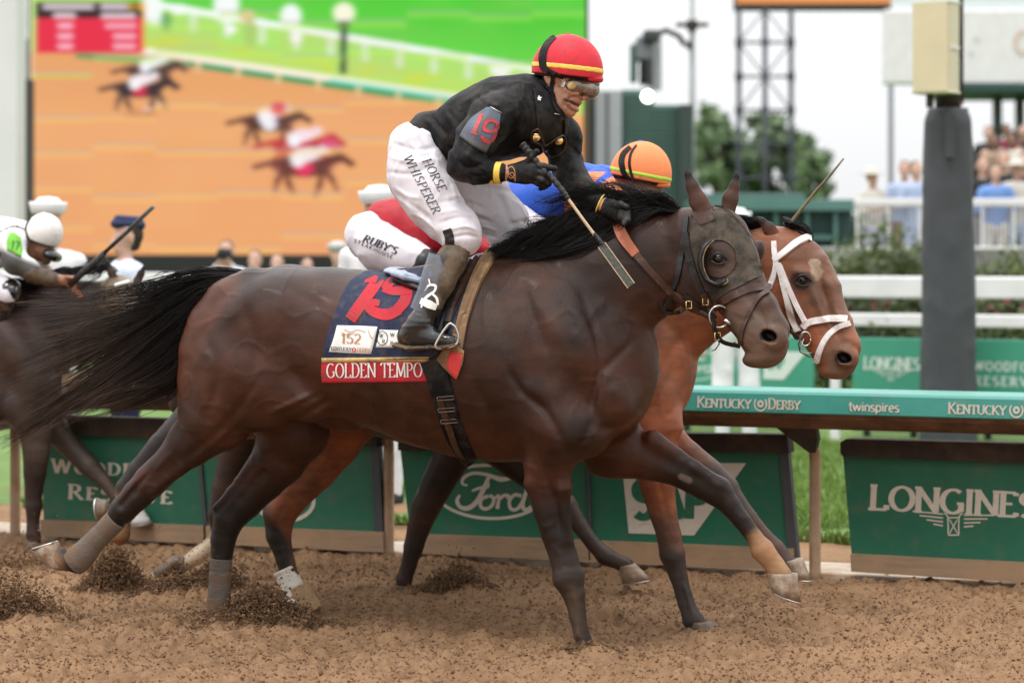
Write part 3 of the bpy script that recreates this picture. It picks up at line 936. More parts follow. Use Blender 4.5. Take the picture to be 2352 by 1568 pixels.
# clods
def clods(name, Pn, rad, mat, label=None, seed=0):
    r = np.random.default_rng(seed); ph = (1+5**.5)/2
    ico = np.array([(-1,ph,0),(1,ph,0),(-1,-ph,0),(1,-ph,0),(0,-1,ph),(0,1,ph),(0,-1,-ph),(0,1,-ph),(ph,0,-1),(ph,0,1),(-ph,0,-1),(-ph,0,1)])/1.9
    F_ = np.array([(0,11,5),(0,5,1),(0,1,7),(0,7,10),(0,10,11),(1,5,9),(5,11,4),(11,10,2),(10,7,6),(7,1,8),(3,9,4),(3,4,2),(3,2,6),(3,6,8),(3,8,9),(4,9,5),(2,4,11),(6,2,10),(8,6,7),(9,8,1)])
    n = len(Pn); q = r.normal(size=(n, 4)); q /= np.linalg.norm(q, axis=1)[:, None]; w, x, y, z = q.T
    R = np.stack([np.stack([1-2*(y*y+z*z), 2*(x*y-z*w), 2*(x*z+y*w)], -1), np.stack([2*(x*y+z*w), 1-2*(x*x+z*z), 2*(y*z-x*w)], -1), np.stack([2*(x*z-y*w), 2*(y*z+x*w), 1-2*(x*x+y*y)], -1)], 1)
    sc = rad[:, None]*r.uniform(.6, 1.3, (n, 3))
    base = ico[None]*(1+.25*r.normal(size=(n, 12, 1)))*sc[:, None]
    V = np.einsum('nij,nkj->nki', R, base) + Pn[:, None]
    Q = (F_[None] + (np.arange(n)*12)[:, None, None]).reshape(-1, 3)
    o = mesh(name, V.reshape(-1, 3), Q, mat, None, False); o['kind'] = 'stuff'
    if label: o['label'] = label
    return o
r = np.random.default_rng(21); n = 7000
X = r.uniform(-2.9, 2.9, n); Y = -1.4 + 5.0*r.random(n); k = roff(X, Y) < -.02; X, Y = X[k], Y[k]
cl = sstep(-.1, .7, fbm(X*2.2, Y*2.2, 4, 3)); k = r.random(len(X)) < .25 + .75*cl; X, Y = X[k], Y[k]
rad = .003 + .005*r.random(len(X))**4
M['clodm'] = pm('mid_dirt_crumbs', (.185, .112, .058), .95, .5, 40, .4, 120, spec=.15)
clods('dirt_crumbs', np.stack([X, Y, gheight(X, Y)+rad*.3], -1), rad, M['clodm'], seed=1)
X = r.uniform(-2.9, 2.9, 52000); Y = -1.4 + 4.4*r.random(52000)**1.15; k = roff(X, Y) < -.02; X, Y = X[k], Y[k]; rad = .0022 + .0055*r.random(len(X))**3
clods('dirt_crumbs', np.stack([X, Y, gheight(X, Y)+rad*.4], -1), rad, M['clodl'], seed=2)
def spray(name, px, py, off_d, sx, sz, n, rmax, label, seed, up=.12, sy=.12, skew=0.0):
    """a burst of loose dirt: px,py its foot, sx half width, sz height in metres"""
    r = np.random.default_rng(seed); d = gdepth(py) + off_d; c = P(px, py, gdepth(py)); c[1] += off_d
    u = r.normal(size=n)*.5; h = np.abs(r.normal(size=n))*.5
    env = np.clip(1 - np.abs(u)**1.6*.8, .05, 1)
    X = c[0] + u*sx + h*skew*sz; Y = c[1] + r.normal(size=n)*sy*.5; Z = h*env*sz
    far = r.random(n) < up
    X = np.where(far, X + r.normal(size=n)*sx*.7, X); Z = np.where(far, Z*1.9 + .02, Z)
    rad = .0025 + (rmax-.0025)*r.random(n)**3; rad = np.where(far, rad*.5, rad)
    Z = np.maximum(Z, gheight(X, Y)+rad*.3)
    clods(name, np.stack([X, Y, Z], -1), rad, M['clod'], label, seed)
spray('kicked_up_dirt', 600, 1436, 0, .24, .13, 9500, .0085, 'dark loose dirt heaped against the bandaged hind leg of the leading horse', 31, .06, .11)
spray('kicked_up_dirt', 262, 1352, 0, .15, .20, 5000, .0085, 'burst of dirt behind the trailing hind hoof', 32, .10, .10)
spray('kicked_up_dirt', 415, 1368, 0, .20, .11, 3600, .008, 'dirt thrown up under the raised dark hoof', 33, .15, .10)
spray('kicked_up_dirt', 480, 1345, 0, .14, .16, 2200, .008, 'dirt thrown up in front of the bandaged leg', 39, .15, .08, .4)
spray('kicked_up_dirt', 1050, 1358, 0, .17, .12, 4000, .0075, 'clump of dirt lifting in front of the green oval sign', 34, .06, .08)
spray('kicked_up_dirt', 30, 1418, 0, .22, .17, 4600, .008, 'dirt cloud at the left edge of the track', 35, .18, .12)
spray('kicked_up_dirt', 60, 1300, 0, .35, .12, 1500, .008, 'fine dirt thrown up by the horse at the left edge', 36, .3, .2)
spray('kicked_up_dirt', 1350, 1494, 0, .12, .03, 700, .008, 'crumbs round the planted foreleg', 37, .02, .06)
spray('kicked_up_dirt', 700, 1430, 0, .5, .12, 350, .005, 'specks of dirt flying under the leading horse', 38, .6, .2)

# ------------------------------------------------------------------ running rail
M['teal'] = pm('teal_rail_paint', (.045, .26, .21), .45, .14, 5, .05, 60, dirt=((.14,.24,.19), .36, 12), coat=.2)
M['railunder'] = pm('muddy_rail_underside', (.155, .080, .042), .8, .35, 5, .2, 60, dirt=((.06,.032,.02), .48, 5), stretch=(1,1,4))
M['post'] = pm('weathered_post', (.36, .25, .16), .65, .25, 7, .15, 80, dirt=((.30,.17,.09), .46, 6), stretch=(1,1,.4))
M['darksteel'] = pm('dark_muddy_steel', (.035,.025,.020), .7, .35, 20, .2, 80)
M['panelgreen'] = pm('green_panel_vinyl', (.011, .118, .063), .55, .16, 3, .12, 9, dirt=((.050,.115,.068), .42, 11))
M['cream'] = pm('cream_print', (.56,.50,.42), .6, .08, 20, dirt=((.40,.33,.25), .38, 20))
M['cushion'] = pm('dark_foam_cushion', (.028,.018,.013), .85, .4, 14, .3, 90, dirt=((.06,.035,.02), .46, 9))
M['beam'] = pm('wooden_beam', (.27,.18,.11), .8, .25, 6, .25, 80, stretch=(.6,.6,6), dirt=((.33,.20,.11), .45, 5))
M['frame'] = pm('grey_frame', (.050,.052,.056), .6, .2, 20, .1, 80)
rail = empty('track_rail', frR.W(np.array([1.0, 0, 0])), 'teal running rail with pale lettering on slim muddy posts along the track', 'rail')
def extrude(prof, s0, s1, name, mat, parent, fr=frR, smooth=False, n=1):
    pr = np.array(prof); S = np.linspace(s0, s1, n+1)
    V = np.concatenate([fr.W(np.stack([np.full(len(pr), s), pr[:, 0], pr[:, 1]], -1)) for s in S]); k = len(pr); Fs = []
    for i in range(n):
        for j in range(k):
            Fs.append([i*k+j, i*k+(j+1)%k, (i+1)*k+(j+1)%k, (i+1)*k+j][::-1])
    Fs.append(list(range(k))); Fs.append([n*k+j for j in range(k)][::-1])
    return mesh(name, V, Fs, mat, parent, smooth)
extrude([(-.285,.890),(-.302,.886),(-.310,.874),(-.318,.790),(-.312,.784),(-.10,.83),(.0,.875),(-.10,.895),(-.20,.897)], frR.p(1000, 900)[0], 9, 'rail_cap', M['teal'], rail)
extrude([(-.285,.890),(-.302,.886),(-.310,.874),(-.318,.790),(-.312,.784),(-.10,.83),(.0,.875),(-.10,.895),(-.20,.897)], -9, frR.p(998, 900)[0], 'rail_cap', M['post'], rail)
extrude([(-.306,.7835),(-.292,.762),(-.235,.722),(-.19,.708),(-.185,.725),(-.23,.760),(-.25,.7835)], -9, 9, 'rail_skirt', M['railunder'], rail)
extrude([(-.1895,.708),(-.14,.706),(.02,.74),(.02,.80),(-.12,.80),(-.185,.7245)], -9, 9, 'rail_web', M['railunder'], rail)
posts_s = []
for pxx in (35, 893, 1872):
    q = frR.p(pxx, 1280, 0); posts_s.append(q[0])
stp = (posts_s[2]-posts_s[0])/2
allp = [posts_s[0]-2*stp, posts_s[0]-stp] + posts_s + [posts_s[2]+stp, posts_s[2]+2*stp]
for s_ in allp:
    mbx = MB(); pts = np.array([frR.W(np.array([s_+a_, o_, z_])) for a_, o_, z_ in ((0,0,-.05),(0,0,.30),(0,0,.54),(-.005,-.01,.60),(-.03,-.05,.67),(-.06,-.10,.74))])
    mbx.tube(catmull(pts, 5), .0275, 14); ps = mbx.build('post', M['post'], rail, True)
    g = MB()
    L = [(-.155,-.12,.712),(.045,-.12,.712),(.035,-.05,.655),(.012,-.012,.585),(-.02,-.012,.585),(-.10,-.06,.66)]
    A = np.array([frR.W(np.array([s_+a_, o_-.03, z_])) for a_, o_, z_ in L]); B = A + frR.e2*.05
    g.add(np.concatenate([A, B]), [list(range(6))[::-1], list(range(6, 12))] + [[j, (j+1)%6, 6+(j+1)%6, 6+j] for j in range(6)])
    g.build('gusset', M['darksteel'], ps)
frT = Fr(12.54, 22.1, -.318)
def rail_text(x0, x1, y0, h, txt, **k):
    a = frT.w3(x0, y0, 0); b = frT.w3(x1, y0, 0); w_ = np.linalg.norm((b-a)[:2])
    a[2] = k.pop('z')
    up = np.array([0, 0, 1.0])*.995 + frR.e2*.095
    flat_text('lettering', txt, a - frR.e2*.0015, frR.e1, up, h, M['cream'], rail, width=w_, lift=.001, nrm=-frR.e2, **k)
for rep in (-1.275*2-0.0, -1.2750, 0, ):
    pass
span = frT.p(2178, 930)[0] - frT.p(1602, 930)[0]
for kk in (0, 1):
    for (xa, xb_, t_, kw) in ((1602,1725,'KENTUCKY',dict(thick=.17,thin=.08,serif=True,gap=.05,smallcaps=.82)),(1765,1838,'DERBY',dict(thick=.17,thin=.08,serif=True,gap=.05,smallcaps=.82)),(1949,2066,'twinspires',dict(thick=.16,thin=.14,serif=False,gap=.02))):
        a = frT.W(np.array([frT.p(xa, 930)[0] + kk*span, 0, .806])); w_ = frT.p(xb_, 930)[0]-frT.p(xa, 930)[0]
        up = np.array([0, 0, 1.0])*.995 + frR.e2*.08
        flat_text('lettering', t_, a - frR.e2*.0, frR.e1, up, .048 if t_[0] != 't' else .040, M['cream'], rail, width=w_, lift=.0035, nrm=-frR.e2, **kw)
    sc_ = frT.p(1747, 930)[0] + kk*span
    for (rw, rh) in ((.029,.032),(.011,.012)):
        t_ = np.linspace(-3.84, .70, 17) if rw > .02 else np.linspace(0, 6.283, 15); pts = np.stack([sc_ + rw*np.cos(t_), 0*t_-.0045, .828+rh*np.sin(t_)], -1)
        v2, f2 = ribbon2d(np.stack([pts[:, 0], pts[:, 2]], 1), .007 if rw > .02 else .010, 1)
        V = frT.W(np.stack([v2[:, 0], -.0045+0*v2[:, 0]+(v2[:,1]-.79)*.08, v2[:, 1]], -1)); mesh('emblem', V, f2, M['cream'], rail, False)

# ------------------------------------------------------------------ advertising boards
def quadpt(c, u, v):   # c: TL, TR, BR, BL picture points
    c = np.array(c, float); return (c[0]*(1-u)+c[1]*u)*(1-v) + (c[3]*(1-u)+c[2]*u)*v
def slab(name, fr, poly, off, th, mat, parent):
    A = np.array([fr.w3(x, y, off) for x, y in poly]); B = A + fr.e2*th; n = len(poly)
    return mesh(name, np.concatenate([A, B]), [list(range(n))[::-1], list(range(n, 2*n))] + [[j, (j+1)%n, n+(j+1)%n, n+j] for j in range(n)], mat, parent, False)
def plane_art(name, fr, V2, F2, off, mat, parent):
    V = np.array([fr.w3(x, y, off - .0002*(i//2 % 5)) for i, (x, y) in enumerate(V2)]); return mesh(name, V, F2, mat, parent, False)
def board(name, label, panels, cush, beam, frames, fr=frR):
    base = fr.w3((panels[0][0][0]+panels[-1][1][0])/2, panels[0][2][1], 0); base[2] = 0
    rt = empty(name, base, label, 'advertising board', 'advertising boards under the rail')
    for p in panels: slab('panel', fr, p, -.02, .02, M['panelgreen'], rt)
    for b_ in beam: slab('bottom_beam', fr, b_, -.055, .07, M['beam'], rt)
    slab('top_cushion', fr, cush, -.07, .10, M['cushion'], rt)
    for f_ in frames: slab('side_frame', fr, f_, -.035, .05, M['frame'], rt)
    return rt
b1 = board('advertising_board', 'green advertising board with two-line pale lettering, leftmost under the rail',
    [[(95,990),(452,1000),(470,1209),(100,1194)],[(455,1000),(852,1024),(862,1222),(473,1209)]],
    [(85,953),(862,976),(866,1026),(85,996)], [[(92,1193),(466,1207),(468,1248),(92,1231)],[(472,1207),(878,1222),(880,1268),(474,1248)]],
    [[(849,976),(867,978),(882,1266),(862,1265)],[(449,1000),(457,1000),(478,1235),(470,1235)],[(468,1200),(482,1200),(484,1246),(470,1246)]])
b2 = board('advertising_board', 'green advertising board with a white oval logo and a pale wedge logo, in the middle',
    [[(918,1020),(1345,1020),(1352,1241),(942,1226)],[(1350,1020),(1790,1034),(1815,1262),(1357,1241)]],
    [(912,988),(1806,998),(1812,1040),(914,1034)], [[(936,1226),(1350,1240),(1352,1288),(938,1270)],[(1354,1241),(1822,1260),(1824,1310),(1356,1290)]],
    [[(1787,1000),(1807,1000),(1834,1300),(1812,1298)],[(1345,1034),(1352,1034),(1360,1250),(1353,1250)]])
b3 = board('advertising_board', 'green advertising board with a winged hourglass emblem, at the right edge',
    [[(1936,1044),(2480,1066),(2480,1299),(1956,1273)]],
    [(1930,1016),(1942,1008),(2480,1022),(2480,1068),(1936,1048),(1930,1040)], [[(1953,1272),(2480,1298),(2480,1346),(1955,1312)]], [])
def art_text(fr, txt, x0, y0, x1, y1, h, off, mat, parent, **k):
    v, f, w = strokes2d(txt, **k); mp = lin(x0, y0, x1, y1, h, w); plane_art('lettering', fr, [mp(x, y) for x, y in v], f, off, mat, parent)
art_text(frR, 'WOODFORD', 119, 1085, 410, 1096, 31, -.0225, M['cream'], b1, thick=.20, thin=.10, serif=True, gap=.22, smallcaps=.85)
art_text(frR, 'RESERVE', 157, 1144, 392, 1156, 32, -.0225, M['cream'], b1, thick=.20, thin=.10, serif=True, gap=.24, smallcaps=.85)
V2, F2 = ribbon2d([(655+66*math.cos(t), 1150+46*math.sin(t)) for t in np.linspace(0, 6.283, 25)], 9, 1); plane_art('logo_ring', frR, V2, F2, -.0225, M['cream'], b1)
def ford(fr, cx, cy, rx, ry, off, mat, parent, sk=.03):
    k = rx/125.0
    V2, F2 = join2d([ribbon2d([(cx+rx*math.cos(t), cy+ry*math.sin(t)+sk*rx*math.cos(t)) for t in np.linspace(0, 6.283, 41)], 7*k, 1)])
    plane_art('logo_ring', fr, V2, F2, off, mat, parent)
    def q(pts): return [(cx+(x-1125)*k, cy+(y-1129)*k) for x, y in pts]
    S = [ribbon2d(q([(1176,1098),(1150,1100),(1120,1090),(1088,1086),(1066,1096),(1062,1110),(1074,1114)]), np.array([6,12,8,7,8,6,5])*k, 5),
         ribbon2d(q([(1124,1092),(1112,1120),(1096,1150),(1076,1166),(1058,1164),(1050,1150),(1056,1136)]), np.array([8,11,11,11,9,9,6])*k, 5),
         ribbon2d(q([(1084,1127),(1102,1120),(1120,1118),(1122,1108)]), np.array([5,7,7,5])*k, 4),
         ribbon2d(q([(1122,1138),(1106,1146),(1104,1162),(1116,1168),(1130,1160),(1134,1144),(1124,1137)]), 8*k, 5),
         ribbon2d(q([(1134,1146),(1146,1138),(1142,1168)]), np.array([5,7,9])*k, 4), ribbon2d(q([(1144,1150),(1156,1138),(1168,1138),(1166,1146)]), np.array([6,8,8,6])*k, 4),
         ribbon2d(q([(1198,1138),(1182,1136),(1170,1150),(1174,1168),(1188,1168),(1200,1152)]), 8*k, 5),
         ribbon2d(q([(1222,1096),(1212,1120),(1200,1158),(1208,1170),(1220,1162)]), np.array([7,9,10,9,6])*k, 5)]
    V2, F2 = join2d(S); plane_art('lettering', fr, V2, F2, off-.001, mat, parent)
ford(frR, 1125, 1129, 125, 61, -.0225, M['cream'], b2)
def sap(fr, pts, tx, off, mat, green, parent):
    A = [fr.w3(x, y, off) for x, y in pts]; mesh('logo_wedge', np.array(A), [[3,2,1,0]], mat, parent, False)
    v, f, w = strokes2d('SAP', .26, .22, False, .06); mp = lin(*tx, w); plane_art('lettering', fr, [mp(x, y) for x, y in v], f, off-.0012, green, parent)
sap(frR, [(1428,1062),(1714,1063),(1594,1229),(1444,1224)], (1452,1186,1625,1192,82), -.0225, M['cream'], M['panelgreen'], b2)
art_text(frR, 'LONGINES', 1998, 1168, 2380, 1188, 54, -.0225, M['cream'], b3, thick=.20, thin=.11, serif=True, gap=.04)
def wings(fr, cx, cy, k, off, mat, parent, sl=.05):
    S = []
    for sg in (-1, 1):
        for i in range(4):
            x0, x1 = (24+0*i), (94-16*i); y = -26+9*i
            S.append(ribbon2d([(cx+sg*x0*k, cy+(y+3)*k+sl*sg*x0*k), (cx+sg*x1*k, cy+y*k+sl*sg*x1*k)], 3.4*k, 2))
        S.append(ribbon2d([(cx+sg*22*k, cy-26*k), (cx+sg*13*k, cy-18*k), (cx+sg*12*k, cy+24*k)], 3.2*k, 2))
    S.append(ribbon2d([(cx-12*k, cy-16*k), (cx+12*k, cy-16*k)], 3*k, 2)); S.append(ribbon2d([(cx-12*k, cy+24*k), (cx+12*k, cy+24*k)], 3*k, 2))
    S.append(ribbon2d([(cx-9*k, cy-12*k), (cx+9*k, cy+20*k)], 2.6*k, 1)); S.append(ribbon2d([(cx+9*k, cy-12*k), (cx-9*k, cy+20*k)], 2.6*k, 1))
    V2, F2 = join2d(S); plane_art('emblem', fr, V2, F2, off, mat, parent)
wings(frR, 2190, 1204, 1.0, -.0225, M['cream'], b3)
# ------------------------------------------------------------------ infield boards, fences, hedges
frB = Fr(12.54, 22.1, 8.4)
M['lightgreen'] = pm('pale_green_vinyl', (.055, .30, .20), .5, .06, 3)
M['whiteprint'] = pm('white_logo_print', (.62,.68,.64), .6, .04, 10)
M['whitepaint'] = pm('white_fence_paint', (.74,.72,.72), .5, .08, 4, .05, 40)
def fboard(x0, x1, yt0, yt1, label):
    y0, y1 = 905, 912
    base = frB.w3((x0+x1)/2, 900, 0); base[2] = 0
    rt = empty('advertising_board', base, label, 'advertising board', 'advertising boards on the infield')
    A = frB.p(x0, yt0)[0]; B = frB.p(x1, yt1)[0]
    m = MB(); c = frB.W(np.array([(A+B)/2, .02, .46])); m.box(c, (B-A, .04, .70), [frB.e1, frB.e2, frB.ez], bev=.004); m.build('panel', M['lightgreen'], rt)
    for s_ in np.linspace(A+.1, B-.1, 3):
        m = MB(); m.box(frB.W(np.array([s_, .08, .22])), (.05, .05, .44), [frB.e1, frB.e2, frB.ez]); m.build('leg', M['frame'], rt)
    m = MB(); m.box(frB.W(np.array([(A+B)/2, 0, .083])), (B-A, .06, .05), [frB.e1, frB.e2, frB.ez]); m.build('bottom_beam', M['frame'], rt)
    return rt
f0 = fboard(1180, 1500, 780, 784, 'pale green infield board behind the horses, mostly hidden')
f1 = fboard(1545, 1868, 784, 788, 'pale green infield board with a faint oval logo beside white trousers')
f2 = fboard(1958, 2232, 792, 795, 'pale green infield board with a faint winged emblem beside the padded post')
f3 = fboard(2236, 2560, 796, 800, 'pale green infield board with two faint lines of letters at the right edge')
ford(frB, 1600, 838, 52, 34, -.004, M['whiteprint'], f1)
sap(frB, [(1760,806),(1852,808),(1800,872),(1752,870)], (1762,846,1800,848,28), -.004, M['whiteprint'], M['lightgreen'], f1)
art_text(frB, 'LONGINES', 1984, 846, 2112, 850, 26, -.004, M['whiteprint'], f2, thick=.22, thin=.14, serif=True, gap=.05)
wings(frB, 2046, 862, .5, -.004, M['whiteprint'], f2)
art_text(frB, 'WOODFORD', 2238, 850, 2400, 854, 20, -.004, M['whiteprint'], f3, thick=.22, thin=.14, serif=True, gap=.25)
art_text(frB, 'RESERVE', 2238, 884, 2380, 888, 20, -.004, M['whiteprint'], f3, thick=.22, thin=.14, serif=True, gap=.3)

frF = Fr(12.54, 22.1, 11.0)
fence = empty('white_fence', frF.w3(2150, 900, 0)*[1,1,0], 'long white two-rail fence across the infield behind the boards', 'fence')
for (z0, z1) in ((1.075, 1.275), (.815, .935)):
    m = MB(); m.box(frF.W(np.array([0, 0, (z0+z1)/2])), (60, .06, z1-z0), [frF.e1, frF.e2, frF.ez], bev=.015); m.build('rail', M['whitepaint'], fence)
for s_ in np.arange(-12, 13, 2.4):
    m = MB(); m.box(frF.W(np.array([s_+.7, .09, .62])), (.11, .10, 1.24), [frF.e1, frF.e2, frF.ez], bev=.01); m.build('post', M['whitepaint'], fence)
m = MB(); q = frB.p(1945, 900); m.box(frB.W(np.array([q[0], -.35, .33])), (.075, .075, .74), [frB.e1, frB.e2, frB.ez], bev=.01)
tag(m.build('marker_post', M['whitepaint'], None, loc=frB.W(np.array([q[0], -.35, 0]))), 'short white post standing beside the dark gap between the infield boards', 'post')

def foliage(name, cents, n, leaf, cols, kind=None, parent=None, seed=0, mat=None, shell=.5, loc=None):
    """leaf quads through ellipsoids; cents rows (x,y,z,rx,ry,rz)"""
    r = np.random.default_rng(seed); cents = np.array(cents, float)
    vol = cents[:, 3]*cents[:, 4]*cents[:, 5]; vol = vol**.67; idx = r.choice(len(cents), n, p=vol/vol.sum())
    d = r.normal(size=(n, 3)); d /= np.linalg.norm(d, axis=1)[:, None]; rr = (shell + (1-shell)*r.random(n))[:, None]
    c = cents[idx]; p = c[:, :3] + d*rr*c[:, 3:]*(1+.12*r.normal(size=(n, 1)))
    a = r.normal(size=(n, 3)); a /= np.linalg.norm(a, axis=1)[:, None]; b = np.cross(a, r.normal(size=(n, 3))); b /= np.linalg.norm(b, axis=1)[:, None]
    s = leaf*(.5 + r.random(n))[:, None]
    V = np.stack([p - a*s - b*s*.1, p + b*s*.45, p + a*s, p - b*s*.45], 1).reshape(-1, 3)
    Q = np.arange(4*n).reshape(n, 4)
    k = r.random(n); lo, hi = np.array(cols[0]), np.array(cols[1]); col = lo + (hi-lo)*np.clip(k*.8 + .3*fbm(p[:,0]*1.2, p[:,1]*1.2, p[:,2]*1.2, 2), 0, 1)[:, None]
    o = mesh(name, V, Q, mat or M['leafattr'], parent, False, col=np.repeat(col, 4, 0), loc=loc)
    if kind: o['kind'] = kind
    return o
M['leafattr'] = pm('leaves', (1,1,1), .6, 0, attr=True, spec=.3)
def hedge_c(off, s0, s1, z0, z1, th, step=.35, jit=.08, seed=0):
    r = np.random.default_rng(seed); out = []
    for s_ in np.arange(s0, s1, step):
        w_ = frR.W(np.array([s_, off, 0])); zz = (z1-z0)/2*(1+jit*r.normal()); out.append([w_[0], w_[1], z0+zz, step*.9, th, zz])
    return out
foliage('clipped_hedge', hedge_c(10.2, -9, 9, .0, .80, .3), 26000, .035, ((.02,.04,.012),(.12,.17,.035)), 'stuff', seed=1)
foliage('flower_bed', hedge_c(12.2, -9, 9, .0, 1.12, .3, jit=.10), 14000, .05, ((.02,.03,.012),(.10,.13,.03)), 'stuff', seed=2)
foliage('red_flowers', hedge_c(12.1, -9, 9, .75, 1.05, .3, jit=.10), 1000, .04, ((.10,.012,.025),(.26,.03,.05)), 'stuff', seed=3)
foliage('tall_shrubs', hedge_c(16.5, -3.3, 9, .2, 1.62, .5, .55, .09, 4), 42000, .038, ((.03,.05,.015),(.17,.21,.06)), 'stuff', seed=4)

# ------------------------------------------------------------------ padded post with cabinet
dp = 19.6
pp = empty('padded_post', P(2178, 1010, dp)*[1,1,0], 'thick post wrapped in dark grey padding, standing on the infield', 'post')
c0 = P(2178, 560, dp); n = 40; hh = np.linspace(0.0, 2.62, 70); a = np.linspace(0, 2*np.pi, n, endpoint=False); V = []
for z in hh:
    t = z/2.62; R = .222 - .040*t - .03*sstep(.96, 1.0, t)
    w_ = .010*fbm(np.cos(a)*1.3+3, np.sin(a)*1.3, z*1.6, 3) + .007*np.clip(1-np.abs(vnoise(np.cos(a)*1.2+9, np.sin(a)*1.2, z*3.2+a*0))*3, 0, 1)
    V.append(np.stack([c0[0] + (R+w_)*np.cos(a), c0[1] + (R+w_)*np.sin(a), np.full(n, z)], -1))
V = np.concatenate(V); Fs = [[i*n+j, i*n+(j+1)%n, (i+1)*n+(j+1)%n, (i+1)*n+j] for i in range(69) for j in range(n)] + [[69*n+j for j in range(n)]]
mesh('padding', V, Fs, pm('dark_grey_vinyl_padding', (.050,.052,.060), .55, .2, 4, .15, 30), pp, True)
m = MB(); m.cyl(P(2178, 560, dp)*[1,1,0]+[0,0,2.6], P(2178, 560, dp)*[1,1,0]+[0,0,3.0], .10, n=20); m.build('pole', M['darksteel'], pp, True)
m = MB(); m.box(P(2182, 312, dp-.225), (.075, .02, .34), bev=.004); m.build('dark_patch', M['frame'], pp)
m = MB(); m.tube(np.array([P(x, y, dp-.05) for x, y in ((2160,222),(2180,226),(2202,236),(2210,240))]), .016, 8, flat=.6); m.build('orange_strap', M['orangerein'], pp, True)
m = MB(); m.tube(np.array([P(2208, 240, dp+.1), P(2208, -40, dp+.1)]), .018, 10); m.build('conduit', M['darksteel'], pp, True)
th = math.radians(-32); ax = np.array([[math.cos(th), math.sin(th), 0],[-math.sin(th), math.cos(th), 0],[0,0,1]])
cab = empty('electrical_cabinet', P(2150, 215, dp-.3), 'cream metal cabinet mounted above the grey padded post', 'cabinet')
cc_ = P(2150, 112, dp-.25); m = MB(); m.box(cc_, (.30, .20, .69), ax, bev=.006); m.build('case', pm('cream_painted_metal', (.60,.53,.38), .45, .08, 4, .03, 40), cab)
m = MB(); m.box(cc_ - ax[1]*.112, (.285, .02, .67), ax, bev=.004); m.build('door', pm('cream_cabinet_door', (.63,.54,.36), .45, .06, 4), cab)
for z in (-.34, .345):
    m = MB(); m.box(cc_ + [0,0,z], (.315, .235, .014), ax, bev=.004); m.build('flange', pm('cream_flange', (.66,.62,.46), .4, .05), cab)
m = MB(); m.box(cc_ + ax[0]*.156 + [0,0,.0], (.012, .16, .02), ax); m.build('latch', M['whitepaint'], cab)
m = MB(); m.cyl(cc_ + ax[0]*-.05 - [0,0,.345], cc_ + ax[0]*-.05 - [0,0,.45], .03); m.build('bracket', M['darksteel'], cab)

# ------------------------------------------------------------------ the big screen
dS = 42.0
scr = empty('big_screen', P(700, 590, dS)*[1,1,0], 'huge video screen showing the race from above, behind the jockeys', 'screen')
NX, NY = 430, 226
x = np.linspace(70, 1345, NX); y = np.linspace(-85, 585, NY); X, Y = np.meshgrid(x, y)
def paint(I, m, c): m = np.clip(m, 0, 1)[..., None]; return I*(1-m) + np.array(c, float)/255*m
def capm(ax_, ay, bx, by, r, s=3):
    t = np.clip(((X-ax_)*(bx-ax_)+(Y-ay)*(by-ay))/((bx-ax_)**2+(by-ay)**2), 0, 1); return 1 - sstep(r-s, r+s, np.hypot(X-ax_-t*(bx-ax_), Y-ay-t*(by-ay)))
def elm(cx, cy, rx, ry, an=0, s=.25):
    c, s_ = math.cos(an), math.sin(an); u = (X-cx)*c+(Y-cy)*s_; v = -(X-cx)*s_+(Y-cy)*c; return 1 - sstep(1-s, 1+s, np.sqrt((u/rx)**2+(v/ry)**2))
I = np.ones((NY, NX, 3))*np.array([240,172,112])/255
I = paint(I, sstep(150, 560, Y)*.25 + .15*vnoise(X*.012, Y*.02), (236,150,98))
I = paint(I, sstep(300, 180, Y)*.35, (222,150,92))
gl_ = 115 + (X-320)*.148 if False else np.where(X < 327, 120, 112 + (X-320)*.1485)    # line of the inner rail
fl_ = 5 + (X-330)*.171                                                                   # upper white fence
I = paint(I, sstep(gl_+2, gl_-2, Y), (188,226,104)); I = paint(I, sstep(gl_-22, gl_-60, Y)*.7, (168,232,110)); I = paint(I, sstep(fl_+2, fl_-2, Y), (100,212,70))
I = paint(I, sstep(fl_-10, fl_-90, Y)*.45*(1+vnoise(X*.01, Y*.02)), (70,205,50)); I = paint(I, (vnoise(X*.02, Y*.05+4) > .35)*(Y < gl_-8)*(Y > gl_-40)*.6, (205,225,70))
for k in range(14):
    x0 = 345+k*72 if k else 345
    I = paint(I, capm(365+k*79, fl_.mean()*0+5+(35+k*79)*.171, 365+k*79, 5+(35+k*79)*.171+42, 9, 4)*.85, (222,240,214))
I = paint(I, capm(330, 6, 1240, 6+910*.171, 8, 3), (246,254,250))
I = paint(I, capm(440, gl_[0,0]*0+112+120*.1485+16, 1060, 112+740*.1485+16, 9, 3), (56,152,92))
for k in range(7): I = paint(I, capm(455+k*92, 112+(135+k*92)*.1485+6, 455+k*92, 112+(135+k*92)*.1485+28, 7, 3), (236,196,140))
I = paint(I, capm(180, 128, 440, 128+20, 7, 3)*.8, (86,150,96))
I = paint(I, capm(322, 116, 1075, 116+753*.1485, 8, 3), (255,246,226)); I = paint(I, capm(760, 112+440*.1485+8, 1070, 112+750*.1485+8, 4, 2), (130,225,200))
for (cx, cy, rx, ry) in ((520,10,30,45),(668,38,25,28),(350,15,22,45),(412,22,22,12),(1150,160,26,16),(790,4,1,1),(680,85,14,16),(530,68,14,10)): I = paint(I, elm(cx, cy, rx, ry), (248,254,252))
I = paint(I, elm(568,38,18,16), (236,196,160)); I = paint(I, elm(575,75,14,34)*.6, (170,190,110)); I = paint(I, elm(382,50,12,22)*.7, (80,150,90))
I = paint(I, capm(790, 60, 788, 165, 6, 3), (34,62,52)); I = paint(I, elm(790,30,26,24), (252,250,222)); I = paint(I, elm(790,58,14,10), (60,80,70))
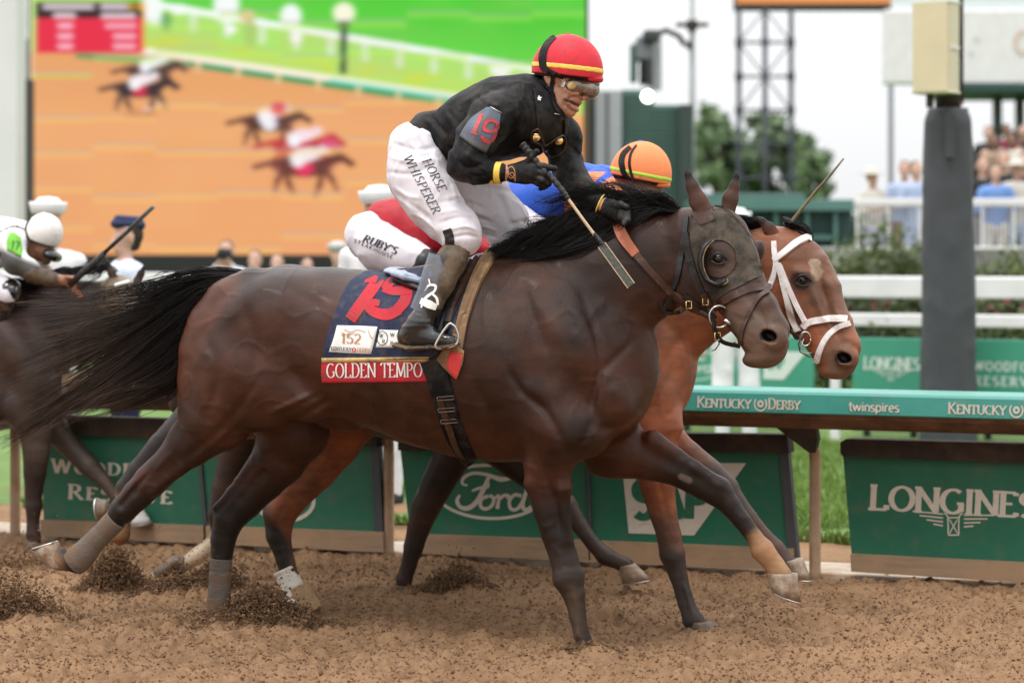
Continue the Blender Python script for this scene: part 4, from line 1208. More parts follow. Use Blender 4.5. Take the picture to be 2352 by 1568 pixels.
def racer(I, x, y, k, body, silk, cloth):
    for (lx, ly, mx, my, ex, ey) in ((-60,14,-72,40,-78,66),(-50,16,-40,50,-30,68),(46,18,38,52,28,78),(54,10,72,36,84,62)):
        I = paint(I, capm(x+lx*k, y+ly*k, x+mx*k, y+my*k, 7*k, 3)*.85, body); I = paint(I, capm(x+mx*k, y+my*k, x+ex*k, y+ey*k, 4.5*k, 3)*.75, body)
    I = paint(I, elm(x-8*k, y, 74*k, 27*k, .05), body); I = paint(I, capm(x+50*k, y-8*k, x+92*k, y-24*k, 13*k, 4), body); I = paint(I, capm(x+92*k, y-26*k, x+122*k, y-6*k, 8*k, 3), body)
    I = paint(I, capm(x-76*k, y-12*k, x-130*k, y+2*k, 7*k, 4)*.8, body)
    I = paint(I, elm(x-2*k, y+4*k, 26*k, 22*k), cloth); I = paint(I, elm(x+2*k, y-30*k, 42*k, 20*k, -.15), silk); I = paint(I, elm(x+48*k, y-44*k, 15*k, 13*k), silk); I = paint(I, elm(x-18*k, y-14*k, 20*k, 18*k), (250,250,252))
    return I
I = racer(I, 345, 165, .66, (74,52,52), (236,246,236), (70,90,110))
I = racer(I, 322, 205, .70, (60,46,50), (250,236,240), (214,46,76)); I = paint(I, elm(322, 262, 40, 10)*.4, (190,110,70)); I = paint(I, elm(338,250,9,8), (240,190,170)); I = paint(I, elm(362,242,8,7), (238,190,170))
I = racer(I, 620, 282, .74, (80,50,44), (252,236,240), (236,240,250))
I = racer(I, 690, 336, .80, (190,60,60), (252,226,236), (208,34,60)); I = racer(I, 700, 382, .88, (94,48,44), (246,240,250), (232,44,92))
I = paint(I, elm(640,250,18,14), (220,60,90)); I = paint(I, elm(760,330,24,12,.3)*.9, (226,80,120))
# module rows: thin grey line with a brighter band under it
rs = np.random.default_rng(99)
for cx in range(70, 1360, 144):
    for yy in np.arange(-60, 585, 100):
        q = yy + rs.integers(-30, 30); mx_ = (X >= cx)*(X < cx+144)
        I = paint(I, mx_*(np.abs(Y-q) < 2.2)*.45, (186,176,184)); I = paint(I, mx_*(Y > q+3)*(Y < q+16)*.35, (252,206,112) if q > 180 else (190,240,90))
        I = paint(I, mx_*(Y > q+16)*(Y < q+60)*rs.random()*.12, (236,160,140))
# race clock in the corner
sb = (X > 84)*(X < 327)*(Y > 7)*(Y < 121); I = paint(I, sb*1.0, (232,48,72)); I = paint(I, sb*(Y < 42)*1.0, (52,38,42)); I = paint(I, (X > 323)*(X < 333)*(Y > 5)*(Y < 118)*.8, (240,160,80))
def digits(x0, x1, y_, n_, c=(250,236,244)):
    global I
    for q in np.linspace(x0, x1, n_): I = paint(I, elm(q, y_, 6.5, 8, 0, .5)*.95, c)
digits(104,210,16,9); digits(236,288,16,5); digits(302,320,16,2,(246,186,50)); digits(128,168,36,4); digits(238,306,37,6)
for yy in (60, 84, 107): digits(138,162,yy,3,(252,200,216)); digits(248 if yy == 60 else 266,306,yy,5 if yy == 60 else 4,(252,200,216))
I = paint(I, (X < 76)*.4, (255,235,230))
for _b in range(2):
    J = np.pad(I, ((1,1),(2,2),(0,0)), mode='edge'); I = (J[:-2,2:-2]+J[2:,2:-2]+J[1:-1,:-4]+J[1:-1,4:]+2*J[1:-1,2:-2]+J[1:-1,1:-3]+J[1:-1,3:-1])/8
I = I*.95 + .05*np.array([1,.97,.94])
lc = np.where(I <= .04045, I/12.92, ((I+.055)/1.055)**2.4)
V = np.stack([(X-CX)/F*dS, np.full_like(X, CAMY+dS), CAMZ-(Y-HY)/F*dS], -1).reshape(-1, 3)
i_ = np.arange(NY-1)[:, None]*NX + np.arange(NX-1)[None]; Q = np.stack([i_, i_+NX, i_+NX+1, i_+1], -1).reshape(-1, 4)
me_ = bpy.data.materials.new('screen_picture'); me_.use_nodes = True; nn_ = me_.node_tree.nodes; nn_.clear()
e_ = nn_.new('ShaderNodeEmission'); vc = nn_.new('ShaderNodeVertexColor'); vc.layer_name = 'Col'; oo = nn_.new('ShaderNodeOutputMaterial')
me_.node_tree.links.new(vc.outputs[0], e_.inputs[0]); me_.node_tree.links.new(e_.outputs[0], oo.inputs[0]); e_.inputs[1].default_value = 1/2**vs.exposure
mesh('picture', V, Q, me_, scr, False, col=lc.reshape(-1, 3))
M['blackframe'] = pm('black_screen_frame', (.012,.012,.013), .6, .2, 3)
def bx(x0, y0, x1, y1, d, th, name, mat, parent=None, bev=.01):
    a = P(x0, y0, d); b = P(x1, y1, d); m = MB(); m.box(((a+b)/2 + [0, th/2, 0]), (abs(b[0]-a[0]), th, abs(a[2]-b[2])), bev=bev); return m.build(name, mat, parent)
bx(66, -90, 1352, 590, dS+.05, 1.0, 'housing', M['blackframe'], scr)
bx(60, 588, 1352, 640, dS-.1, 1.0, 'plinth', M['blackframe'], scr)
bx(80, 640, 1340, 760, dS+.1, .8, 'stand', M['blackframe'], scr)
bx(1340, 200, 1352, 640, dS-.2, .5, 'side_frame', M['blackframe'], scr)
bx(42, 182, 71, 640, dS-.3, .5, 'side_frame', M['frame'], scr)
w_ = tag(bx(-40, -120, 40, 760, 30, .5, 'white_column', pm('light_grey_cladding', (.66,.65,.65), .5, .06, 1)), 'broad pale grey column at the left edge of the picture', 'column')
tag(bx(42, 88, 84, 184, 43, .6, 'grey_cabinet', pm('mid_grey_cladding', (.45,.45,.47), .5, .05, 1)), 'mid grey box fixed beside the upper left of the video screen', 'cabinet')
tag(bx(30, -100, 84, 92, 43.6, .6, 'white_board', M['whitepaint']), 'white panel standing between the pale column and the race clock', 'panel')

# second screen, top right, on its gantry
s2 = empty('overhead_screen', P(1950, 0, 62), 'second video screen, only its orange lower edge in view at the top', 'screen')
me2 = bpy.data.materials.new('orange_screen_picture'); me2.use_nodes = True; b_ = me2.node_tree.nodes['Principled BSDF']; b_.inputs['Base Color'].default_value = (.1,.05,.02,1); b_.inputs['Emission Color'].default_value = (.72,.26,.07,1); b_.inputs['Emission Strength'].default_value = .7
bx(1692, -200, 2245, 9, 62, .1, 'picture', me2, s2); bx(1688, 10, 2230, 22, 62, .6, 'lower_frame', M['blackframe'], s2); bx(1690, -205, 2247, 9, 62.15, .8, 'housing', M['blackframe'], s2)
tw = empty('lattice_tower', P(1755, 600, 62)*[1,1,0], 'dark steel lattice tower holding up the second screen, in front of the trees', 'tower')
M['towersteel'] = pm('dark_blue_steel', (.045,.050,.065), .5, .2, 3)
for (xx, dd) in ((1697, 62), (1757, 61.3), (1817, 62), (1757, 63.3)):
    m = MB(); m.tube(np.array([P(xx, 20, dd), P(xx, 760, dd)]), .065 if dd != 63.3 else .05, 10); m.build('leg', M['towersteel'], tw, True)
lv = [22, 98, 176, 254, 332, 410, 488, 566, 644]
for i, yy in enumerate(lv[1:]):
    for (xa, xb_) in ((1697,1757),(1757,1817)):
        m = MB(); m.tube(np.array([P(xa, yy, 62), P(xb_, yy, 62)]), .035, 8); m.build('crossbar', M['towersteel'], tw, True)
    for xx in (1697, 1757, 1817):
        m = MB(); m.box(P(xx, yy, 61.95), (.19, .10, .24), bev=.03); m.build('joint_plate', M['towersteel'], tw)
for i in range(len(lv)-1):
    for (xa, xb_) in (((1697,1757),(1817,1757)) if i % 2 else ((1757,1697),(1757,1817))):
        m = MB(); m.tube(np.array([P(xa, lv[i], 62), P(xb_, lv[i+1], 62)]), .022, 7); m.build('brace', M['towersteel'], tw, True)

# lamp pole, loudspeakers, lamp
lp = empty('light_pole', P(1590, 600, 50)*[1,1,0], 'tall thin grey pole with a dark crossbar near its top', 'pole')
m = MB(); m.cyl(P(1590, -60, 50), P(1590, 640, 50), .05, .07); m.build('pole', pm('grey_galvanised', (.30,.31,.32), .5, .1, 3), lp, True)
bx(1553, 52, 1628, 62, 49.9, .12, 'crossbar', M['darksteel'], lp); bx(1578, 46, 1602, 70, 49.8, .2, 'bracket', M['darksteel'], lp); bx(1576, 95, 1590, 112, 49.8, .2, 'small_lamp', M['darksteel'], lp)
M['siding'] = pm('green_siding', (.085,.165,.140), .6, .08, 2)
spk = empty('loudspeaker_cluster', P(1485, 210, 44), 'grey loudspeaker cluster standing on the roof of the green building', 'loudspeaker')
bx(1462, 82, 1502, 140, 44, .5, 'speaker', pm('grey_speaker', (.22,.23,.25), .5, .1, 3), spk, .05); bx(1470, 140, 1486, 196, 44, .3, 'speaker', M['blackframe'], spk, .04)
bx(1478, 68, 1516, 96, 43.8, .4, 'speaker', M['frame'], spk, .04); bx(1448, 100, 1464, 190, 44.1, .3, 'speaker', M['siding'], spk, .04); bx(1486, 132, 1500, 200, 43.9, .3, 'speaker', M['frame'], spk, .03)
bx(1498, 80, 1520, 206, 44.3, .3, 'mast', pm('pale_mast', (.5,.5,.52), .5, .05, 3), spk); m = MB(); m.tube(np.array([P(x_, y_, 44.1) for x_, y_ in ((1500,82),(1530,70),(1560,84),(1572,104))]), .05, 8); m.build('arm', M['darksteel'], spk, True)
lamp = MB(); lathe(lamp, P(1488, 222, 37), (0,-1,0), [(.0005,.06)]+[(.085*math.sin(t), .085*math.cos(t)-.03) for t in np.linspace(.2, 2.6, 8)], 18)
ml = bpy.data.materials.new('lit_lamp'); ml.use_nodes = True; b_ = ml.node_tree.nodes['Principled BSDF']; b_.inputs['Emission Color'].default_value = (1,.97,.88,1); b_.inputs['Emission Strength'].default_value = 6
tag(lamp.build('lamp', ml, None, True, loc=P(1488, 222, 37)), 'small glowing round lamp on the wall of the green building', 'lamp')

# green building beside the screen
gb_ = empty('green_building', P(1470, 640, 38)*[1,1,0], 'tall green sided building with a grey panel beside the video screen', 'building')
pass
M['sidingd'] = pm('dark_green_trim', (.028,.045,.040), .6, .1, 2)
bx(1428, 206, 1502, 780, 38.2, 3, 'wall', M['siding'], gb_); bx(1502, 241, 1560, 780, 38.2, 3, 'wall', M['siding'], gb_)
bx(1366, 208, 1428, 780, 38.0, 3, 'grey_panel', pm('grey_cladding', (.30,.31,.33), .5, .05, 2, stretch=(1,1,.1)), gb_); bx(1352, 204, 1366, 780, 37.95, 3, 'dark_trim', M['blackframe'], gb_)
bx(1560, 240, 1592, 780, 38.0, 3, 'corner_column', M['sidingd'], gb_)
bx(1392, 212, 1397, 770, 37.96, .06, 'panel_joint', M['frame'], gb_); bx(1440, 328, 1492, 350, 38.12, .1, 'vent', pm('grey_green_vent', (.12,.16,.16), .6, .05), gb_)
tmpl = None
for k, yy in enumerate(np.arange(216, 470, 10.5)):
    xb_ = 1502 if yy < 243 else 1559
    o_ = bx(1429, yy, xb_, yy+2.4, 38.15, .06, 'siding_board', M['siding'], gb_, 0)
# low green stand
gs = empty('green_stand', P(1800, 640, 36)*[1,1,0], 'low dark green stand with a pale green roof edge behind the horses’ ears', 'building')
M['standroof'] = pm('pale_green_metal', (.075,.17,.145), .5, .08, 2); M['standwall'] = pm('deep_green_wall', (.020,.060,.052), .6, .15, 2)
bx(1590, 458, 1962, 484, 36, 2.5, 'roof', M['standroof'], gs); bx(1592, 484, 1958, 780, 36.3, 2, 'wall', M['standwall'], gs)
for xx in (1622, 1700, 1778, 1850, 1915): bx(xx, 486, xx+9, 700, 36.1, .15, 'column', M['standroof'], gs)
bx(1850, 540, 1912, 552, 36.15, .1, 'handrail', M['standroof'], gs); bx(1600, 444, 1850, 458, 36.4, 1.6, 'roof_step', M['siding'], gs)
# white canopy with sign face, right
cn = empty('grandstand', P(2250, 640, 48)*[1,1,0], 'grandstand with a broad white sign face and dark green columns at the upper right', 'grandstand')
bx(2032, 22, 2420, 193, 48, .4, 'sign_face', M['whitepaint'], cn, .03); bx(2190, 194, 2440, 212, 47.8, 3, 'eave', M['standwall'], cn); bx(2052, -30, 2420, 22, 48.2, .3, 'upper_band', pm('pale_band', (.60,.66,.66), .5, .04), cn)
for xx in (2288, 2340, 2400): bx(xx, 212, xx+14, 560, 49, .4, 'column', M['sidingd'], cn)
bx(2285, 300, 2440, 308, 49, .1, 'handrail', M['sidingd'], cn)
for xx in np.arange(2300, 2440, 8): bx(xx, 308, xx+1.6, 345, 49, .05, 'baluster', M['sidingd'], cn, 0)
bx(2250, 345, 2460, 780, 50, 2, 'terrace', M['standwall'], cn)
art_text(Fr(47.97, 0, 0), 'D', 2238, 96, 2250, 96, 12, 0, pm('faint_grey_print', (.5,.52,.55), .6, 0), cn, thick=.2, thin=.12, serif=True)
art_text(Fr(47.97, 0, 0), 'Y', 2226, 130, 2238, 130, 12, 0, bpy.data.materials['faint_grey_print'], cn, thick=.2, thin=.12, serif=True)
art_text(Fr(47.97, 0, 0), 'O', 2330, 122, 2372, 122, 50, 0, pm('faint_orange_print', (.66,.50,.42), .6, 0), cn, thick=.2, thin=.12, serif=False)
tag(bx(2043, 195, 2053, 780, 44, .2, 'slim_pole', pm('grey_pole', (.28,.29,.31), .5, .05)), 'slim grey pole standing left of the padded post', 'pole')

# platform with railing and crowd
plat = tag(bx(1960, 570, 2480, 780, 30, 6, 'platform', pm('platform_concrete', (.35,.34,.33), .8, .1)), 'raised concrete viewing platform behind the shrubs', 'platform')
pf = empty('platform_railing', P(2150, 570, 29.7), 'white picket railing along the front of the viewing platform', 'railing')
bx(1964, 456, 2480, 474, 29.6, .08, 'top_rail', M['whitepaint'], pf)
bx(1964, 566, 2480, 574, 29.6, .06, 'bottom_rail', M['whitepaint'], pf)
for k, xx in enumerate(np.arange(1966, 2400, 9.0)):
    bx(xx, 474, xx+(5.5 if k % 8 == 0 else 2.6), 568, 29.62, .04, 'picket', M['whitepaint'] if k % 8 == 0 else bpy.data.materials['grey_pole'], pf, 0)

# trees
def tree(px_, d, h, crowns, n, seed, label):
    b0 = P(px_, 600, d); b0[2] = 0; rt = empty('tree', b0, label, 'tree', 'trees beyond the track')
    m = MB(); m.tube(catmull(np.array([b0, b0+[.1,0,h*.3], b0+[-.2,0,h*.6], b0+[.1,0,h*.9]]), 6), np.linspace(.35, .08, 19), 10)
    tr_ = m.build('trunk', pm('bark', (.06,.045,.035), .9, .3, 3), rt, True)
    rb = np.random.default_rng(seed+100); C_ = []
    for (cx, cy, rx, ry) in crowns:
        for q in range(7):
            C_.append([*P(cx+rb.normal()*rx*.45, cy+rb.normal()*ry*.4, d+rb.normal()*1.2), rx/F*d*.42, 1.4, ry/F*d*.42])
    for c_ in C_[::5]:
        m = MB(); m.tube(catmull(np.array([b0+[0,0,h*.4], (b0+[0,0,h*.55])*.5+np.array(c_[:3])*.5, np.array(c_[:3])]), 4), np.linspace(.12, .03, 9), 6); m.build('limb', bpy.data.materials['bark'], tr_, True)
    foliage('crown', C_, n, .22, ((.08,.125,.07),(.22,.30,.15)), None, rt, seed, shell=.15)
tree(1660, 85, 6.0, [(1640,300,45,50),(1680,360,70,60),(1640,400,50,50),(1620,340,30,40)], 3600, 1, 'leafy green tree seen through the left side of the lattice tower')
tree(1765, 88, 6.0, [(1760,290,50,40),(1790,350,60,60),(1760,410,70,50)], 3300, 2, 'leafy green tree directly behind the middle of the lattice tower')
tree(1860, 86, 4.5, [(1850,400,38,55),(1885,365,14,22),(1870,450,45,40),(1835,330,20,35)], 2500, 3, 'leafy green tree thinning out to the right of the lattice tower')
foliage('far_greenery', [[*P(x_, 640, 95), 6, 3, 2.8] for x_ in range(1000, 2800, 150)], 9000, .3, ((.02,.04,.015),(.07,.12,.04)), 'stuff', seed=8)

# ------------------------------------------------------------------ people on the infield and platform
U = {k: pm(k+'_cloth', c, .8, .1, 6) for k, c in dict(uniform_white=(.74,.74,.77), shirt_blue=(.62,.68,.80), navy_cap=(.014,.02,.07), black=(.02,.02,.022), grey=(.16,.15,.15),
     sky=(.14,.26,.55), paleblue=(.36,.44,.60), cream=(.58,.54,.48), pink=(.55,.22,.25), maroon=(.22,.02,.05), tan=(.35,.24,.17), lav=(.45,.44,.60)).items()}
M['hairbrown'] = pm('brown_hair', (.03,.018,.012), .7, .2, 20)
def person(px_, d, H, top, bottom, label, hat=None, yaw=0, z0=0.0, h=.022, group=None, arms='down', camera=False, skin=None, hatm=None, name='person'):
    """standing figure: H height, z0 floor; yaw: which way the figure faces (0 right, 90 towards camera ...)"""
    w0 = P(px_, HY, d); w0[2] = z0; rt = empty(name, w0, label, 'person', group)
    fx = np.array([math.cos(math.radians(yaw)), -math.sin(math.radians(yaw)), 0]); sx = np.array([-fx[1], fx[0], 0])
    class G: pass
    fr = Fr(10, 0, 0); fr.o = w0.copy(); fr.e1 = fx; fr.e2 = sx; k = H/1.8
    def V3(f, s, z): return np.array([f*k, s*k, z*k])
    def legs(s, g):
        for sg in (-1, 1):
            for a_, b_, ra, rb in ((V3(0,sg*.09,.90),V3(.01,sg*.10,.50),.088,.066),(V3(.01,sg*.10,.50),V3(-.01,sg*.10,.08),.062,.044)): s.cone(a_, b_, ra*k*g, rb*k*g, 1, .03)
    def feet(s, g):
        for sg in (-1, 1): s.cone(V3(-.03,sg*.10,.04), V3(.15,sg*.11,.03), .042*k*g, .035*k*g, 1.1, .02)
    def torso(s, g):
        s.cone(V3(0,0,.95), V3(0,0,1.16), .105*k*g, .108*k*g, 1.45, .05); s.cone(V3(0,0,1.16), V3(.01,0,1.40), .110*k*g, .105*k*g, 1.6, .05)
        s.cone(V3(0,-.13,1.44), V3(0,.13,1.44), .062*k*g, .062*k*g, 1, .05)
    hands = []
    def armsf(s, g, hand=False):
        for sg in (-1, 1):
            S0 = V3(0,sg*.20,1.43)
            if arms == 'down': E = V3(-.02,sg*.26,1.14); Wr = V3(.06,sg*.25,.88)
            elif arms == 'up': E = V3(.16,sg*.24,1.26); Wr = V3(.22,sg*.08,1.52)
            else: E = V3(.05,sg*.27,1.16); Wr = V3(.25,sg*.16,1.20)
            if not hand: s.cone(S0, E, .052*k*g, .042*k*g, 1, .03); s.cone(E, Wr, .042*k*g, .030*k*g, 1, .02)
            else:
                dr = (Wr-E)/np.linalg.norm(Wr-E); s.cone(E, Wr, .036*k, .027*k, 1, .02); s.cone(Wr, Wr+dr*.08*k, .032*k, .028*k, .6, .02)
                for q in range(4): s.cone(Wr+dr*.08*k+np.array([0,0,(q-1.5)*.018*k]), Wr+dr*.155*k+np.array([.01,0,(q-1.5)*.02*k]), .010*k, .008*k, 1, .006)
                s.cone(Wr+dr*.03*k, Wr+dr*.09*k+np.array([0,-sg*.03*k,.03*k]), .012*k, .009*k, 1, .008)
    s = SDF(fr, h*.55)
    s.cone(V3(0,0,1.44), V3(.01,0,1.56), .052*k, .05*k, 1, .03); s.cone(V3(-.01,0,1.69), V3(-.012,0,1.71), .092*k, .092*k, .86, .02); s.cone(V3(.02,0,1.66), V3(.035,0,1.59), .072*k, .052*k, .9, .02)
    s.cone(V3(.092,0,1.66), V3(.108,0,1.625), .013*k, .018*k, 1, .012); s.cone(V3(.082,-.02,1.585), V3(.082,.02,1.585), .012*k, .012*k, 1, .01)
    for sg in (-1, 1):
        s.cone(V3(-.01,sg*.080,1.67), V3(-.012,sg*.084,1.64), .018*k, .014*k, .6, .01); s.cone(V3(.088,sg*.034,1.675), V3(.088,sg*.034,1.675)+1e-4, .016*k, .016*k, 1, .012, -1); s.cone(V3(.078,sg*.034,1.675), V3(.078,sg*.034,1.675)+1e-4, .013*k, .013*k, 1, .004)
    torso(s, .86); legs(s, .84); feet(s, .8); armsf(s, .8); armsf(s, 1, True)
    V, Q, L = s.mesh(); mesh('body', V, Q, skin or M['skinl'], rt)
    s = SDF(fr, h*.7); torso(s, 1.04); armsf(s, 1.1); s.dispf = folds(.006, 6, int(px_) % 50)
    V, Q, L = s.mesh(); sh_ = mesh('shirt', V, Q, top, rt)
    s = SDF(fr, h*.7); legs(s, 1.08); s.cone(V3(0,-.06,.92), V3(0,.06,.92), .105*k, .105*k, 1, .04); s.dispf = folds(.006, 6, int(px_) % 50+5)
    V, Q, L = s.mesh(); mesh('trousers', V, Q, bottom, rt)
    s = SDF(fr, h*.7); feet(s, 1.15); V, Q, L = s.mesh(); mesh('shoes', V, Q, U['black'], rt)
    top_ = fr.W(V3(-.012,0,1.715))
    if hat == 'sailor':
        m = MB(); lathe(m, top_+[0,0,.035*k], (.05*fx[0],.05*fx[1],1), [(.0005,.095*k),(.06*k,.088*k),(.093*k,.055*k),(.098*k,.005*k)], 24); o_ = m.build('sailor_cap', hatm or U['uniform_white'], rt, True)
        m = MB(); lathe(m, top_+[0,0,.030*k], (.05*fx[0],.05*fx[1],1), [(.099*k,-.01*k),(.104*k,-.008*k),(.122*k,.058*k),(.118*k,.064*k),(.100*k,.03*k),(.096*k,.0)], 24); m.build('cap_brim', hatm or U['uniform_white'], o_, True)
    elif hat == 'garrison':
        m = MB(); sd_ = SDF(fr, .008); sd_.cone(V3(-.085,0,1.785), V3(.06,0,1.80), .034*k, .028*k, 1.9, .01); sd_.cone(V3(-.09,0,1.755), V3(.075,0,1.765), .042*k, .034*k, 2.1, .01); V, Q, L = sd_.mesh(); mesh('garrison_cap', V, Q, hatm or U['navy_cap'], rt)
    elif hat == 'brim':
        m = MB(); lathe(m, top_+[0,0,.02*k], (0,0,1), [(.0005,.12*k),(.07*k,.11*k),(.095*k,.05*k),(.10*k,.015*k),(.20*k,.005*k),(.21*k,-.003*k),(.10*k,-.005*k)], 20); m.build('wide_hat', hatm or U['cream'], rt, True)
    if hat != 'brim' :
        s = SDF(fr, .012); s.cone(V3(-.035,0,1.70), V3(-.03,0,1.725), .088*k, .088*k, .92, .02); s.cone(V3(-.05,0,1.66), V3(-.055,0,1.62), .070*k, .05*k, 1, .02); V, Q, L = s.mesh(); mesh('hair', V, Q, M['hairbrown'], rt)
    if camera:
        q = fr.W(V3(.15,0,1.655)); cm = empty('camera_body', q, 'black camera with a long lens raised by the ' + camera, 'camera')
        m = MB(); m.box(q, (.10*k, .15*k, .11*k), [fx, sx, fr.ez], bev=.02); m.build('case', U['black'], cm); m = MB(); m.cyl(q+fx*.04, q+fx*.24, .045, .055, 16); m.build('lens', U['black'], cm, True)
    return rt
person(1690, 18.9, 1.80, U['uniform_white'], U['uniform_white'], 'sailor in white uniform and white round cap standing behind the horses’ heads', 'sailor', 90, arms='down')
person(112, 16.3, 1.83, U['uniform_white'], U['uniform_white'], 'sailor in white round cap standing behind the white-capped jockey', 'sailor', 55)
person(290, 17.2, 1.74, U['shirt_blue'], U['navy_cap'], 'woman in pale blue shirt, tie and navy cap looking left', 'garrison', 150)
person(868, 15.2, 1.88, U['uniform_white'], U['uniform_white'], 'older sailor in white round cap standing behind the red silks', 'sailor', 120, skin=M['skin'])
ph = 'people in front of the video screen'
person(520, 25, 1.60, U['uniform_white'], U['black'], 'person in white shirt holding a camera up in front of the screen', None, 90, group=ph, arms='up', camera='photographer in a white shirt', h=.03)
person(586, 25.5, 1.50, U['uniform_white'], U['black'], 'shorter person in white between the two photographers', None, 90, group=ph, arms='up', h=.03)
person(637, 26, 1.46, U['tan'], U['black'], 'person in tan clothes right of the shorter white figure', None, 90, group=ph, h=.03)
person(775, 24.5, 1.56, U['maroon'], U['black'], 'person in maroon with a pale grey cap left of the red silks', 'sailor', 90, group=ph, h=.03, hatm=pm('pale_grey_cap', (.5,.5,.5), .7, .1))
person(705, 27, 1.42, U['grey'], U['black'], 'person in dark grey low in front of the screen plinth', None, 60, group=ph, h=.03)
cg = 'spectators on the viewing platform'
for (px_, d_, H_, tp, bt_, lab, hat_, yw, hm_) in (
    (2003, 31.0, 1.50, 'cream', 'lav', 'spectator in a pale dress with one arm raised, left end of the railing', 'brim', 60, None),
    (2078, 31.4, 1.62, 'paleblue', 'maroon', 'spectator in a pale blue jacket left of the padded post', None, 100, None),
    (2104, 31.0, 1.60, 'paleblue', 'paleblue', 'spectator in light blue nearest the left side of the padded post', None, 80, None),
    (2286, 31.0, 1.56, 'sky', 'cream', 'spectator in a bright blue jacket right of the padded post', None, 90, None),
    (2335, 31.2, 1.62, 'cream', 'paleblue', 'spectator in cream with a pale hat at the right edge', 'brim', 90, None),
    (2256, 32.2, 1.70, 'black', 'grey', 'spectator in black just right of the padded post', None, 70, None),
    (2306, 32.4, 1.78, 'black', 'grey', 'tall spectator in black behind the bright blue jacket', None, 100, None),
    (2352, 32.6, 1.76, 'maroon', 'grey', 'spectator in maroon at the right edge of the platform', None, 90, None)):
    person(px_, d_, H_, U[tp], U[bt_], lab, hat_, yw, z0=.98, h=.04, group=cg, arms='bent')
for i, (px_, z_, c_) in enumerate(((2262,1.75,'black'),(2282,2.0,'tan'),(2300,1.8,'grey'),(2322,2.05,'cream'),(2340,1.85,'black'),(2360,2.1,'grey'))):
    person(px_, 40+i*.4, 1.72, U[c_], U['black'], ['dark suited figure at the left of the upper crowd', 'figure in tan in the upper crowd', 'figure in grey in the middle of the upper crowd', 'figure in cream in the upper crowd', 'dark figure near the right of the upper crowd', 'grey figure cut by the right edge, upper crowd'][i], None, 90, z0=z_-.4, h=.05, group='spectators standing in the upper rows', arms='bent', skin=M['skind'] if i % 2 else None)
for i, (px_, z_, c_, lb) in enumerate(((2272,1.5,'sky','figure in blue low in the upper crowd, behind the black suit'),(2292,1.45,'cream','figure in cream low in the upper crowd'),(2314,1.5,'black','dark figure low in the middle of the upper crowd'),(2332,1.4,'pink','figure in dusty pink low in the upper crowd'),(2350,1.5,'lav','figure in lavender low at the right of the upper crowd'),
    (2270,2.25,'black','dark figure standing highest at the left of the upper crowd'),(2312,2.3,'maroon','figure in maroon standing highest in the upper crowd'),(2348,2.3,'black','dark figure standing highest at the right of the upper crowd'))):
    person(px_, 41.5+i*.3, 1.72, U[c_], U['black'], lb, 'brim' if i in (1, 4) else None, 80+10*(i % 3), z0=z_-.4, h=.055, group='spectators standing in the upper rows', arms='bent', skin=M['skind'] if i % 3 == 0 else None)
tag(bx(2246, 462, 2480, 640, 39.5, 5, 'upper_terrace', M['sidingd']), 'dark stepped terrace under the upper crowd', 'terrace')
# ------------------------------------------------------------------ horses
def trunk_nodes(T=lambda x, y: (x, y), q=1.0):
    """trunk of a galloping thoroughbred, (px,py,off,r,ratio)"""
    N = [(1415,905,0,72,.95),(1375,880,0,122,.80),(1310,835,0,205,.70),(1230,815,0,240,.69),(1150,822,0,237,.72),(1070,820,0,226,.77),(990,818,0,208,.82),
         (910,806,0,186,.91),(830,795,0,173,.95),(750,780,0,166,.96),(670,776,0,165,.98),(600,784,0,155,1.02),(545,800,0,118,1.15)]
    return [(*T(x, y), o, r*q, ra) for x, y, o, r, ra in N]

def horse_sdf(fr, T, q, h, neck, head, legs, extra=None):
    s = SDF(fr, h)
    s.chain(trunk_nodes(T, q), k=.022)
    def e2(px, py, off, rx, ry, rl, ang=0, k=.03, op=1, T=T, q=q):
        x, y = T(px, py)
        s.ell(x, y, -off, rx*q, ry*q, rl, ang, k, op); s.ell(x, y, off, rx*q, ry*q, rl, ang, k, op)
    def c2(nodes, k=.03, op=1, ratio=1):
        for sg in (-1, 1):
            s.chain([(*T(x, y), sg*o, r*q) for x, y, o, r in nodes], ratio=ratio, k=k, op=op)
    # hind quarters
    e2(620,735,.13, 150,105,.17, -15, .05)
    e2(515,845,.15, 88,150,.13, 8, .05)
    e2(600,880,.17, 115,110,.12, 0, .05)
    e2(700,905,.15, 70,60,.11, 40, .05)
    c2([(575,652,.11,34),(520,690,.12,38),(484,742,.13,42),(462,805,.14,40),(450,870,.15,34),(440,940,.15,30)], k=.06)
    # shoulder, upper arm, breast
    e2(1225,745,.15, 58,125,.07, -28, .05)
    e2(1330,790,.17, 60,130,.09, -32, .04)
    e2(1240,930,.175, 84,108,.112, -38, .05)
    e2(1395,905,.13, 66,95,.11, -10, .035)
    e2(1432,905,.075, 44,80,.085, -8, .03)
    e2(1350,985,.15, 55,62,.09, -20, .035)
    e2(755,790,.36, 60,90,.06, 10, .08, -1)
    s.chain(neck, k=.035)
    s.chain(head, k=.015)
    for lg in legs:
        s.chain(lg[:2], k=.05)
        s.chain(lg[1:], k=.009)
    if extra: extra(s, e2, c2)
    return s

def disp_coat(S, W, Z):
    # veins, tendons and skin wrinkles
    v = fbm(S*5, W*5, Z*4, 3) * .004
    v = v + .0022 * np.clip(1 - np.abs(vnoise(S*11+3, W*9, Z*9)) * 7, 0, 1)
    return v

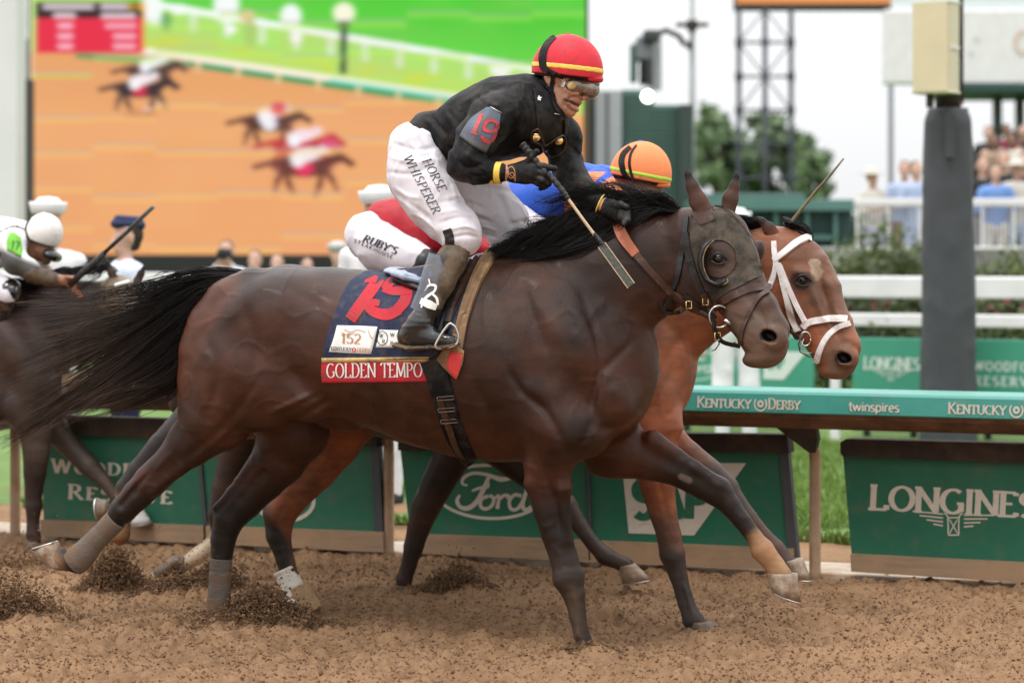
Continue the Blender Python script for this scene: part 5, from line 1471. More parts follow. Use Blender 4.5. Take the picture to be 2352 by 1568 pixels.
def coat_color(fr, L, base, fn):
    x, y = fr.px(L)
    n = fbm(L[:, 0]*3, L[:, 1]*3, L[:, 2]*3, 4)
    n2 = fbm(L[:, 0]*6+9, L[:, 1]*4, L[:, 2]*6, 4)
    c = np.array(base)[None] * (1 + .30*n + .40*n2)[:, None] * np.stack([1+.20*n2, 1+0*n2, 1-.1*n2], -1)
    return np.clip(fn(x, y, L, c, n), 0.002, 1)
def mixc(c, mask, col):
    m = np.clip(mask, 0, 1)[:, None]
    return c*(1-m) + np.array(col)[None]*m
def disc(x, y, cx, cy, r, s=.35):
    return 1 - sstep(r*(1-s), r*(1+s), np.hypot(x-cx, y-cy))
def seg(x, y, ax, ay, bx, by, r, s=.35):
    t = np.clip(((x-ax)*(bx-ax)+(y-ay)*(by-ay))/((bx-ax)**2+(by-ay)**2), 0, 1)
    return 1 - sstep(r*(1-s), r*(1+s), np.hypot(x-ax-t*(bx-ax), y-ay-t*(by-ay)))

def hoof(fr, heel, toe, cor_h, cor_t, off, root, mat, w=.062, shoe=True, name='hoof'):
    """heel/toe: sole ends, cor_h/cor_t: coronet ends (picture points)"""
    n = 22; a = np.linspace(0, 2*np.pi, n, endpoint=False)
    rings = []
    for t, ww in ((-.10, .80), (0, .86), (.15, .90), (.6, .97), (1, 1.0), (1.0, .8), (.86, .55)):
        Hh = np.array(cor_h)*(1-t) + np.array(heel)*t; Tt = np.array(cor_t)*(1-t) + np.array(toe)*t
        if ww in (.8, .55) and t > .8:
            m = (Hh+Tt)/2; Hh = m + (Hh-m)*ww; Tt = m + (Tt-m)*ww
        lw = w/2*ww*1.0
        A = fr.w3(*Hh, off); B = fr.w3(*Tt, off)
        c = (A+B)/2; u = (B-A)/2
        # rounder at the toe, squarer at the heel
        cs, sn = np.cos(a), np.sin(a)
        k = np.where(cs < 0, .92, 1.0)
        r = c + u*(cs*k)[:, None] + fr.e2*(sn*lw*(1-.12*cs))[:, None]
        rings.append(r)
    V = np.concatenate(rings); Fs = []
    for i in range(len(rings)-1):
        for j in range(n):
            k2 = (j+1) % n; Fs.append([i*n+j, i*n+k2, (i+1)*n+k2, (i+1)*n+j])
    Fs.append([j for j in range(n)][::-1]); Fs.append([(len(rings)-1)*n+j for j in range(n)])
    h = mesh(name, V, Fs, mat, root, smooth=True)
    if shoe:
        A = fr.w3(*heel, off); B = fr.w3(*toe, off); c = (A+B)/2; u = (B-A)/2
        nrm = (fr.w3(*heel, off) - fr.w3(*cor_h, off)); nrm /= np.linalg.norm(nrm)
        t = np.linspace(-2.5, 2.5, 21)
        pts = c + nrm*.003 + u*(np.cos(t)*.93)[:, None] + fr.e2*(np.sin(t)*w/2*.90)[:, None]
        sh = MB().tube(pts, .0065, 5, flat=.6).build('horseshoe', M['shoe'], h, True)
    return h

def wrap_tube(name, fr, nodes, mat, root, ratio=.95, grow=3.5, wr=.05, seed=0):
    c = catmull(nodes, 10)
    pts = np.array([fr.w3(x, y, o) for x, y, o, r in c]); rad = np.array([fr.r(r+grow, x, o) for x, y, o, r in c])
    T = np.gradient(pts, axis=0); T /= np.linalg.norm(T, axis=1)[:, None]
    n = 24; a = np.linspace(0, 2*np.pi, n, endpoint=False); V = []
    nr = np.random.default_rng(seed)
    lay = np.repeat(nr.normal(size=len(c)//3+2), 3)[:len(c)]
    for i in range(len(c)):
        x = np.cross(T[i], fr.e2); x /= np.linalg.norm(x)
        rr = rad[i]*(1 + wr*(.35*lay[i] + .5*np.sin(a*1 + i*.6) *nr.random()*.6 + .25*nr.normal(size=n)*.5))
        V.append(pts[i] + rr[:, None]*(np.cos(a)[:, None]*x + ratio*np.sin(a)[:, None]*fr.e2))
    V = np.concatenate(V); Fs = []
    for i in range(len(c)-1):
        for j in range(n):
            k = (j+1) % n; Fs.append([i*n+j, i*n+k, (i+1)*n+k, (i+1)*n+j])
    Fs.append(list(range(n))[::-1]); Fs.append([(len(c)-1)*n+j for j in range(n)])
    return mesh(name, V, Fs, mat, root, smooth=True)

def ear(fr, nodes, hollow, root, col, ratio=.55, tipdark=True):
    s = SDF(fr, .003)
    s.chain(nodes, ratio=ratio, k=.012)
    s.chain(hollow, ratio=.6, k=.008, op=-1)
    V, Q, L = s.mesh()
    x, y = fr.px(L)
    c = np.tile(np.array(col), (len(V), 1))*(1+.2*fbm(L[:,0]*20, L[:,1]*20, L[:,2]*20))[:, None]
    ty = min(n[1] for n in nodes)
    c = mixc(c, 1 - sstep(ty, ty + 55, y), (.010, .008, .008))
    return mesh('ear', V, Q, M['coat'], root, col=c)

# ---------------------------------------------------------------- leading dark bay horse
fr1 = Fr(10.0, 14, 0)
root1 = empty('horse', fr1.w3(960, 1465, 0) * [1, 1, 0],
    'dark bay racehorse in muddy blinkers and navy saddlecloth 19, nearest to the camera', 'horse', 'racehorses galloping past')
I = lambda x, y: (x, y)
neck1 = [(1230,760,0,175,.62),(1300,712,0,165,.56),(1370,665,0,150,.52),(1440,628,-.005,128,.50),(1500,603,-.01,112,.50),(1560,588,-.015,97,.55)]
head1 = [(1590,560,-.02,84,.62),(1636,560,-.035,88,.66),(1664,610,-.065,80,.70),(1695,668,-.10,64,.66),(1722,722,-.13,57,.62),(1752,770,-.16,56,.60),(1760,795,-.165,50,.58)]
nh1 = [(560,850,-.15,110,1.0),(500,955,-.15,84,.85),(438,1015,-.15,57,.8),(396,1057,-.15,41,.85),(345,1103,-.15,38,.8),(314,1136,-.15,35,.8),(281,1172,-.15,31,.8),(262,1196,-.15,23,.9),(212,1248,-.15,22,.9),(180,1288,-.15,28,.85),(150,1290,-.15,20,.9),(128,1280,-.15,24,.9)]
fh1 = [(650,880,.14,120,1.0),(672,985,.14,84,.85),(640,1055,.14,63,.8),(608,1100,.14,49,.85),(560,1150,.14,42,.8),(526,1190,.14,36,.8),(513,1238,.14,27,.85),(508,1285,.14,22,.9),(505,1340,.14,20,.9),(502,1392,.14,25,.85),(512,1425,.14,20,.9),(520,1440,.14,20,.9)]
nf1 = [(1285,985,-.17,86,.85),(1258,1062,-.15,57,.85),(1258,1112,-.14,50,.85),(1266,1165,-.14,43,.8),(1279,1225,-.14,37,.8),(1297,1290,-.14,33,.85),(1306,1327,-.14,37,.8),(1317,1362,-.14,27,.85),(1327,1415,-.14,20,.85),(1340,1470,-.14,19,.85),(1347,1492,-.14,24,.85),(1358,1512,-.14,18,.9)]
ff1 = [(1370,975,.13,90,.9),(1425,1030,.13,68,.8),(1485,1050,.13,52,.8),(1560,1080,.12,37,.8),(1615,1112,.12,34,.85),(1648,1128,.12,35,.8),(1676,1158,.12,25,.9),(1702,1192,.12,21,.9),(1733,1234,.12,21,.9),(1752,1262,.12,28,.85),(1780,1298,.12,24,.9),(1793,1322,.12,28,.9)]
def x1(s, e2, c2):
    # jowl, cheek bone, eye socket, nostril, lips
    s.ell(1600,640,-.075, 66,72,.055, 0, .02); s.ell(1600,640,.02, 60,70,.05, 0, .02)
    s.chain([(1668,628,-.135,9),(1700,690,-.165,8),(1715,722,-.17,6)], k=.02)
    s.ell(1652,578,-.105, 34,17,.035, 15, .02); s.ell(1738,580,.02, 17,30,.035, 20, .015)
    s.ell(1652,596,-.115, 18,12,.025, 10, .012, -1)
    s.ell(1650,596,-.100, 20,15,.02, 10, .008)
    s.chain([(1700,560,-.07,22),(1730,640,-.11,20),(1762,700,-.15,22),(1790,752,-.17,20)], ratio=1.2, k=.03)
    s.ell(1778,775,-.20, 34,30,.035, 35, .015); s.ell(1790,790,-.12, 24,26,.03, 30, .015)
    s.ell(1765,772,-.232, 20,13,.045, 35, .010, -1)
    s.ell(1748,822,-.165, 44,22,.045, -8, .015)
    s.chain([(1708,782,-.215,3.5),(1740,806,-.225,3.5),(1790,812,-.225,4)], k=.010, op=-1)
    s.ell(1640,700,-.14, 30,14,.03, 45, .03, -1)
    # elbow, knee bones, tendons, chestnut
    s.ell(1382,1072,.13, 34,22,.05, 10, .03)
    s.chain([(1244,1000,-.20,24),(1222,1110,-.19,15),(1262,1230,-.17,10)], k=.03)
    s.chain([(1290,1010,-.20,26),(1296,1120,-.19,15),(1300,1240,-.165,11)], k=.03)
    s.chain([(1312,1350,-.175,6),(1330,1460,-.165,6)], k=.012)
    s.chain([(1500,1010,.09,24),(1600,1072,.09,12),(1650,1110,.09,12)], k=.03)
    s.ell(1293,1330,-.175, 20,26,.025, 0, .02)
    s.chain([(470,960,-.20,18),(400,1030,-.185,12),(320,1110,-.18,9),(268,1168,-.175,7)], k=.025)
    s.chain([(500,1010,-.185,14),(420,1070,-.185,10),(350,1128,-.18,8)], k=.025)
    s.chain([(350,1082,-.218,5),(306,1130,-.208,5),(276,1160,-.20,4)], k=.018, op=-1)
    s.chain([(588,1060,.11,16),(530,1130,.11,9),(496,1165,.11,8)], k=.02)
    s.chain([(606,1082,.062,6),(548,1146,.066,6),(520,1185,.072,5)], k=.018, op=-1)
    s.ell(137,1284,-.15, 20,26,.03, 20, .02)
    # belly line, sheath
    s.ell(760,962,0, 70,22,.05, 12, .05)
sd1 = horse_sdf(fr1, I, 1.0, .0066, neck1, head1, [nh1, fh1, nf1, ff1], x1)
CR1 = [([(1201,655),(1228,735),(1262,822)], 13, -.011), ([(1158,830),(1196,894),(1250,940),(1278,985),(1300,1030)], 10, -.013),
  ([(1335,680),(1368,770),(1378,840),(1364,905),(1358,940)], 10, -.013), ([(1360,960),(1345,1000),(1312,1045)], 10, -.008),
  ([(1515,725),(1460,776),(1407,828),(1376,860)], 10, -.008), ([(1482,915),(1443,968),(1377,985)], 11, -.010),
  ([(1095,885),(1130,960),(1162,1035)], 14, -.010), ([(1284,690),(1328,766)], 12, -.006), ([(1223,675),(1280,770),(1318,850)], 20, .010),
  ([(1200,880),(1250,900),(1300,900)], 26, .010), ([(1400,880),(1430,920),(1430,960)], 24, .008), ([(1110,640),(1150,720),(1165,800)], 18, -.006),
  ([(725,900),(672,926),(617,950)], 7, .009), ([(760,915),(700,950),(640,975)], 9, -.010), ([(668,835),(700,900),(740,910)], 14, -.010),
  ([(560,700),(590,790),(575,880)], 14, -.007), ([(470,760),(500,860),(480,950)], 11, -.008), ([(640,650),(700,680),(745,720)], 14, -.005),
  ([(620,640),(560,690),(520,740)], 16, .006), ([(600,860),(560,920),(500,990),(430,1045)], 9, -.006), ([(560,960),(500,1010),(440,1060)], 6, .005),
  ([(1240,1010),(1250,1080),(1275,1160),(1290,1230)], 6, -.007), ([(1280,1060),(1286,1130),(1298,1210)], 5, .005),
  ([(1450,1010),(1540,1050),(1610,1085)], 8, -.006), ([(1420,1060),(1500,1085),(1580,1110)], 6, .004), ([(1672,1150),(1712,1205),(1745,1250)], 5, -.004),
  ([(1312,1370),(1326,1430),(1338,1475)], 5, -.0045), ([(1326,1370),(1340,1430),(1350,1475)], 4, .003),
  ([(1500,640),(1440,700),(1380,760)], 22, .005), ([(1560,640),(1500,690)], 10, -.006), ([(1480,560),(1400,610),(1320,640)], 20, -.004),
  ([(820,900),(900,950),(1000,985)], 16, .004), ([(860,800),(880,880),(930,930)], 9, -.003), ([(930,880),(960,940),(1000,970)], 8, -.003),
  ([(640,1020),(600,1080),(556,1130)], 6, -.005), ([(670,1030),(630,1090),(590,1140)], 6, .004), ([(345,1085),(310,1120),(280,1160)], 5, -.005), ([(400,1035),(360,1075),(320,1120)], 5, .004),
  ([(1690,640),(1712,690),(1740,740)], 5, .004), ([(1700,760),(1728,775),(1745,800)], 4, -.003), ([(1680,720),(1705,735),(1735,735)], 5, -.0035), ([(1745,700),(1752,730),(1760,752)], 4, -.003),
  ([(1590,600),(1580,650),(1600,700)], 8, -.006), ([(1688,600),(1710,620),(1726,650)], 6, -.003)]
sd1.dispf = crease_fn(fr1, CR1, disp_coat)
V1, Q1, L1 = sd1.mesh()
def col1(x, y, L, c, n):
    red = (.098, .031, .0145); dark = (.012, .0065, .0048); grey = (.052, .033, .025)
    c = mixc(c, disc(x, y, 470, 760, 60, .6)*.0 + seg(x, y, 545, 660, 430, 860, 45, .6)*.75 + seg(x, y, 430, 860, 415, 960, 26, .6)*.6, red)
    c = mixc(c, disc(x, y, 700, 900, 170, .6)*.30, red)
    c = mixc(c, (seg(x, y, 800, 990, 1180, 1040, 60, .6))*.35, red)
    c = mixc(c, disc(x, y, 1280, 760, 190, .7)*(.20+.5*n), grey)
    c = mixc(c, disc(x, y, 660, 700, 160, .7)*(.12+.5*n), (.05,.038,.034))
    c = mixc(c, (1-sstep(560, 660, y))*sstep(1200,1300,x)*(1-sstep(1560,1600,x))*.5, dark)
    # black points on the legs
    low = sstep(1085, 1180, y)*(x < 1240) + sstep(1080, 1200, y)*((x >= 1240)&(x < 1420))*.8 + seg(x, y, 1590, 1100, 1730, 1230, 60, .5)*.8
    c = mixc(c, low, (.013, .0085, .0068))
    c = mixc(c, disc(x, y, 1330, 1300, 60, .6)*.4*(1+n), (.060, .045, .035))
    c = mixc(c, seg(x, y, 1335, 1340, 1350, 1480, 16, .7)*.7, (.085, .055, .036))
    c = mixc(c, disc(x, y, 1763, 1275, 62, .25)*.95, (.30, .155, .075))
    c = mixc(c, disc(x, y, 1795, 1325, 40, .4)*.95, (.30, .17, .085))
    c = mixc(c, disc(x, y, 140, 1290, 45, .4), (.28, .16, .085))
    # nose and mouth
    c = mixc(c, seg(x, y, 1735, 760, 1780, 815, 60, .5)*(.65+.5*n), (.16, .105, .070))
    c = mixc(c, seg(x, y, 1690, 640, 1750, 720, 50, .5)*(.45+.4*n), (.11, .070, .048))
    c = mixc(c, disc(x, y, 1800, 745, 60, .5)*.4, (.12,.07,.05))
    c = mixc(c, seg(x, y, 1558, 1098, 1576, 1106, 7, .3), (.11,.085,.07))
    c = mixc(c, disc(x, y, 1385, 1080, 60, .5)*.35, red)
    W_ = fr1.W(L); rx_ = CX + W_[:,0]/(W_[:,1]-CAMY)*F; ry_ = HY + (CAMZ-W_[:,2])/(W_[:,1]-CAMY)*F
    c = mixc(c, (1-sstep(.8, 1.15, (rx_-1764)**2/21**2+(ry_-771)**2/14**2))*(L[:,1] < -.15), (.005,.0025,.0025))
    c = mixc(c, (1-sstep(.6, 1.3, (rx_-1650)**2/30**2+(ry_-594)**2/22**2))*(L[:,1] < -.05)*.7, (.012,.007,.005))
    return c
body1 = mesh('body', V1, Q1, M['coat'], root1, col=coat_color(fr1, L1, (.038, .0142, .0078), col1))
bv1 = bvh_of(V1, Q1)
skin1 = Skin([bv1])
ear(fr1, [(1622,492,-.06,22),(1604,462,-.065,21),(1590,428,-.07,14),(1580,400,-.07,7),(1578,389,-.07,3)],
    [(1600,478,-.115,12),(1584,440,-.10,9),(1579,410,-.09,4)], root1, (.075,.035,.024))
ear(fr1, [(1672,482,.05,18),(1678,455,.05,18),(1687,428,.05,11),(1692,404,.05,5),(1691,393,.05,2.5)],
    [(1690,472,.00,9),(1694,440,.01,7),(1694,412,.03,3)], root1, (.080,.038,.026))
hoof(fr1, (136,1243), (73,1263), (150,1300), (112,1298), -.15, root1, M['hoof'], .085)
hoof(fr1, (505,1452), (560,1452), (500,1432), (530,1436), .14, root1, M['hoofd'], .10)
hoof(fr1, (1345,1530), (1408,1524), (1340,1512), (1380,1510), -.14, root1, M['hoofd'], .10)
hoof(fr1, (1768,1352), (1840,1383), (1760,1318), (1832,1322), .12, root1, M['hoof'], .10)
mb = MB()
wrap_tube('leg_bandage', fr1, [(266,1192,-.15,23),(238,1222,-.15,22),(212,1248,-.15,23),(186,1278,-.15,28),(168,1294,-.15,27)], M['bandage'], root1, seed=1)
wrap_tube('leg_bandage', fr1, [(508,1282,.14,23),(506,1310,.14,22),(505,1340,.14,22),(503,1375,.14,24),(502,1405,.14,25)], M['bandage'], root1, seed=2)

M['eyelid'] = pm('dark_eyelid_skin', (.018, .009, .006), .4, .2, 40)
def eyeball(skin, px, py, rr, root, lift=-.004):
    rr = rr*1.15
    p, n = skin.hit(px, py)
    mbx = MB(); lathe(mbx, p + np.array([0, 1, 0])*(rr*.42), (0, -1, 0), [(.001, rr)] + [(rr*math.sin(t), rr*math.cos(t)) for t in np.linspace(.15, 2.6, 10)], 18)
    e = mbx.build('eye', M['eye'], root, True)
    d_ = p[1]-CAMY-.010
    m2 = MB(); m2.tube(catmull(np.array([P(px-19, py+2, d_+.008), P(px-10, py-9, d_-.004), P(px+3, py-12, d_-.006), P(px+16, py-2, d_), P(px+22, py+6, d_+.008)]), 5), .0042, 7); m2.build('upper_eyelid', M['eyelid'], e, True)
    m2 = MB(); m2.tube(catmull(np.array([P(px-18, py+4, d_+.008), P(px-6, py+11, d_-.001), P(px+8, py+12, d_-.001), P(px+21, py+7, d_+.008)]), 5), .0032, 7); m2.build('lower_eyelid', M['eyelid'], e, True)
    return e
eyeball(skin1, 1650, 594, .017, root1)

# blinkers hood: patch over the forehead and cheeks with the eye hole left open (built as two patches)
hoodrows = [[(1592,490),(1606,512),(1640,506),(1652,484),(1662,474)],
            [(1586,540),(1612,560),(1640,550),(1680,532),(1704,512)],
            [(1584,600),(1592,600),(1600,598),(1606,596),(1608,595)],
            ]
def hood_hole():
    # ring-shaped patch round the eye: inner edge = eye cup, outer edge = hood outline
    out = [(1588,492),(1604,514),(1626,510),(1646,500),(1645,486),(1636,474),(1660,474),(1692,501),(1722,538),(1737,565),(1744,590),(1752,628),(1730,640),(1700,656),(1668,672),(1645,690),(1630,705),(1612,690),(1596,650),(1586,600),(1584,545)]
    o = catmull(out + [out[0]], 8)[:-1]
    cx, cy = 1650, 594
    inn = []
    for (x, y) in o:
        a = math.atan2(y-cy, x-cx); inn.append((cx + 41*math.cos(a), cy + 43*math.sin(a)))
    inn = np.array(inn); n = len(o); R = 7
    XY = np.concatenate([inn*(1-t) + o*t for t in np.linspace(0, 1, R)])
    pts, N = skin1.pts(XY)
    D = (pts[:, 1]-CAMY).reshape(R, n)
    for _ in range(4): D[:, :] = np.minimum(D, (np.roll(D, 1, 1)+np.roll(D, -1, 1))/2*.6+D*.4)
    D -= .006
    D -= .0025*fbm(XY[:,0].reshape(R,n)*.03, XY[:,1].reshape(R,n)*.03, 0, 3)
    Pt = np.array([P(x, y, d) for (x, y), d in zip(XY, D.ravel())])
    B = Pt + np.array([0, .008, 0]); V = np.concatenate([Pt, B]); o_ = R*n; Fs = []
    for i in range(R-1):
        for j in range(n):
            k = (j+1) % n; Fs.append([i*n+j, i*n+k, (i+1)*n+k, (i+1)*n+j])
    for j in range(n):
        k = (j+1) % n; Fs.append([j, k, o_+k, o_+j]); q = (R-1)*n; Fs.append([q+k, q+j, o_+q+j, o_+q+k])
    return mesh('blinker_hood', V, Fs, M['mudmask'], root1, smooth=True)
hood = hood_hole()
# blinker cup rim: a raised half ring behind the eye
cup = catmull([(1633,552),(1617,568),(1608,595),(1612,622),(1624,642),(1648,654),(1664,648),(1663,640)], 6)
cp, _ = skin1.pts(cup)
dd = cp[:, 1]-CAMY; dd = np.minimum(dd, dd.mean()+.01) - .022
cpw = np.array([P(x, y, d) for (x, y), d in zip(cup, dd)])
mb = MB(); mb.tube(cpw, np.interp(np.linspace(0,1,len(cup)), [0,.15,.85,1], [.006,.017,.017,.006]), 8, flat=.6)
mb.build('blinker_cup', M['blacksmooth'], hood, True)
mb = MB(); mb.tube(cpw + np.array([.010,-.013,0.0]), .0024, 6); mb.build('cup_trim', M['cuptrim'], hood, True)

# bridle
BL = M['blacksmooth']
strap('crownpiece', skin1, [(1578,498),(1574,540),(1566,590),(1556,640),(1535,690),(1520,710)], 11, BL, root1, .010)
strap('cheekpiece', skin1, [(1576,535),(1582,575),(1596,625),(1612,668),(1622,690)], 15, BL, root1, .013)
strap('cheek_billet', skin1, [(1616,672),(1628,700),(1645,715)], 15, M['brownleather'], root1, .017)
strap('noseband', skin1, [(1640,705),(1660,692),(1690,676),(1722,663),(1752,660),(1766,664)], 17, M['brownleather'], root1, .010)
strap('figure_eight_strap', skin1, [(1764,670),(1745,684),(1722,718),(1708,752),(1700,792)], 9, M['brownleather'], root1, .010)
strap('throatlatch', skin1, [(1577,700),(1566,714),(1545,718),(1524,712),(1515,690)], 9, BL, root1, .008)
strap('jaw_strap', skin1, [(1570,680),(1600,705),(1628,722),(1640,735)], 22, BL, root1, .010)
strap('chin_strap', skin1, [(1640,735),(1642,760),(1660,785),(1700,795)], 10, BL, root1, .010)
# bit ring and bar
pc, _ = skin1.pts(np.array([(1653,727)])); d0 = pc[0,1]-CAMY-.03
a = np.linspace(0, 2*np.pi, 33)
mb = MB(); mb.tube(np.array([P(1652+23*math.cos(t), 727+25*math.sin(t), d0+.004*math.cos(t)) for t in a]), .0035, 8)
ring = mb.build('bit_ring', M['steel'], root1, True)
mb = MB(); mb.tube(np.array([P(1664,735,d0-.004), P(1672,740,d0-.006), P(1690,748,d0-.004), P(1702,752,d0+.01)]), [.012,.010,.006,.003], 10)
mb.build('bit_bar', M['steel'], ring, True)
for (bx, by) in ((1582,700),(1620,692),(1648,772)):
    q, _ = skin1.pts(np.array([(bx, by)])); dq = q[0,1]-CAMY-.02
    mbx = MB(); rr = [(bx-6,by-8),(bx+6,by-8),(bx+7,by+8),(bx-6,by+9),(bx-6,by-8)]
    mbx.tube(np.array([P(x, y, dq) for x, y in rr]), .002, 6); mbx.build('buckle', M['brass'], root1, True)
mb = MB(); mb.tube(np.array([P(1648,770,d0), P(1652,790,d0), P(1643,803,d0+.004), P(1634,806,d0+.004)]), [.008,.007,.006,.003], 8, flat=.4)
mb.tube(np.array([P(1655,780,d0), P(1672,790,d0), P(1690,786,d0+.004), P(1680,797,d0)]), [.006,.007,.006,.003], 8, flat=.4)
mb.build('loose_strap_ends', BL, root1, True)
# reins: orange rubber part in the hand, dark part to the bit
sx = skin1
strap('rubber_rein', skin1, [(1366,482),(1392,476),(1412,500),(1432,545),(1462,585)], [15,18,24,26,20], M['orangerein'], root1, .016)
strap('rein', skin1, [(1458,580),(1500,628),(1545,672),(1590,705),(1632,730)], [17,15,14,13,12], M['brownleather'], root1, .014)

# ------------- mane and tail
gm = []
for i, x in enumerate(np.linspace(1150, 1565, 12)):
    yt = np.interp(x, [1150,1250,1350,1450,1565], [583,540,502,486,484])
    L = np.interp(x, [1150,1300,1450,1565], [30,130,200,170])
    rise = np.interp(x, [1150,1300,1450,1565], [0,4,26,36])
    gm.append([(x,yt,-.01),(x-.22*L,yt-rise,-.03),(x-.5*L,yt-rise*.6+4,-.05),(x-.78*L,yt+.12*L,-.07),(x-L,yt+.30*L,-.08)])
Wm, _ = guide_hair(fr1, gm, 1500, 14, jit=7, wob=13, lw=.022, seed=3, tip=(.35,1.0))
gw = [[(x,494,-.01),(x-45,455+q,-.03),(x-110,425+q*1.5,-.05),(x-170,440+q,-.06),(x-215,470,-.07)] for x, q in ((1420,20),(1480,8),(1530,0),(1568,-4))]
Ww, _ = guide_hair(fr1, gw, 330, 14, jit=12, wob=20, lw=.03, seed=44, tip=(.35,1.0))
gm2 = []
for i, x in enumerate(np.linspace(1200, 1560, 10)):
    yt = np.interp(x, [1150,1250,1350,1450,1565], [583,540,502,486,484])
    L = np.interp(x, [1150,1300,1450,1565], [90,130,150,150])
    gm2.append([(x,yt,-.03),(x-.3*L,yt-2,-.06),(x-.62*L,yt+.16*L,-.085),(x-L,yt+.40*L,-.10)])
Wm2, _ = guide_hair(fr1, gm2, 1400, 14, jit=8, wob=7, lw=.02, seed=4, tip=(.5,1.0))
gm3 = [[(1330,510,-.02),(1275,535,-.05),(1215,570,-.07),(1150,585,-.08)],[(1400,500,-.04),(1310,560,-.085),(1230,590,-.10),(1165,592,-.09)],[(1470,510,-.05),(1380,560,-.09),(1290,592,-.11),(1200,605,-.11)]]
Wm3, _ = guide_hair(fr1, gm3, 1100, 14, jit=8, wob=9, lw=.02, seed=41, tip=(.6,1.0))
Wall = np.concatenate([Wm, Wm2, Wm3, Ww])
mane = strands('mane', Wall, rng.uniform(.0010,.0021,len(Wall)), M['hair'], root1)
gt = [
 [(560,628,-.02),(500,626,-.03),(430,640,-.05),(340,668,-.06),(210,685,-.06),(60,690,-.05)],
 [(562,632,-.03),(500,640,-.05),(420,675,-.07),(320,735,-.08),(190,785,-.08),(10,850,-.07)],
 [(560,640,-.04),(490,665,-.07),(400,725,-.09),(290,810,-.10),(165,900,-.10),(-10,1010,-.09)],
 [(556,648,-.05),(480,690,-.08),(390,760,-.10),(260,865,-.11),(140,945,-.11),(25,1030,-.10)],
 [(550,652,-.05),(475,720,-.08),(420,790,-.10),(330,860,-.11),(215,915,-.11),(70,950,-.10)],
 [(544,655,-.04),(470,750,-.07),(430,830,-.09),(380,880,-.10),(270,918,-.10),(115,955,-.09)],
 [(540,655,-.03),(465,770,-.05),(428,850,-.06),(395,900,-.06),(320,925,-.06),(220,945,-.05)]]
Wt, Xt = guide_hair(fr1, gt, 2300, 20, jit=13, wob=16, lw=.03, seed=5, tip=(.55,1.02))
gt2 = [gt[1], gt[2], gt[3]]
Wt2, Xt2 = guide_hair(fr1, gt2, 1500, 20, jit=9, wob=8, lw=.03, seed=6, tip=(.55,1.0))
gt3 = [gt[0], [(550,626,-.02),(470,632,-.04),(400,655,-.05),(330,700,-.06)], gt[1]]
Wt3, Xt3 = guide_hair(fr1, gt3, 300, 20, jit=10, wob=22, lw=.05, seed=8, tip=(.7,1.15))
gt4 = [[(556,632,-.05),(500,650,-.09),(450,680,-.10),(400,730,-.11)],[(548,650,-.05),(490,700,-.09),(455,750,-.10),(430,800,-.11)]]
Wt4, Xt4 = guide_hair(fr1, gt4, 900, 20, jit=11, wob=8, lw=.03, seed=9, tip=(.5,1.1))
Wt = np.concatenate([Wt, Wt2, Wt3, Wt4]); Xt = np.concatenate([Xt, Xt2, Xt3, Xt4])
tt = np.linspace(0, 1, 20)[None]*np.ones(len(Wt))[:, None]
xx = Xt[..., 0]; tipf = 1 - sstep(80, 400, xx)
bias = np.repeat(np.repeat(rng.normal(size=(len(Wt)//12+1, 1)), 12, 0)[:len(Wt)]*.8 + .4*rng.normal(size=(len(Wt), 1)), 20, 1)
lowb = sstep(760, 900, Xt[..., 1] + .25*xx - 60)
tipf = np.clip(tipf + .35*sstep(820, 930, Xt[..., 1])*(xx < 420), 0, 1)
tc = np.array([.008,.0065,.006])*(1-tipf[..., None]*.75) + np.array([.150,.105,.082])*(tipf[..., None]*np.clip(.55+.30*bias[..., None], .05, 1.5))
tc = np.clip(tc, .004, .2)
tail = strands('tail', Wt, rng.uniform(.0011,.0023,len(Wt)), M['tailhair'], root1, col=tc)

# ------------- saddlecloth, saddle, girth
cl_rows = [[(838,622),(900,618),(980,612),(1050,605),(1112,598)],
           [(800,650),(880,655),(960,655),(1040,650),(1096,640)],
           [(770,715),(860,718),(950,720),(1020,718),(1070,715)],
           [(750,775),(850,776),(940,778),(1000,780),(1040,778)],
           [(738,829),(840,827),(920,825),(985,824),(990,824)]]
def cl_disp(u, v): return .004*np.sin(u*23+v*9)*np.exp(-((u-.45)/.25)**2)*v*(1-v)*3 + .003*vnoise(u*6, v*6)
cloth, clb = patch('saddlecloth', skin1, cl_rows, M['navy'], root1, .008, 50, 34, cl_disp)
skc = Skin([clb, bv1])
band, bb = patch('name_band', skc, [[(738,822),(840,821),(920,820),(985,819)],[(739,833),(840,832),(920,831),(985,831)]], M['goldtrim'], cloth, .003, 40, 3)
band2, bb2 = patch('name_band', skc, [[(739,833),(840,832),(920,831),(985,831)],[(737,855),(840,855),(920,854),(986,854)],[(739,879),(840,878),(920,877),(985,876)]], M['redcloth'], cloth, .004, 40, 10)
skb = Skin([bb2, clb, bv1])
v, f, w = strokes2d('GOLDEN TEMPO', .15, .05, True, .07, step=.15)
skin_text('lettering', skb, v, f, lin(750, 867, 970, 865, 32, w), M['print_white'], cloth)
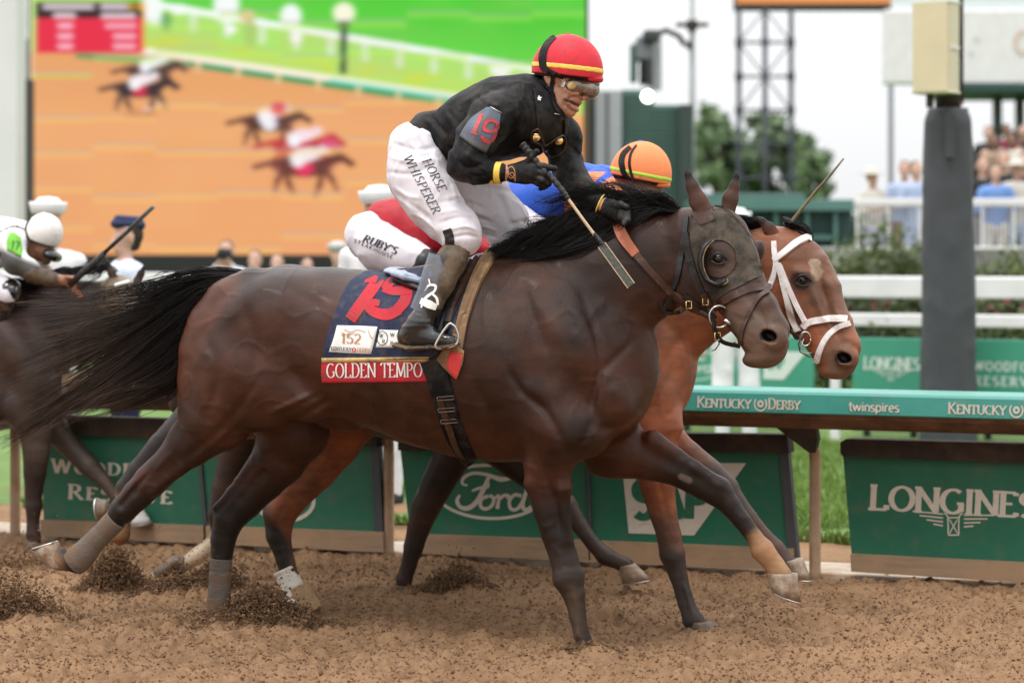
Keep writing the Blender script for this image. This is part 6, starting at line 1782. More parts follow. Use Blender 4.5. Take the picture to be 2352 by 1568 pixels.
# race number
V2, F2 = join2d([ribbon2d([(872,638),(857,660),(832,694),(804,734)], [27,27,27,27], 5), ribbon2d([(838,646),(862,640)], [6,16], 3),
                 ribbon2d([(908,640),(894,650),(882,664)], [20,20,16], 4), ribbon2d([(880,662),(905,668),(940,664)], [16,20,22], 4),
                 ribbon2d([(935,664),(930,690),(912,712)], [26,26,24], 4), ribbon2d([(918,710),(890,722),(860,716),(842,700)], [24,26,24,22], 4),
                 ribbon2d([(842,704),(858,694),(872,697)], [12,16,14], 3)])
skin_text('race_number', skc, V2, F2, lambda x, y: (x, y), M['redcloth'], cloth)
wp, wb = patch('white_badge', skc, [[(774,747),(820,748),(867,750)],[(765,780),(810,781),(860,783)],[(755,808),(800,811),(852,813)]], M['print_white'], cloth, .003, 12, 8)
wp2, wb2 = patch('white_badge', skc, [[(872,757),(900,758),(935,759)],[(868,778),(900,779),(930,780)],[(863,798),(890,798),(925,799)]], M['print_white'], cloth, .003, 10, 6)
sk_b = Skin([wb, wb2, clb])
v, f, w = strokes2d('152', .16, .06, True, .06); skin_text('lettering', sk_b, v, f, lin(783, 787, 828, 789, 22, w), M['print_gold'], wp)
v, f, w = strokes2d('KENTUCKY', .16, .07, True, .04); skin_text('lettering', sk_b, v, f, lin(760, 804, 807, 806, 8, w), M['print_black'], wp)
v, f, w = strokes2d('DERBY', .16, .07, True, .04); skin_text('lettering', sk_b, v, f, lin(820, 806, 850, 808, 8, w), M['print_gold'], wp)
V2, F2 = ribbon2d([(813+4*math.cos(t), 803+4*math.sin(t)) for t in np.linspace(0, 6.28, 9)], 2.2, 2); skin_text('emblem', sk_b, V2, F2, lambda x, y: (x, y), M['redcloth'], wp)
V2, F2 = join2d([ribbon2d([(790,756),(805,762),(822,757),(840,763)], 1.5, 4), ribbon2d([(784,763),(798,768),(815,764)], 1.3, 4), ribbon2d([(845,757),(850,770),(856,778)], 1.6, 3)])
skin_text('emblem', sk_b, V2, F2, lambda x, y: (x, y), M['print_gold'], wp)
V2, F2 = ribbon2d([(878+12*math.cos(t), 776+16*math.sin(t)) for t in np.linspace(0, 6.28, 19)], 1.6, 2); skin_text('emblem', sk_b, V2, F2, lambda x, y: (x, y), M['print_black'], wp2)
for (tx, x0, y0, x1_, y1_, hh) in (('W',871,775,879,776,9),('R',877,788,884,789,9),('W',896,772,905,773,8),('R',896,791,903,792,8)):
    v, f, w = strokes2d(tx, .14, .10, tx and x0 > 890); skin_text('lettering', sk_b, v, f, lin(x0, y0, x1_, y1_, hh, w), M['print_black'], wp2)
# front trim strips and flap
strap('trim_strip', skc, [(1148,574),(1122,600),(1098,640),(1078,690),(1062,740),(1048,800)], [26,26,25,24,24,30], M['mudtrim'], cloth, .020, n=8, across=5)
strap('trim_strip', skc, [(1112,596),(1092,640),(1072,690),(1052,740),(1030,790)], [18,18,20,22,20], M['navy'], cloth, .014, n=8)
strap('gold_trim_top', skc, [(1120,578),(1138,584),(1150,580),(1152,572)], [10,26,22,10], M['goldtrim'], cloth, .026, n=6)
patch('cloth_flap', skc, [[(1028,790),(1045,792),(1066,806)],[(1014,808),(1040,822),(1062,835)],[(1002,826),(1024,850),(1048,873)]], M['mudtrim'], cloth, .022, 10, 8)
patch('cloth_flap', skc, [[(1036,806),(1050,810),(1063,814)],[(1026,832),(1040,838),(1056,846)],[(1030,852),(1040,862),(1048,872)]], M['redflag'], cloth, .028, 8, 6)
# saddle
sd = SDF(fr1, .006)
sd.chain([(904,628,-.17,7,1.5),(930,636,-.20,8,1.5),(966,645,-.20,8,1.5)], k=.01); sd.chain([(906,622,0,10,8.0),(940,630,0,11,8.5),(1000,638,0,12,7.0),(1060,622,0,13,4.0),(1100,596,0,12,3.0),(1122,584,0,8,3.0)], k=.01)
Vs, Qs, _ = sd.mesh(); saddle = mesh('saddle', Vs, Qs, M['saddlegrey'], root1)
patch('saddle_flap', skc, [[(1000,640),(1060,618),(1112,590)],[(995,680),(1040,670),(1082,650)],[(985,730),(1015,725),(1052,700)],[(985,770),(1005,772),(1030,760)]], M['blacksmooth'], saddle, .020, 18, 16, lambda u, v: .003*np.sin(u*20))
for i, o in enumerate((0, 10, 19)):
    strap('stirrup_leather', skc, [(1098-o*1.2,600+o),(1072-o,650+o*.3),(1048-o*.7,700),(1034-o*.3,742)], 8, M['blacksmooth'] if i else M['brownleather'], saddle, .030)
strap('rear_strap', skc, [(904,646),(930,656),(955,664),(975,672)], 7, BL, saddle, .022)
# girth
strap('girth', skc, [(992,826),(1008,870),(1022,920),(1040,980),(1066,1030),(1092,1058)], [52,50,46,44,40,28], M['black'], root1, .014, n=10, across=5)
girth2 = strap('girth_strap', skc, [(1013,912),(1022,938),(1034,975),(1048,1016),(1066,1046),(1080,1056)], [13,14,14,12,10,8], M['brownleather'], root1, .022, n=8)
for (x, y) in ((1024,915),(1026,942),(1032,968)):
    mbx = MB(); q, _ = skc.pts(np.array([(x, y)])); dq = q[0,1]-CAMY-.028
    rr = [(x-20,y-3),(x+18,y-6),(x+19,y+2),(x-19,y+5),(x-20,y-3)]
    mbx.tube(np.array([P(a_, b_, dq) for a_, b_ in rr]), .0024, 6); mbx.build('buckle', M['dullmetal'], girth2, True)
# ---------------------------------------------------------------- bright bay horse beside it
fr2 = Fr(10.0, 14, .66)
root2 = empty('horse', fr2.w3(1100, 1420, 0) * [1, 1, 0],
    'bright bay racehorse in a white bridle with a small white star, just behind the leader', 'horse', 'racehorses galloping past')
T2 = lambda x, y: (1176 + (x-1176)*.93 + 113, 560 + (y-560)*.93 + 12)
neck2 = [(1345,770,0,160,.62),(1440,735,0,150,.58),(1530,700,0,135,.52),(1620,660,0,115,.5),(1700,625,0,92,.5),(1760,600,-.02,80,.52)]
head2 = [(1790,592,-.03,72,.62),(1822,620,-.045,80,.64),(1850,668,-.07,76,.64),(1872,720,-.10,64,.62),(1897,768,-.13,55,.62),(1920,805,-.16,55,.6),(1925,825,-.165,46,.58)]
nh2 = [(800,905,-.12,100,1),(795,950,-.12,80,.9),(768,1012,-.12,64,.8),(728,1075,-.12,50,.8),(680,1128,-.12,42,.8),(642,1180,-.12,38,.8),(640,1230,-.12,30,.8),(653,1280,-.12,22,.9),(668,1330,-.12,20,.9),(688,1380,-.12,24,.85),(706,1400,-.12,20,.9)]
fh2 = [(700,880,.13,105,1),(570,930,.13,78,.9),(450,965,.13,52,.85),(372,1030,.13,36,.85),(322,1085,.13,31,.8),(292,1122,.13,27,.8),(284,1180,.13,18,.9),(276,1228,.13,22,.9),(262,1212,.13,17,.9),(248,1190,.13,22,.9)]
nf2 = [(1500,985,-.12,70,.85),(1502,1050,-.12,48,.85),(1509,1110,-.12,41,.85),(1521,1170,-.12,32,.85),(1536,1228,-.12,29,.85),(1545,1272,-.12,31,.85),(1558,1320,-.12,22,.9),(1576,1385,-.12,18,.9),(1592,1422,-.12,23,.85),(1612,1440,-.12,18,.9)]
ff2 = [(1455,950,.12,75,.9),(1520,1005,.12,50,.8),(1580,1045,.12,37,.85),(1635,1085,.12,31,.85),(1668,1122,.12,30,.85),(1692,1152,.12,21,.9),(1722,1188,.12,18,.9),(1757,1232,.12,18,.9),(1780,1260,.12,23,.85),(1808,1290,.12,20,.9),(1818,1302,.12,22,.9)]
def x2(s, e2, c2):
    s.ell(1805,690,-.09, 60,66,.05, 0, .02)
    s.chain([(1862,665,-.145,8),(1895,735,-.175,7)], k=.02)
    s.ell(1846,630,-.125, 30,15,.035, 15, .02)
    s.ell(1845,645,-.130, 16,11,.02, 10, .012, -1)
    s.ell(1845,645,-.122, 17,13,.018, 10, .008)
    s.chain([(1885,600,-.09,20),(1910,660,-.12,18),(1935,740,-.16,20),(1955,790,-.18,20)], ratio=1.2, k=.03)
    s.ell(1945,820,-.215, 30,27,.032, 35, .015)
    s.ell(1936,822,-.246, 19,12,.042, 30, .010, -1)
    s.ell(1918,850,-.175, 38,19,.042, -10, .015)
    s.chain([(1880,818,-.225,3),(1912,842,-.23,3),(1950,846,-.23,4)], k=.010, op=-1)
    s.ell(1815,735,-.15, 28,12,.03, 45, .03, -1)
    s.ell(1545,1276,-.15, 17,22,.025, 0, .02)
    s.chain([(1568,1340,-.155,4),(1590,1410,-.15,4)], k=.01)
sd2 = horse_sdf(fr2, T2, .93, .0075, neck2, head2, [nh2, fh2, nf2, ff2], x2)
CR2 = [([(1545,840),(1520,900),(1495,945)], 10, -.012), ([(1570,760),(1530,830),(1505,880)], 12, -.008), ([(1560,880),(1555,930),(1530,960)], 8, -.006),
  ([(1500,1060),(1520,1130),(1536,1200)], 6, -.006), ([(1560,1310),(1580,1390)], 4, -.004), ([(1540,1000),(1610,1055),(1660,1100)], 7, -.006), ([(770,1000),(720,1070),(670,1130)], 8, -.005),
  ([(1870,660),(1895,730),(1925,790)], 5, .004), ([(1880,760),(1900,790),(1915,815)], 4, -.003), ([(1800,640),(1790,700),(1810,740)], 8, -.006), ([(1860,620),(1885,650),(1900,700)], 6, -.004), ([(1905,640),(1920,690)], 6, .003), ([(660,1150),(640,1190),(638,1230)], 5, -.005)]
sd2.dispf = crease_fn(fr2, CR2, disp_coat)
V2_, Q2, L2 = sd2.mesh()
def col2(x, y, L, c, n):
    black = (.020, .015, .013)
    c = mixc(c, seg(x, y, 596, 1167, 640, 1250, 46, .4)*.9*(1-disc(x,y,690,1150,40,.4)) + seg(x, y, 640, 1240, 670, 1340, 40, .3), black)
    c = mixc(c, seg(x, y, 1524, 1230, 1545, 1290, 60, .5)*.55 + seg(x, y, 1550, 1310, 1600, 1440, 50, .4), (.042,.030,.026))
    c = mixc(c, seg(x, y, 1650, 1110, 1800, 1290, 60, .5)*.85, (.050,.036,.030))
    c = mixc(c, seg(x, y, 440, 960, 290, 1120, 70, .5), black)
    c = mixc(c, seg(x, y, 285, 1190, 250, 1190, 50, .4), (.22, .12, .06))
    c = mixc(c, sstep(.35, .75, seg(x, y, 1880, 606, 1886, 632, 13, .6) + .45*fbm(x*.09, y*.09, 0, 3))*disc(x, y, 1884, 620, 34, .3), (.40,.29,.20))
    c = mixc(c, disc(x, y, 1876, 632, 5, .5), (.4,.28,.2))
    c = mixc(c, seg(x, y, 1935, 800, 1950, 850, 40, .6)*(.7+.5*n), (.13,.085,.058))
    c = mixc(c, seg(x, y, 1900, 640, 1940, 720, 40, .6)*.35, (.16,.09,.06))
    c = mixc(c, disc(x, y, 1848, 645, 26, .5)*.7, (.04,.022,.016))
    W_ = fr2.W(L); rx_ = CX + W_[:,0]/(W_[:,1]-CAMY)*F; ry_ = HY + (CAMZ-W_[:,2])/(W_[:,1]-CAMY)*F
    c = mixc(c, (1-sstep(.8, 1.15, (rx_-1937)**2/20**2+(ry_-822)**2/13**2))*(L[:,1] < -.15), (.005,.0025,.0025))
    c = mixc(c, (1-sstep(.6, 1.3, (rx_-1844)**2/30**2+(ry_-644)**2/22**2))*(L[:,1] < -.05)*.7, (.020,.010,.007))
    return c
body2 = mesh('body', V2_, Q2, M['coat'], root2, col=coat_color(fr2, L2, (.185, .066, .031), col2))
bv2 = bvh_of(V2_, Q2); skin2 = Skin([bv2])
ear(fr2, [(1782,545,-.07,16),(1766,525,-.075,14),(1750,508,-.075,8),(1740,499,-.07,3)], [(1775,545,-.11,7),(1758,522,-.10,5),(1746,506,-.09,2)], root2, (.15,.055,.028))
ear(fr2, [(1842,538,.03,13),(1826,524,.03,12),(1808,508,.03,7),(1799,500,.03,3)], [(1836,540,-.01,6),(1818,522,.0,4)], root2, (.10,.04,.024))
hoof(fr2, (232,1200), (222,1142), (252,1190), (244,1150), .13, root2, M['hoofd'], .09)
hoof(fr2, (688,1424), (745,1422), (690,1402), (722,1404), -.12, root2, M['hoof'], .10)
hoof(fr2, (1580,1444), (1668,1444), (1584,1428), (1640,1428), -.12, root2, M['hoofd'], .10)
hoof(fr2, (1822,1326), (1864,1332), (1800,1292), (1846,1284), .12, root2, M['hoof'], .095)
wrap_tube('leg_bandage', fr2, [(653,1306,-.12,23),(664,1330,-.12,23),(676,1355,-.12,24),(692,1382,-.12,27),(706,1402,-.12,27)], M['wbandage'], root2, seed=3)
wrap_tube('leg_bandage', fr2, [(684,1345,-.125,23.5),(694,1368,-.125,25.5),(706,1392,-.125,28),(714,1406,-.125,28)], M['tanbandage'], root2, seed=4)
eyeball(skin2, 1844, 644, .016, root2)
WB = M['whitebridle']
strap('crownpiece', skin2, [(1778,555),(1780,580),(1783,610),(1776,640),(1767,662)], 11, WB, root2, .010)
strap('browband', skin2, [(1778,598),(1800,582),(1828,560),(1855,547),(1864,546)], [12,13,14,13,12], WB, root2, .012)
strap('cheekpiece', skin2, [(1788,605),(1800,650),(1812,700),(1822,735),(1835,762)], 12, WB, root2, .011)
strap('cheekpiece', skin2, [(1792,610),(1810,655),(1830,700),(1850,738)], 10, WB, root2, .013)
strap('noseband', skin2, [(1846,752),(1856,742),(1880,736),(1915,732),(1944,734)], 15, WB, root2, .010)
strap('figure_eight_strap', skin2, [(1950,742),(1925,752),(1900,775),(1884,805),(1876,832)], 12, WB, root2, .010)
strap('forehead_strap', skin2, [(1800,512),(1830,522),(1855,532),(1866,548)], 6, M['blacksmooth'], root2, .012)
pc, _ = skin2.pts(np.array([(1848, 772)])); d0 = pc[0,1]-CAMY-.03
a = np.linspace(0, 2*np.pi, 29)
mb = MB(); mb.tube(np.array([P(1850+12*math.cos(t), 778+16*math.sin(t), d0) for t in a]), .0035, 7)
mb.tube(np.array([P(1846,778,d0), P(1838,800,d0), P(1852,812,d0), P(1878,806,d0)]), .003, 6)
rg = mb.build('bit_ring', M['steel'], root2, True)
mb = MB(); mb.tube(np.array([P(1845,765,d0-.01), P(1834,790,d0-.01), P(1838,808,d0-.01), P(1860,820,d0-.01), P(1872,815,d0)]), [.006,.007,.006,.005,.004], 7, flat=.5)
mb.build('chin_strap', M['brownleather'], root2, True)
strap('rein', skin2, [(1700,700),(1760,725),(1810,755),(1840,775)], 11, M['brownleather'], root2, .012)
gm = []
for i, x in enumerate(np.linspace(1560, 1790, 7)):
    yt = np.interp(x, [1560,1700,1790],[520,515,530])
    gm.append([(x,yt+8,-.01),(x-30,yt-18,-.02),(x-75,yt-18,-.04),(x-120,yt+10,-.05)])
Wm, _ = guide_hair(fr2, gm, 900, 12, jit=5, wob=5, lw=.02, seed=11)
gm = [[(1800,535,-.02),(1825,524,-.03),(1850,530,-.04),(1868,548,-.05)],[(1790,530,-.01),(1815,512,-.02),(1842,515,-.03),(1862,530,-.03)]]
Wm2, _ = guide_hair(fr2, gm, 260, 12, jit=3, wob=3, lw=.015, seed=12)
Wm = np.concatenate([Wm, Wm2]); strands('mane', Wm, rng.uniform(.0008,.0015,len(Wm)), M['hair'], root2)
gt_ = [[(700,640,0),(600,660,0),(520,720,0),(470,800,0)],[(700,650,0),(610,700,0),(540,780,0),(500,860,0)]]
Wt_, _ = guide_hair(fr2, gt_, 700, 14, jit=14, wob=10, lw=.04, seed=13)
strands('tail', Wt_, rng.uniform(.001,.002,len(Wt_)), M['hair'], root2)
# saddle pad (mostly hidden behind the leader)
patch('saddlecloth', skin2, [[(1000,640),(1080,635),(1180,625)],[(990,720),(1080,720),(1160,715)],[(985,800),(1060,800),(1140,798)]], M['print_white'], root2, .01, 16, 10)

# ---------------------------------------------------------------- third horse, dark, behind both
fr3 = Fr(10.0, 14, 1.42)
root3 = empty('horse', fr3.w3(900, 1370, 0) * [1, 1, 0],
    'dark brown racehorse hidden behind the leader, its pale hooves and legs showing beneath the belly', 'horse', 'racehorses galloping past')
T3 = lambda x, y: (1176 + (x-1176)*.86 - 130, 560 + (y-560)*.86 + 40)
neck3 = [(1030,770,0,140,.6),(1110,740,0,120,.55),(1180,720,0,100,.5),(1240,705,0,84,.5)]
head3 = [(1270,700,0,62,.62),(1310,730,0,66,.62),(1340,775,0,56,.6),(1365,830,0,46,.6),(1375,860,0,42,.6)]
nh3 = [(560,860,-.12,90,1),(560,960,-.12,62,.85),(545,1040,-.12,44,.8),(520,1120,-.12,34,.8),(505,1180,-.12,28,.8),(506,1240,-.12,18,.9),(506,1300,-.12,16,.9),(506,1330,-.12,19,.9),(514,1345,-.12,16,.9)]
fh3 = [(580,860,.12,90,1),(590,980,.12,60,.85),(575,1080,.12,40,.85),(545,1150,.12,30,.85),(525,1200,.12,24,.85),(490,1245,.12,17,.9),(455,1275,.12,20,.9),(430,1290,.12,17,.9),(412,1300,.12,20,.9)]
nf3 = [(1060,985,-.12,58,.9),(1040,1045,-.12,44,.85),(1005,1110,-.12,38,.85),(978,1165,-.12,33,.85),(961,1215,-.12,26,.85),(950,1255,-.12,23,.85),(940,1295,-.12,18,.9),(928,1330,-.12,19,.9),(930,1350,-.12,16,.9)]
ff3 = [(1110,990,.12,58,.9),(1180,1060,.12,38,.85),(1250,1118,.12,29,.85),(1300,1160,.12,26,.85),(1330,1205,.12,19,.9),(1362,1248,.12,17,.9),(1390,1276,.12,21,.85),(1425,1292,.12,17,.9),(1438,1298,.12,19,.9)]
sd3 = horse_sdf(fr3, T3, .86, .011, neck3, head3, [nh3, fh3, nf3, ff3])
V3, Q3, L3 = sd3.mesh()
def col3(x, y, L, c, n):
    c = mixc(c, seg(x, y, 480, 1255, 430, 1295, 26, .4), (.55,.42,.30))
    c = mixc(c, disc(x, y, 968, 1117, 13, .4), (.22,.17,.15))
    c = mixc(c, seg(x, y, 1310, 1180, 1430, 1290, 34, .4)*.5, (.085,.06,.05))
    return c
mesh('body', V3, Q3, M['coat'], root3, col=coat_color(fr3, L3, (.030, .016, .012), col3))
hoof(fr3, (372,1334), (352,1312), (425,1292), (392,1278), .12, root3, M['hoofd'], .085)
hoof(fr3, (495,1362), (540,1362), (495,1345), (525,1345), -.12, root3, M['hoofd'], .085)
hoof(fr3, (905,1362), (955,1362), (905,1345), (945,1345), -.12, root3, M['hoofd'], .085)
hoof(fr3, (1426,1340), (1496,1330), (1420,1304), (1462,1296), .12, root3, M['hoof'], .09)
Wt_, _ = guide_hair(fr3, [[(500,700,0),(430,720,0),(380,780,0),(350,850,0)],[(500,710,0),(440,760,0),(400,830,0)]+[(380,900,0)]], 400, 12, jit=12, wob=8, lw=.04, seed=14)
strands('tail', Wt_, rng.uniform(.001,.002,len(Wt_)), M['hair'], root3)

# ---------------------------------------------------------------- fourth horse at the left edge
fr4 = Fr(10.0, 14, 2.55)
root4 = empty('horse', fr4.w3(-60, 1250, 0) * [1, 1, 0],
    'dark brown racehorse entering at the left edge, beaded browband, half hidden by the tail', 'horse', 'racehorses galloping past')
T4 = lambda x, y: (140 + (x-1478)*.72, 660 + (y-585)*.70)
neck4 = [(-60,775,0,125,.6),(10,765,0,112,.55),(70,752,0,100,.5),(130,735,0,88,.5),(190,718,0,72,.5),(245,698,0,56,.55)]
head4 = [(270,670,-.02,40,.9),(298,690,-.08,44,.9),(322,735,-.16,42,.85),(340,785,-.24,34,.85),(350,825,-.28,30,.85)]
nf4 = [(62,930,-.12,52,.9),(80,985,-.12,40,.85),(83,1030,-.12,33,.85),(80,1085,-.12,27,.85),(77,1130,-.12,21,.85),(77,1160,-.12,20,.85),(76,1200,-.12,15,.9),(76,1228,-.12,17,.9),(82,1240,-.12,14,.9)]
ff4 = [(75,930,.12,55,.9),(125,985,.12,34,.85),(165,1030,.12,25,.85),(205,1070,.12,24,.85),(240,1105,.12,16,.9),(268,1140,.12,16,.9),(288,1165,.12,18,.9),(305,1178,.12,14,.9)]
nh4 = [(-560,900,-.12,80,1),(-600,1000,-.12,46,.85),(-640,1100,-.12,28,.8),(-650,1200,-.12,16,.9),(-650,1250,-.12,16,.9)]
fh4 = [(-540,900,.12,80,1),(-500,1000,.12,46,.85),(-480,1100,.12,28,.8),(-470,1200,.12,16,.9),(-470,1250,.12,16,.9)]
sd4 = horse_sdf(fr4, T4, .72, .013, neck4, head4, [nh4, fh4, nf4, ff4])
V4, Q4, L4 = sd4.mesh()
def col4(x, y, L, c, n):
    c = mixc(c, seg(x, y, 285, 660, 330, 760, 48, .4)*(.8+.3*n), (.16,.115,.072))
    c = mixc(c, seg(x, y, 120, 985, 290, 1165, 50, .5)*.55, (.10,.075,.058))
    c = mixc(c, disc(x, y, 40, 850, 90, .7)*.4, (.06,.040,.028))
    return c
mesh('body', V4, Q4, M['coat'], root4, col=coat_color(fr4, L4, (.028, .016, .013), col4))
bv4 = bvh_of(V4, Q4); skin4 = Skin([bv4])
ear(fr4, [(266,650,-.05,13),(256,625,-.06,9),(247,603,-.06,5),(243,594,-.06,2)], [(262,645,-.11,5),(250,612,-.10,3)], root4, (.10,.055,.035))
ear(fr4, [(316,645,-.10,11),(324,628,-.10,8),(331,613,-.10,4)], [(320,642,-.15,5),(328,620,-.14,2)], root4, (.10,.055,.035))
hoof(fr4, (302,1208), (349,1200), (296,1180), (330,1172), .12, root4, pm('pale_hoof_horn', (.55,.52,.50), .5), .11)
hoof(fr4, (60,1262), (100,1262), (62,1244), (92,1244), -.12, root4, M['hoofd'], .11)
bw = []
for i in range(6):
    q, _ = skin4.pts(np.array([(268+i*5.4, 655-i*1.6)])); mbx = MB(); lathe(mbx, q[0]+[0,-.012,0], (0,-1,0), [(.0005,-.012)]+[(.012*math.cos(t), .012*math.sin(t)) for t in (-.8,-.3,.3,.8)]+[(.0005,.012)], 8)
    mbx.build('browband_bead', M['print_white'], root4, True)
gm = [[(x, np.interp(x,[-60,60,125,235],[672,665,648,622]), 0), (x-18, np.interp(x,[-60,60,125,235],[652,648,628,608]), -.03), (x-45, np.interp(x,[-60,60,125,235],[668,664,645,628]), -.06), (x-70, np.interp(x,[-60,60,125,235],[692,690,668,652]), -.09)] for x in np.linspace(-60, 268, 8)]
Wm, _ = guide_hair(fr4, gm, 900, 12, jit=7, wob=4, lw=.03, seed=15)
strands('mane', Wm, rng.uniform(.0012,.0022,len(Wm)), M['hair'], root4)
strap('rein', skin4, [(168,662),(180,672),(190,686)], 9, M['orangerein'], root4, .03)
# ------------------------------------------------------------------ jockeys
def helmet(fr, c, rx, ry, rl, tilt, cut, mats, root, band=None, straps=None, name='helmet', h=.0035, off=0.0, brim=True):
    """c centre px; cut: (x0,y0,x1,y1) rim line in picture points; band: (lo,hi) px above the rim"""
    cl = fr.p(*c, off); r = (fr.r(rx, c[0], off), rl, fr.r(ry, c[0], off))
    t = math.radians(-tilt); R = np.array([[math.cos(t),0,math.sin(t)],[0,1,0],[-math.sin(t),0,math.cos(t)]])
    a = fr.p(cut[0], cut[1], off); b = fr.p(cut[2], cut[3], off)
    dirr = (b-a)/np.linalg.norm(b-a); nn = np.array([-dirr[2], 0, dirr[0]])   # up normal
    u = fr.r(1, c[0], off)
    lo = cl - np.array([r[0], rl, r[2]])*1.25; hi = cl + np.array([r[0], rl, r[2]])*1.25
    def shell(lo_px, hi_px, grow, inner=None):
        def fn(S, W, Z):
            e, x, y, z = ellf(cl, np.array(r)+grow, S, W, Z, R)
            # slight six-panel cap seams
            ang = np.arctan2(y, x); e = e + .0006*np.exp(-((np.abs((ang*3/np.pi) % 1 - .5))/.03)**2)
            hgt = (S-a[0])*nn[0] + (Z-a[2])*nn[2]
            g = np.maximum(e, lo_px*u - hgt)
            if hi_px is not None: g = np.maximum(g, hgt - hi_px*u)
            return g
        return field(fr, lo, hi, h, fn)
    V, Q, L = shell(0, None, 0)
    hm = mesh(name, V, Q, mats[0], root)
    hb = bvh_of(V, Q)
    if band:
        Vb, Qb, _ = shell(band[0], band[1], .0022); mesh('helmet_band', Vb, Qb, mats[1], hm)
    Vl, Ql, _ = (lambda: field(fr, lo, hi, h, lambda S, W, Z: np.maximum(np.maximum(ellf(cl, np.array(r)*.93, S, W, Z, R)[0], -(.07*r[2]) - ((S-a[0])*nn[0]+(Z-a[2])*nn[2])), ((S-a[0])*nn[0]+(Z-a[2])*nn[2]) - .002)))()
    mesh('helmet_liner', Vl, Ql, M['black'], hm)
    if brim:
        m = SDF(fr, h); ax = []
        for sg in np.linspace(-1, 1, 9):
            f = (b + np.array([-.014 - .030*sg*sg, sg*rl*.5, .002]))
            ax.append(f)
        for p0, p1 in zip(ax[:-1], ax[1:]): m.cone(p0, p1, fr.r(5.5), fr.r(5.5), 1, .01)
        for p0 in ax[1:-1]: m.cone(p0 + nn*.004, p0 - dirr*.035 + nn*.008, fr.r(4.5), fr.r(5), 1, .01)
        Vb, Qb, _ = m.mesh(); mesh('helmet_peak', Vb, Qb, mats[0], hm)
    # button on the crown
    top = fr.W((cl + np.array([0, 0, r[2]*1.0])))
    mbx = MB(); lathe(mbx, top - np.array([0,0,.003]), (0,0,1), [(.0005,.007),(.010,.005),(.012,0),(.012,-.004)], 12)
    mbx.build('helmet_button', mats[2] if len(mats) > 2 else mats[0], hm, True)
    sk = Skin([hb])
    for (pl, w, m_) in (straps or []): strap('helmet_strap', sk, pl, w, m_, hm, .004)
    return hm, hb

# ---- black silks, red cap (rides the leading horse)
jr1 = empty('jockey', fr1.w3(1010, 640, 0),
    'smiling jockey in black silks, red cap and white breeches standing in the stirrups', 'jockey', 'jockeys riding the racehorses')
torso = [(1000,322,0,52,1.25),(1035,315,0,64,1.2),(1090,294,0,84,1.12),(1150,272,0,90,1.15),(1205,258,0,80,1.25),(1240,262,0,66,1.2)]
armN = [(1150,258,-.16,46),(1128,272,-.20,50),(1095,315,-.25,46),(1066,366,-.30,36),(1061,384,-.30,31),(1100,395,-.29,27),(1150,397,-.26,22),(1175,398,-.25,20)]
armF = [(1262,285,.15,48),(1290,315,.18,42),(1300,368,.17,35),(1313,405,.13,35),(1345,442,.03,29),(1378,466,-.06,22),(1395,476,-.085,19)]
legN = [(952,352,-.09,62),(960,415,-.14,62),(992,465,-.18,55),(1030,512,-.20,45),(1055,548,-.23,33),(1030,600,-.28,31),(1008,650,-.32,27),(985,700,-.35,23),(962,742,-.37,22),(985,778,-.375,16),(1030,785,-.375,12)]
legF = [(1000,365,.09,58),(1060,428,.16,54),(1120,470,.20,52),(1170,515,.22,42),(1165,560,.24,32),(1120,640,.26,28),(1075,710,.26,24),(1080,742,.26,18),(1120,755,.26,13)]
def shr(nodes, k): return [(n[0], n[1], n[2], n[3]*k) + tuple(n[4:]) for n in nodes]
hb_ = SDF(fr1, .0045)
hb_.chain(shr(torso, .86), k=.04); hb_.chain(shr(armN, .8), k=.02); hb_.chain(shr(armF, .8), k=.02)
hb_.chain(shr(legN, .84), k=.03, ratio=.9); hb_.chain(shr(legF, .84), k=.03, ratio=.9)
hb_.chain([(1225,235,0,40),(1250,222,-.005,32),(1272,205,-.01,34)], k=.03)
# hands: far and near, roots only (fingers are in the gloves as well)
hb_.chain([(1175,398,-.25,16),(1205,396,-.25,19),(1228,395,-.25,17)], ratio=.6, k=.02)
hb_.chain([(1395,476,-.085,15),(1422,490,-.10,17)], ratio=.7, k=.02)
def finger_set(s, k=1.0, r=1.0):
    s.chain([(1225,382,-.262,9*r),(1248,383,-.265,8.5*r),(1273,387,-.262,7.2*r)], k=.006)           # forefinger, pointing
    s.chain([(1206,378,-.262,9.5*r),(1222,362,-.268,8*r),(1232,348,-.270,7*r)], k=.006)              # thumb
    s.chain([(1226,394,-.262,9*r),(1252,399,-.272,8*r),(1264,409,-.262,7.2*r),(1258,418,-.245,6.8*r)], k=.006)
    s.chain([(1222,404,-.260,8.8*r),(1246,413,-.270,7.8*r),(1260,422,-.258,7*r),(1252,428,-.242,6.6*r)], k=.006)
    s.chain([(1214,410,-.256,8*r),(1236,421,-.262,7*r),(1250,429,-.250,6.2*r),(1242,433,-.238,6*r)], k=.006)
finger_set(hb_, r=.8)
for i in range(4): hb_.chain([(1425,482+6*i,-.10-.012*i,7),(1440,488+6*i,-.115-.012*i,6),(1432,497+5*i,-.12-.012*i,5.5)], k=.006)
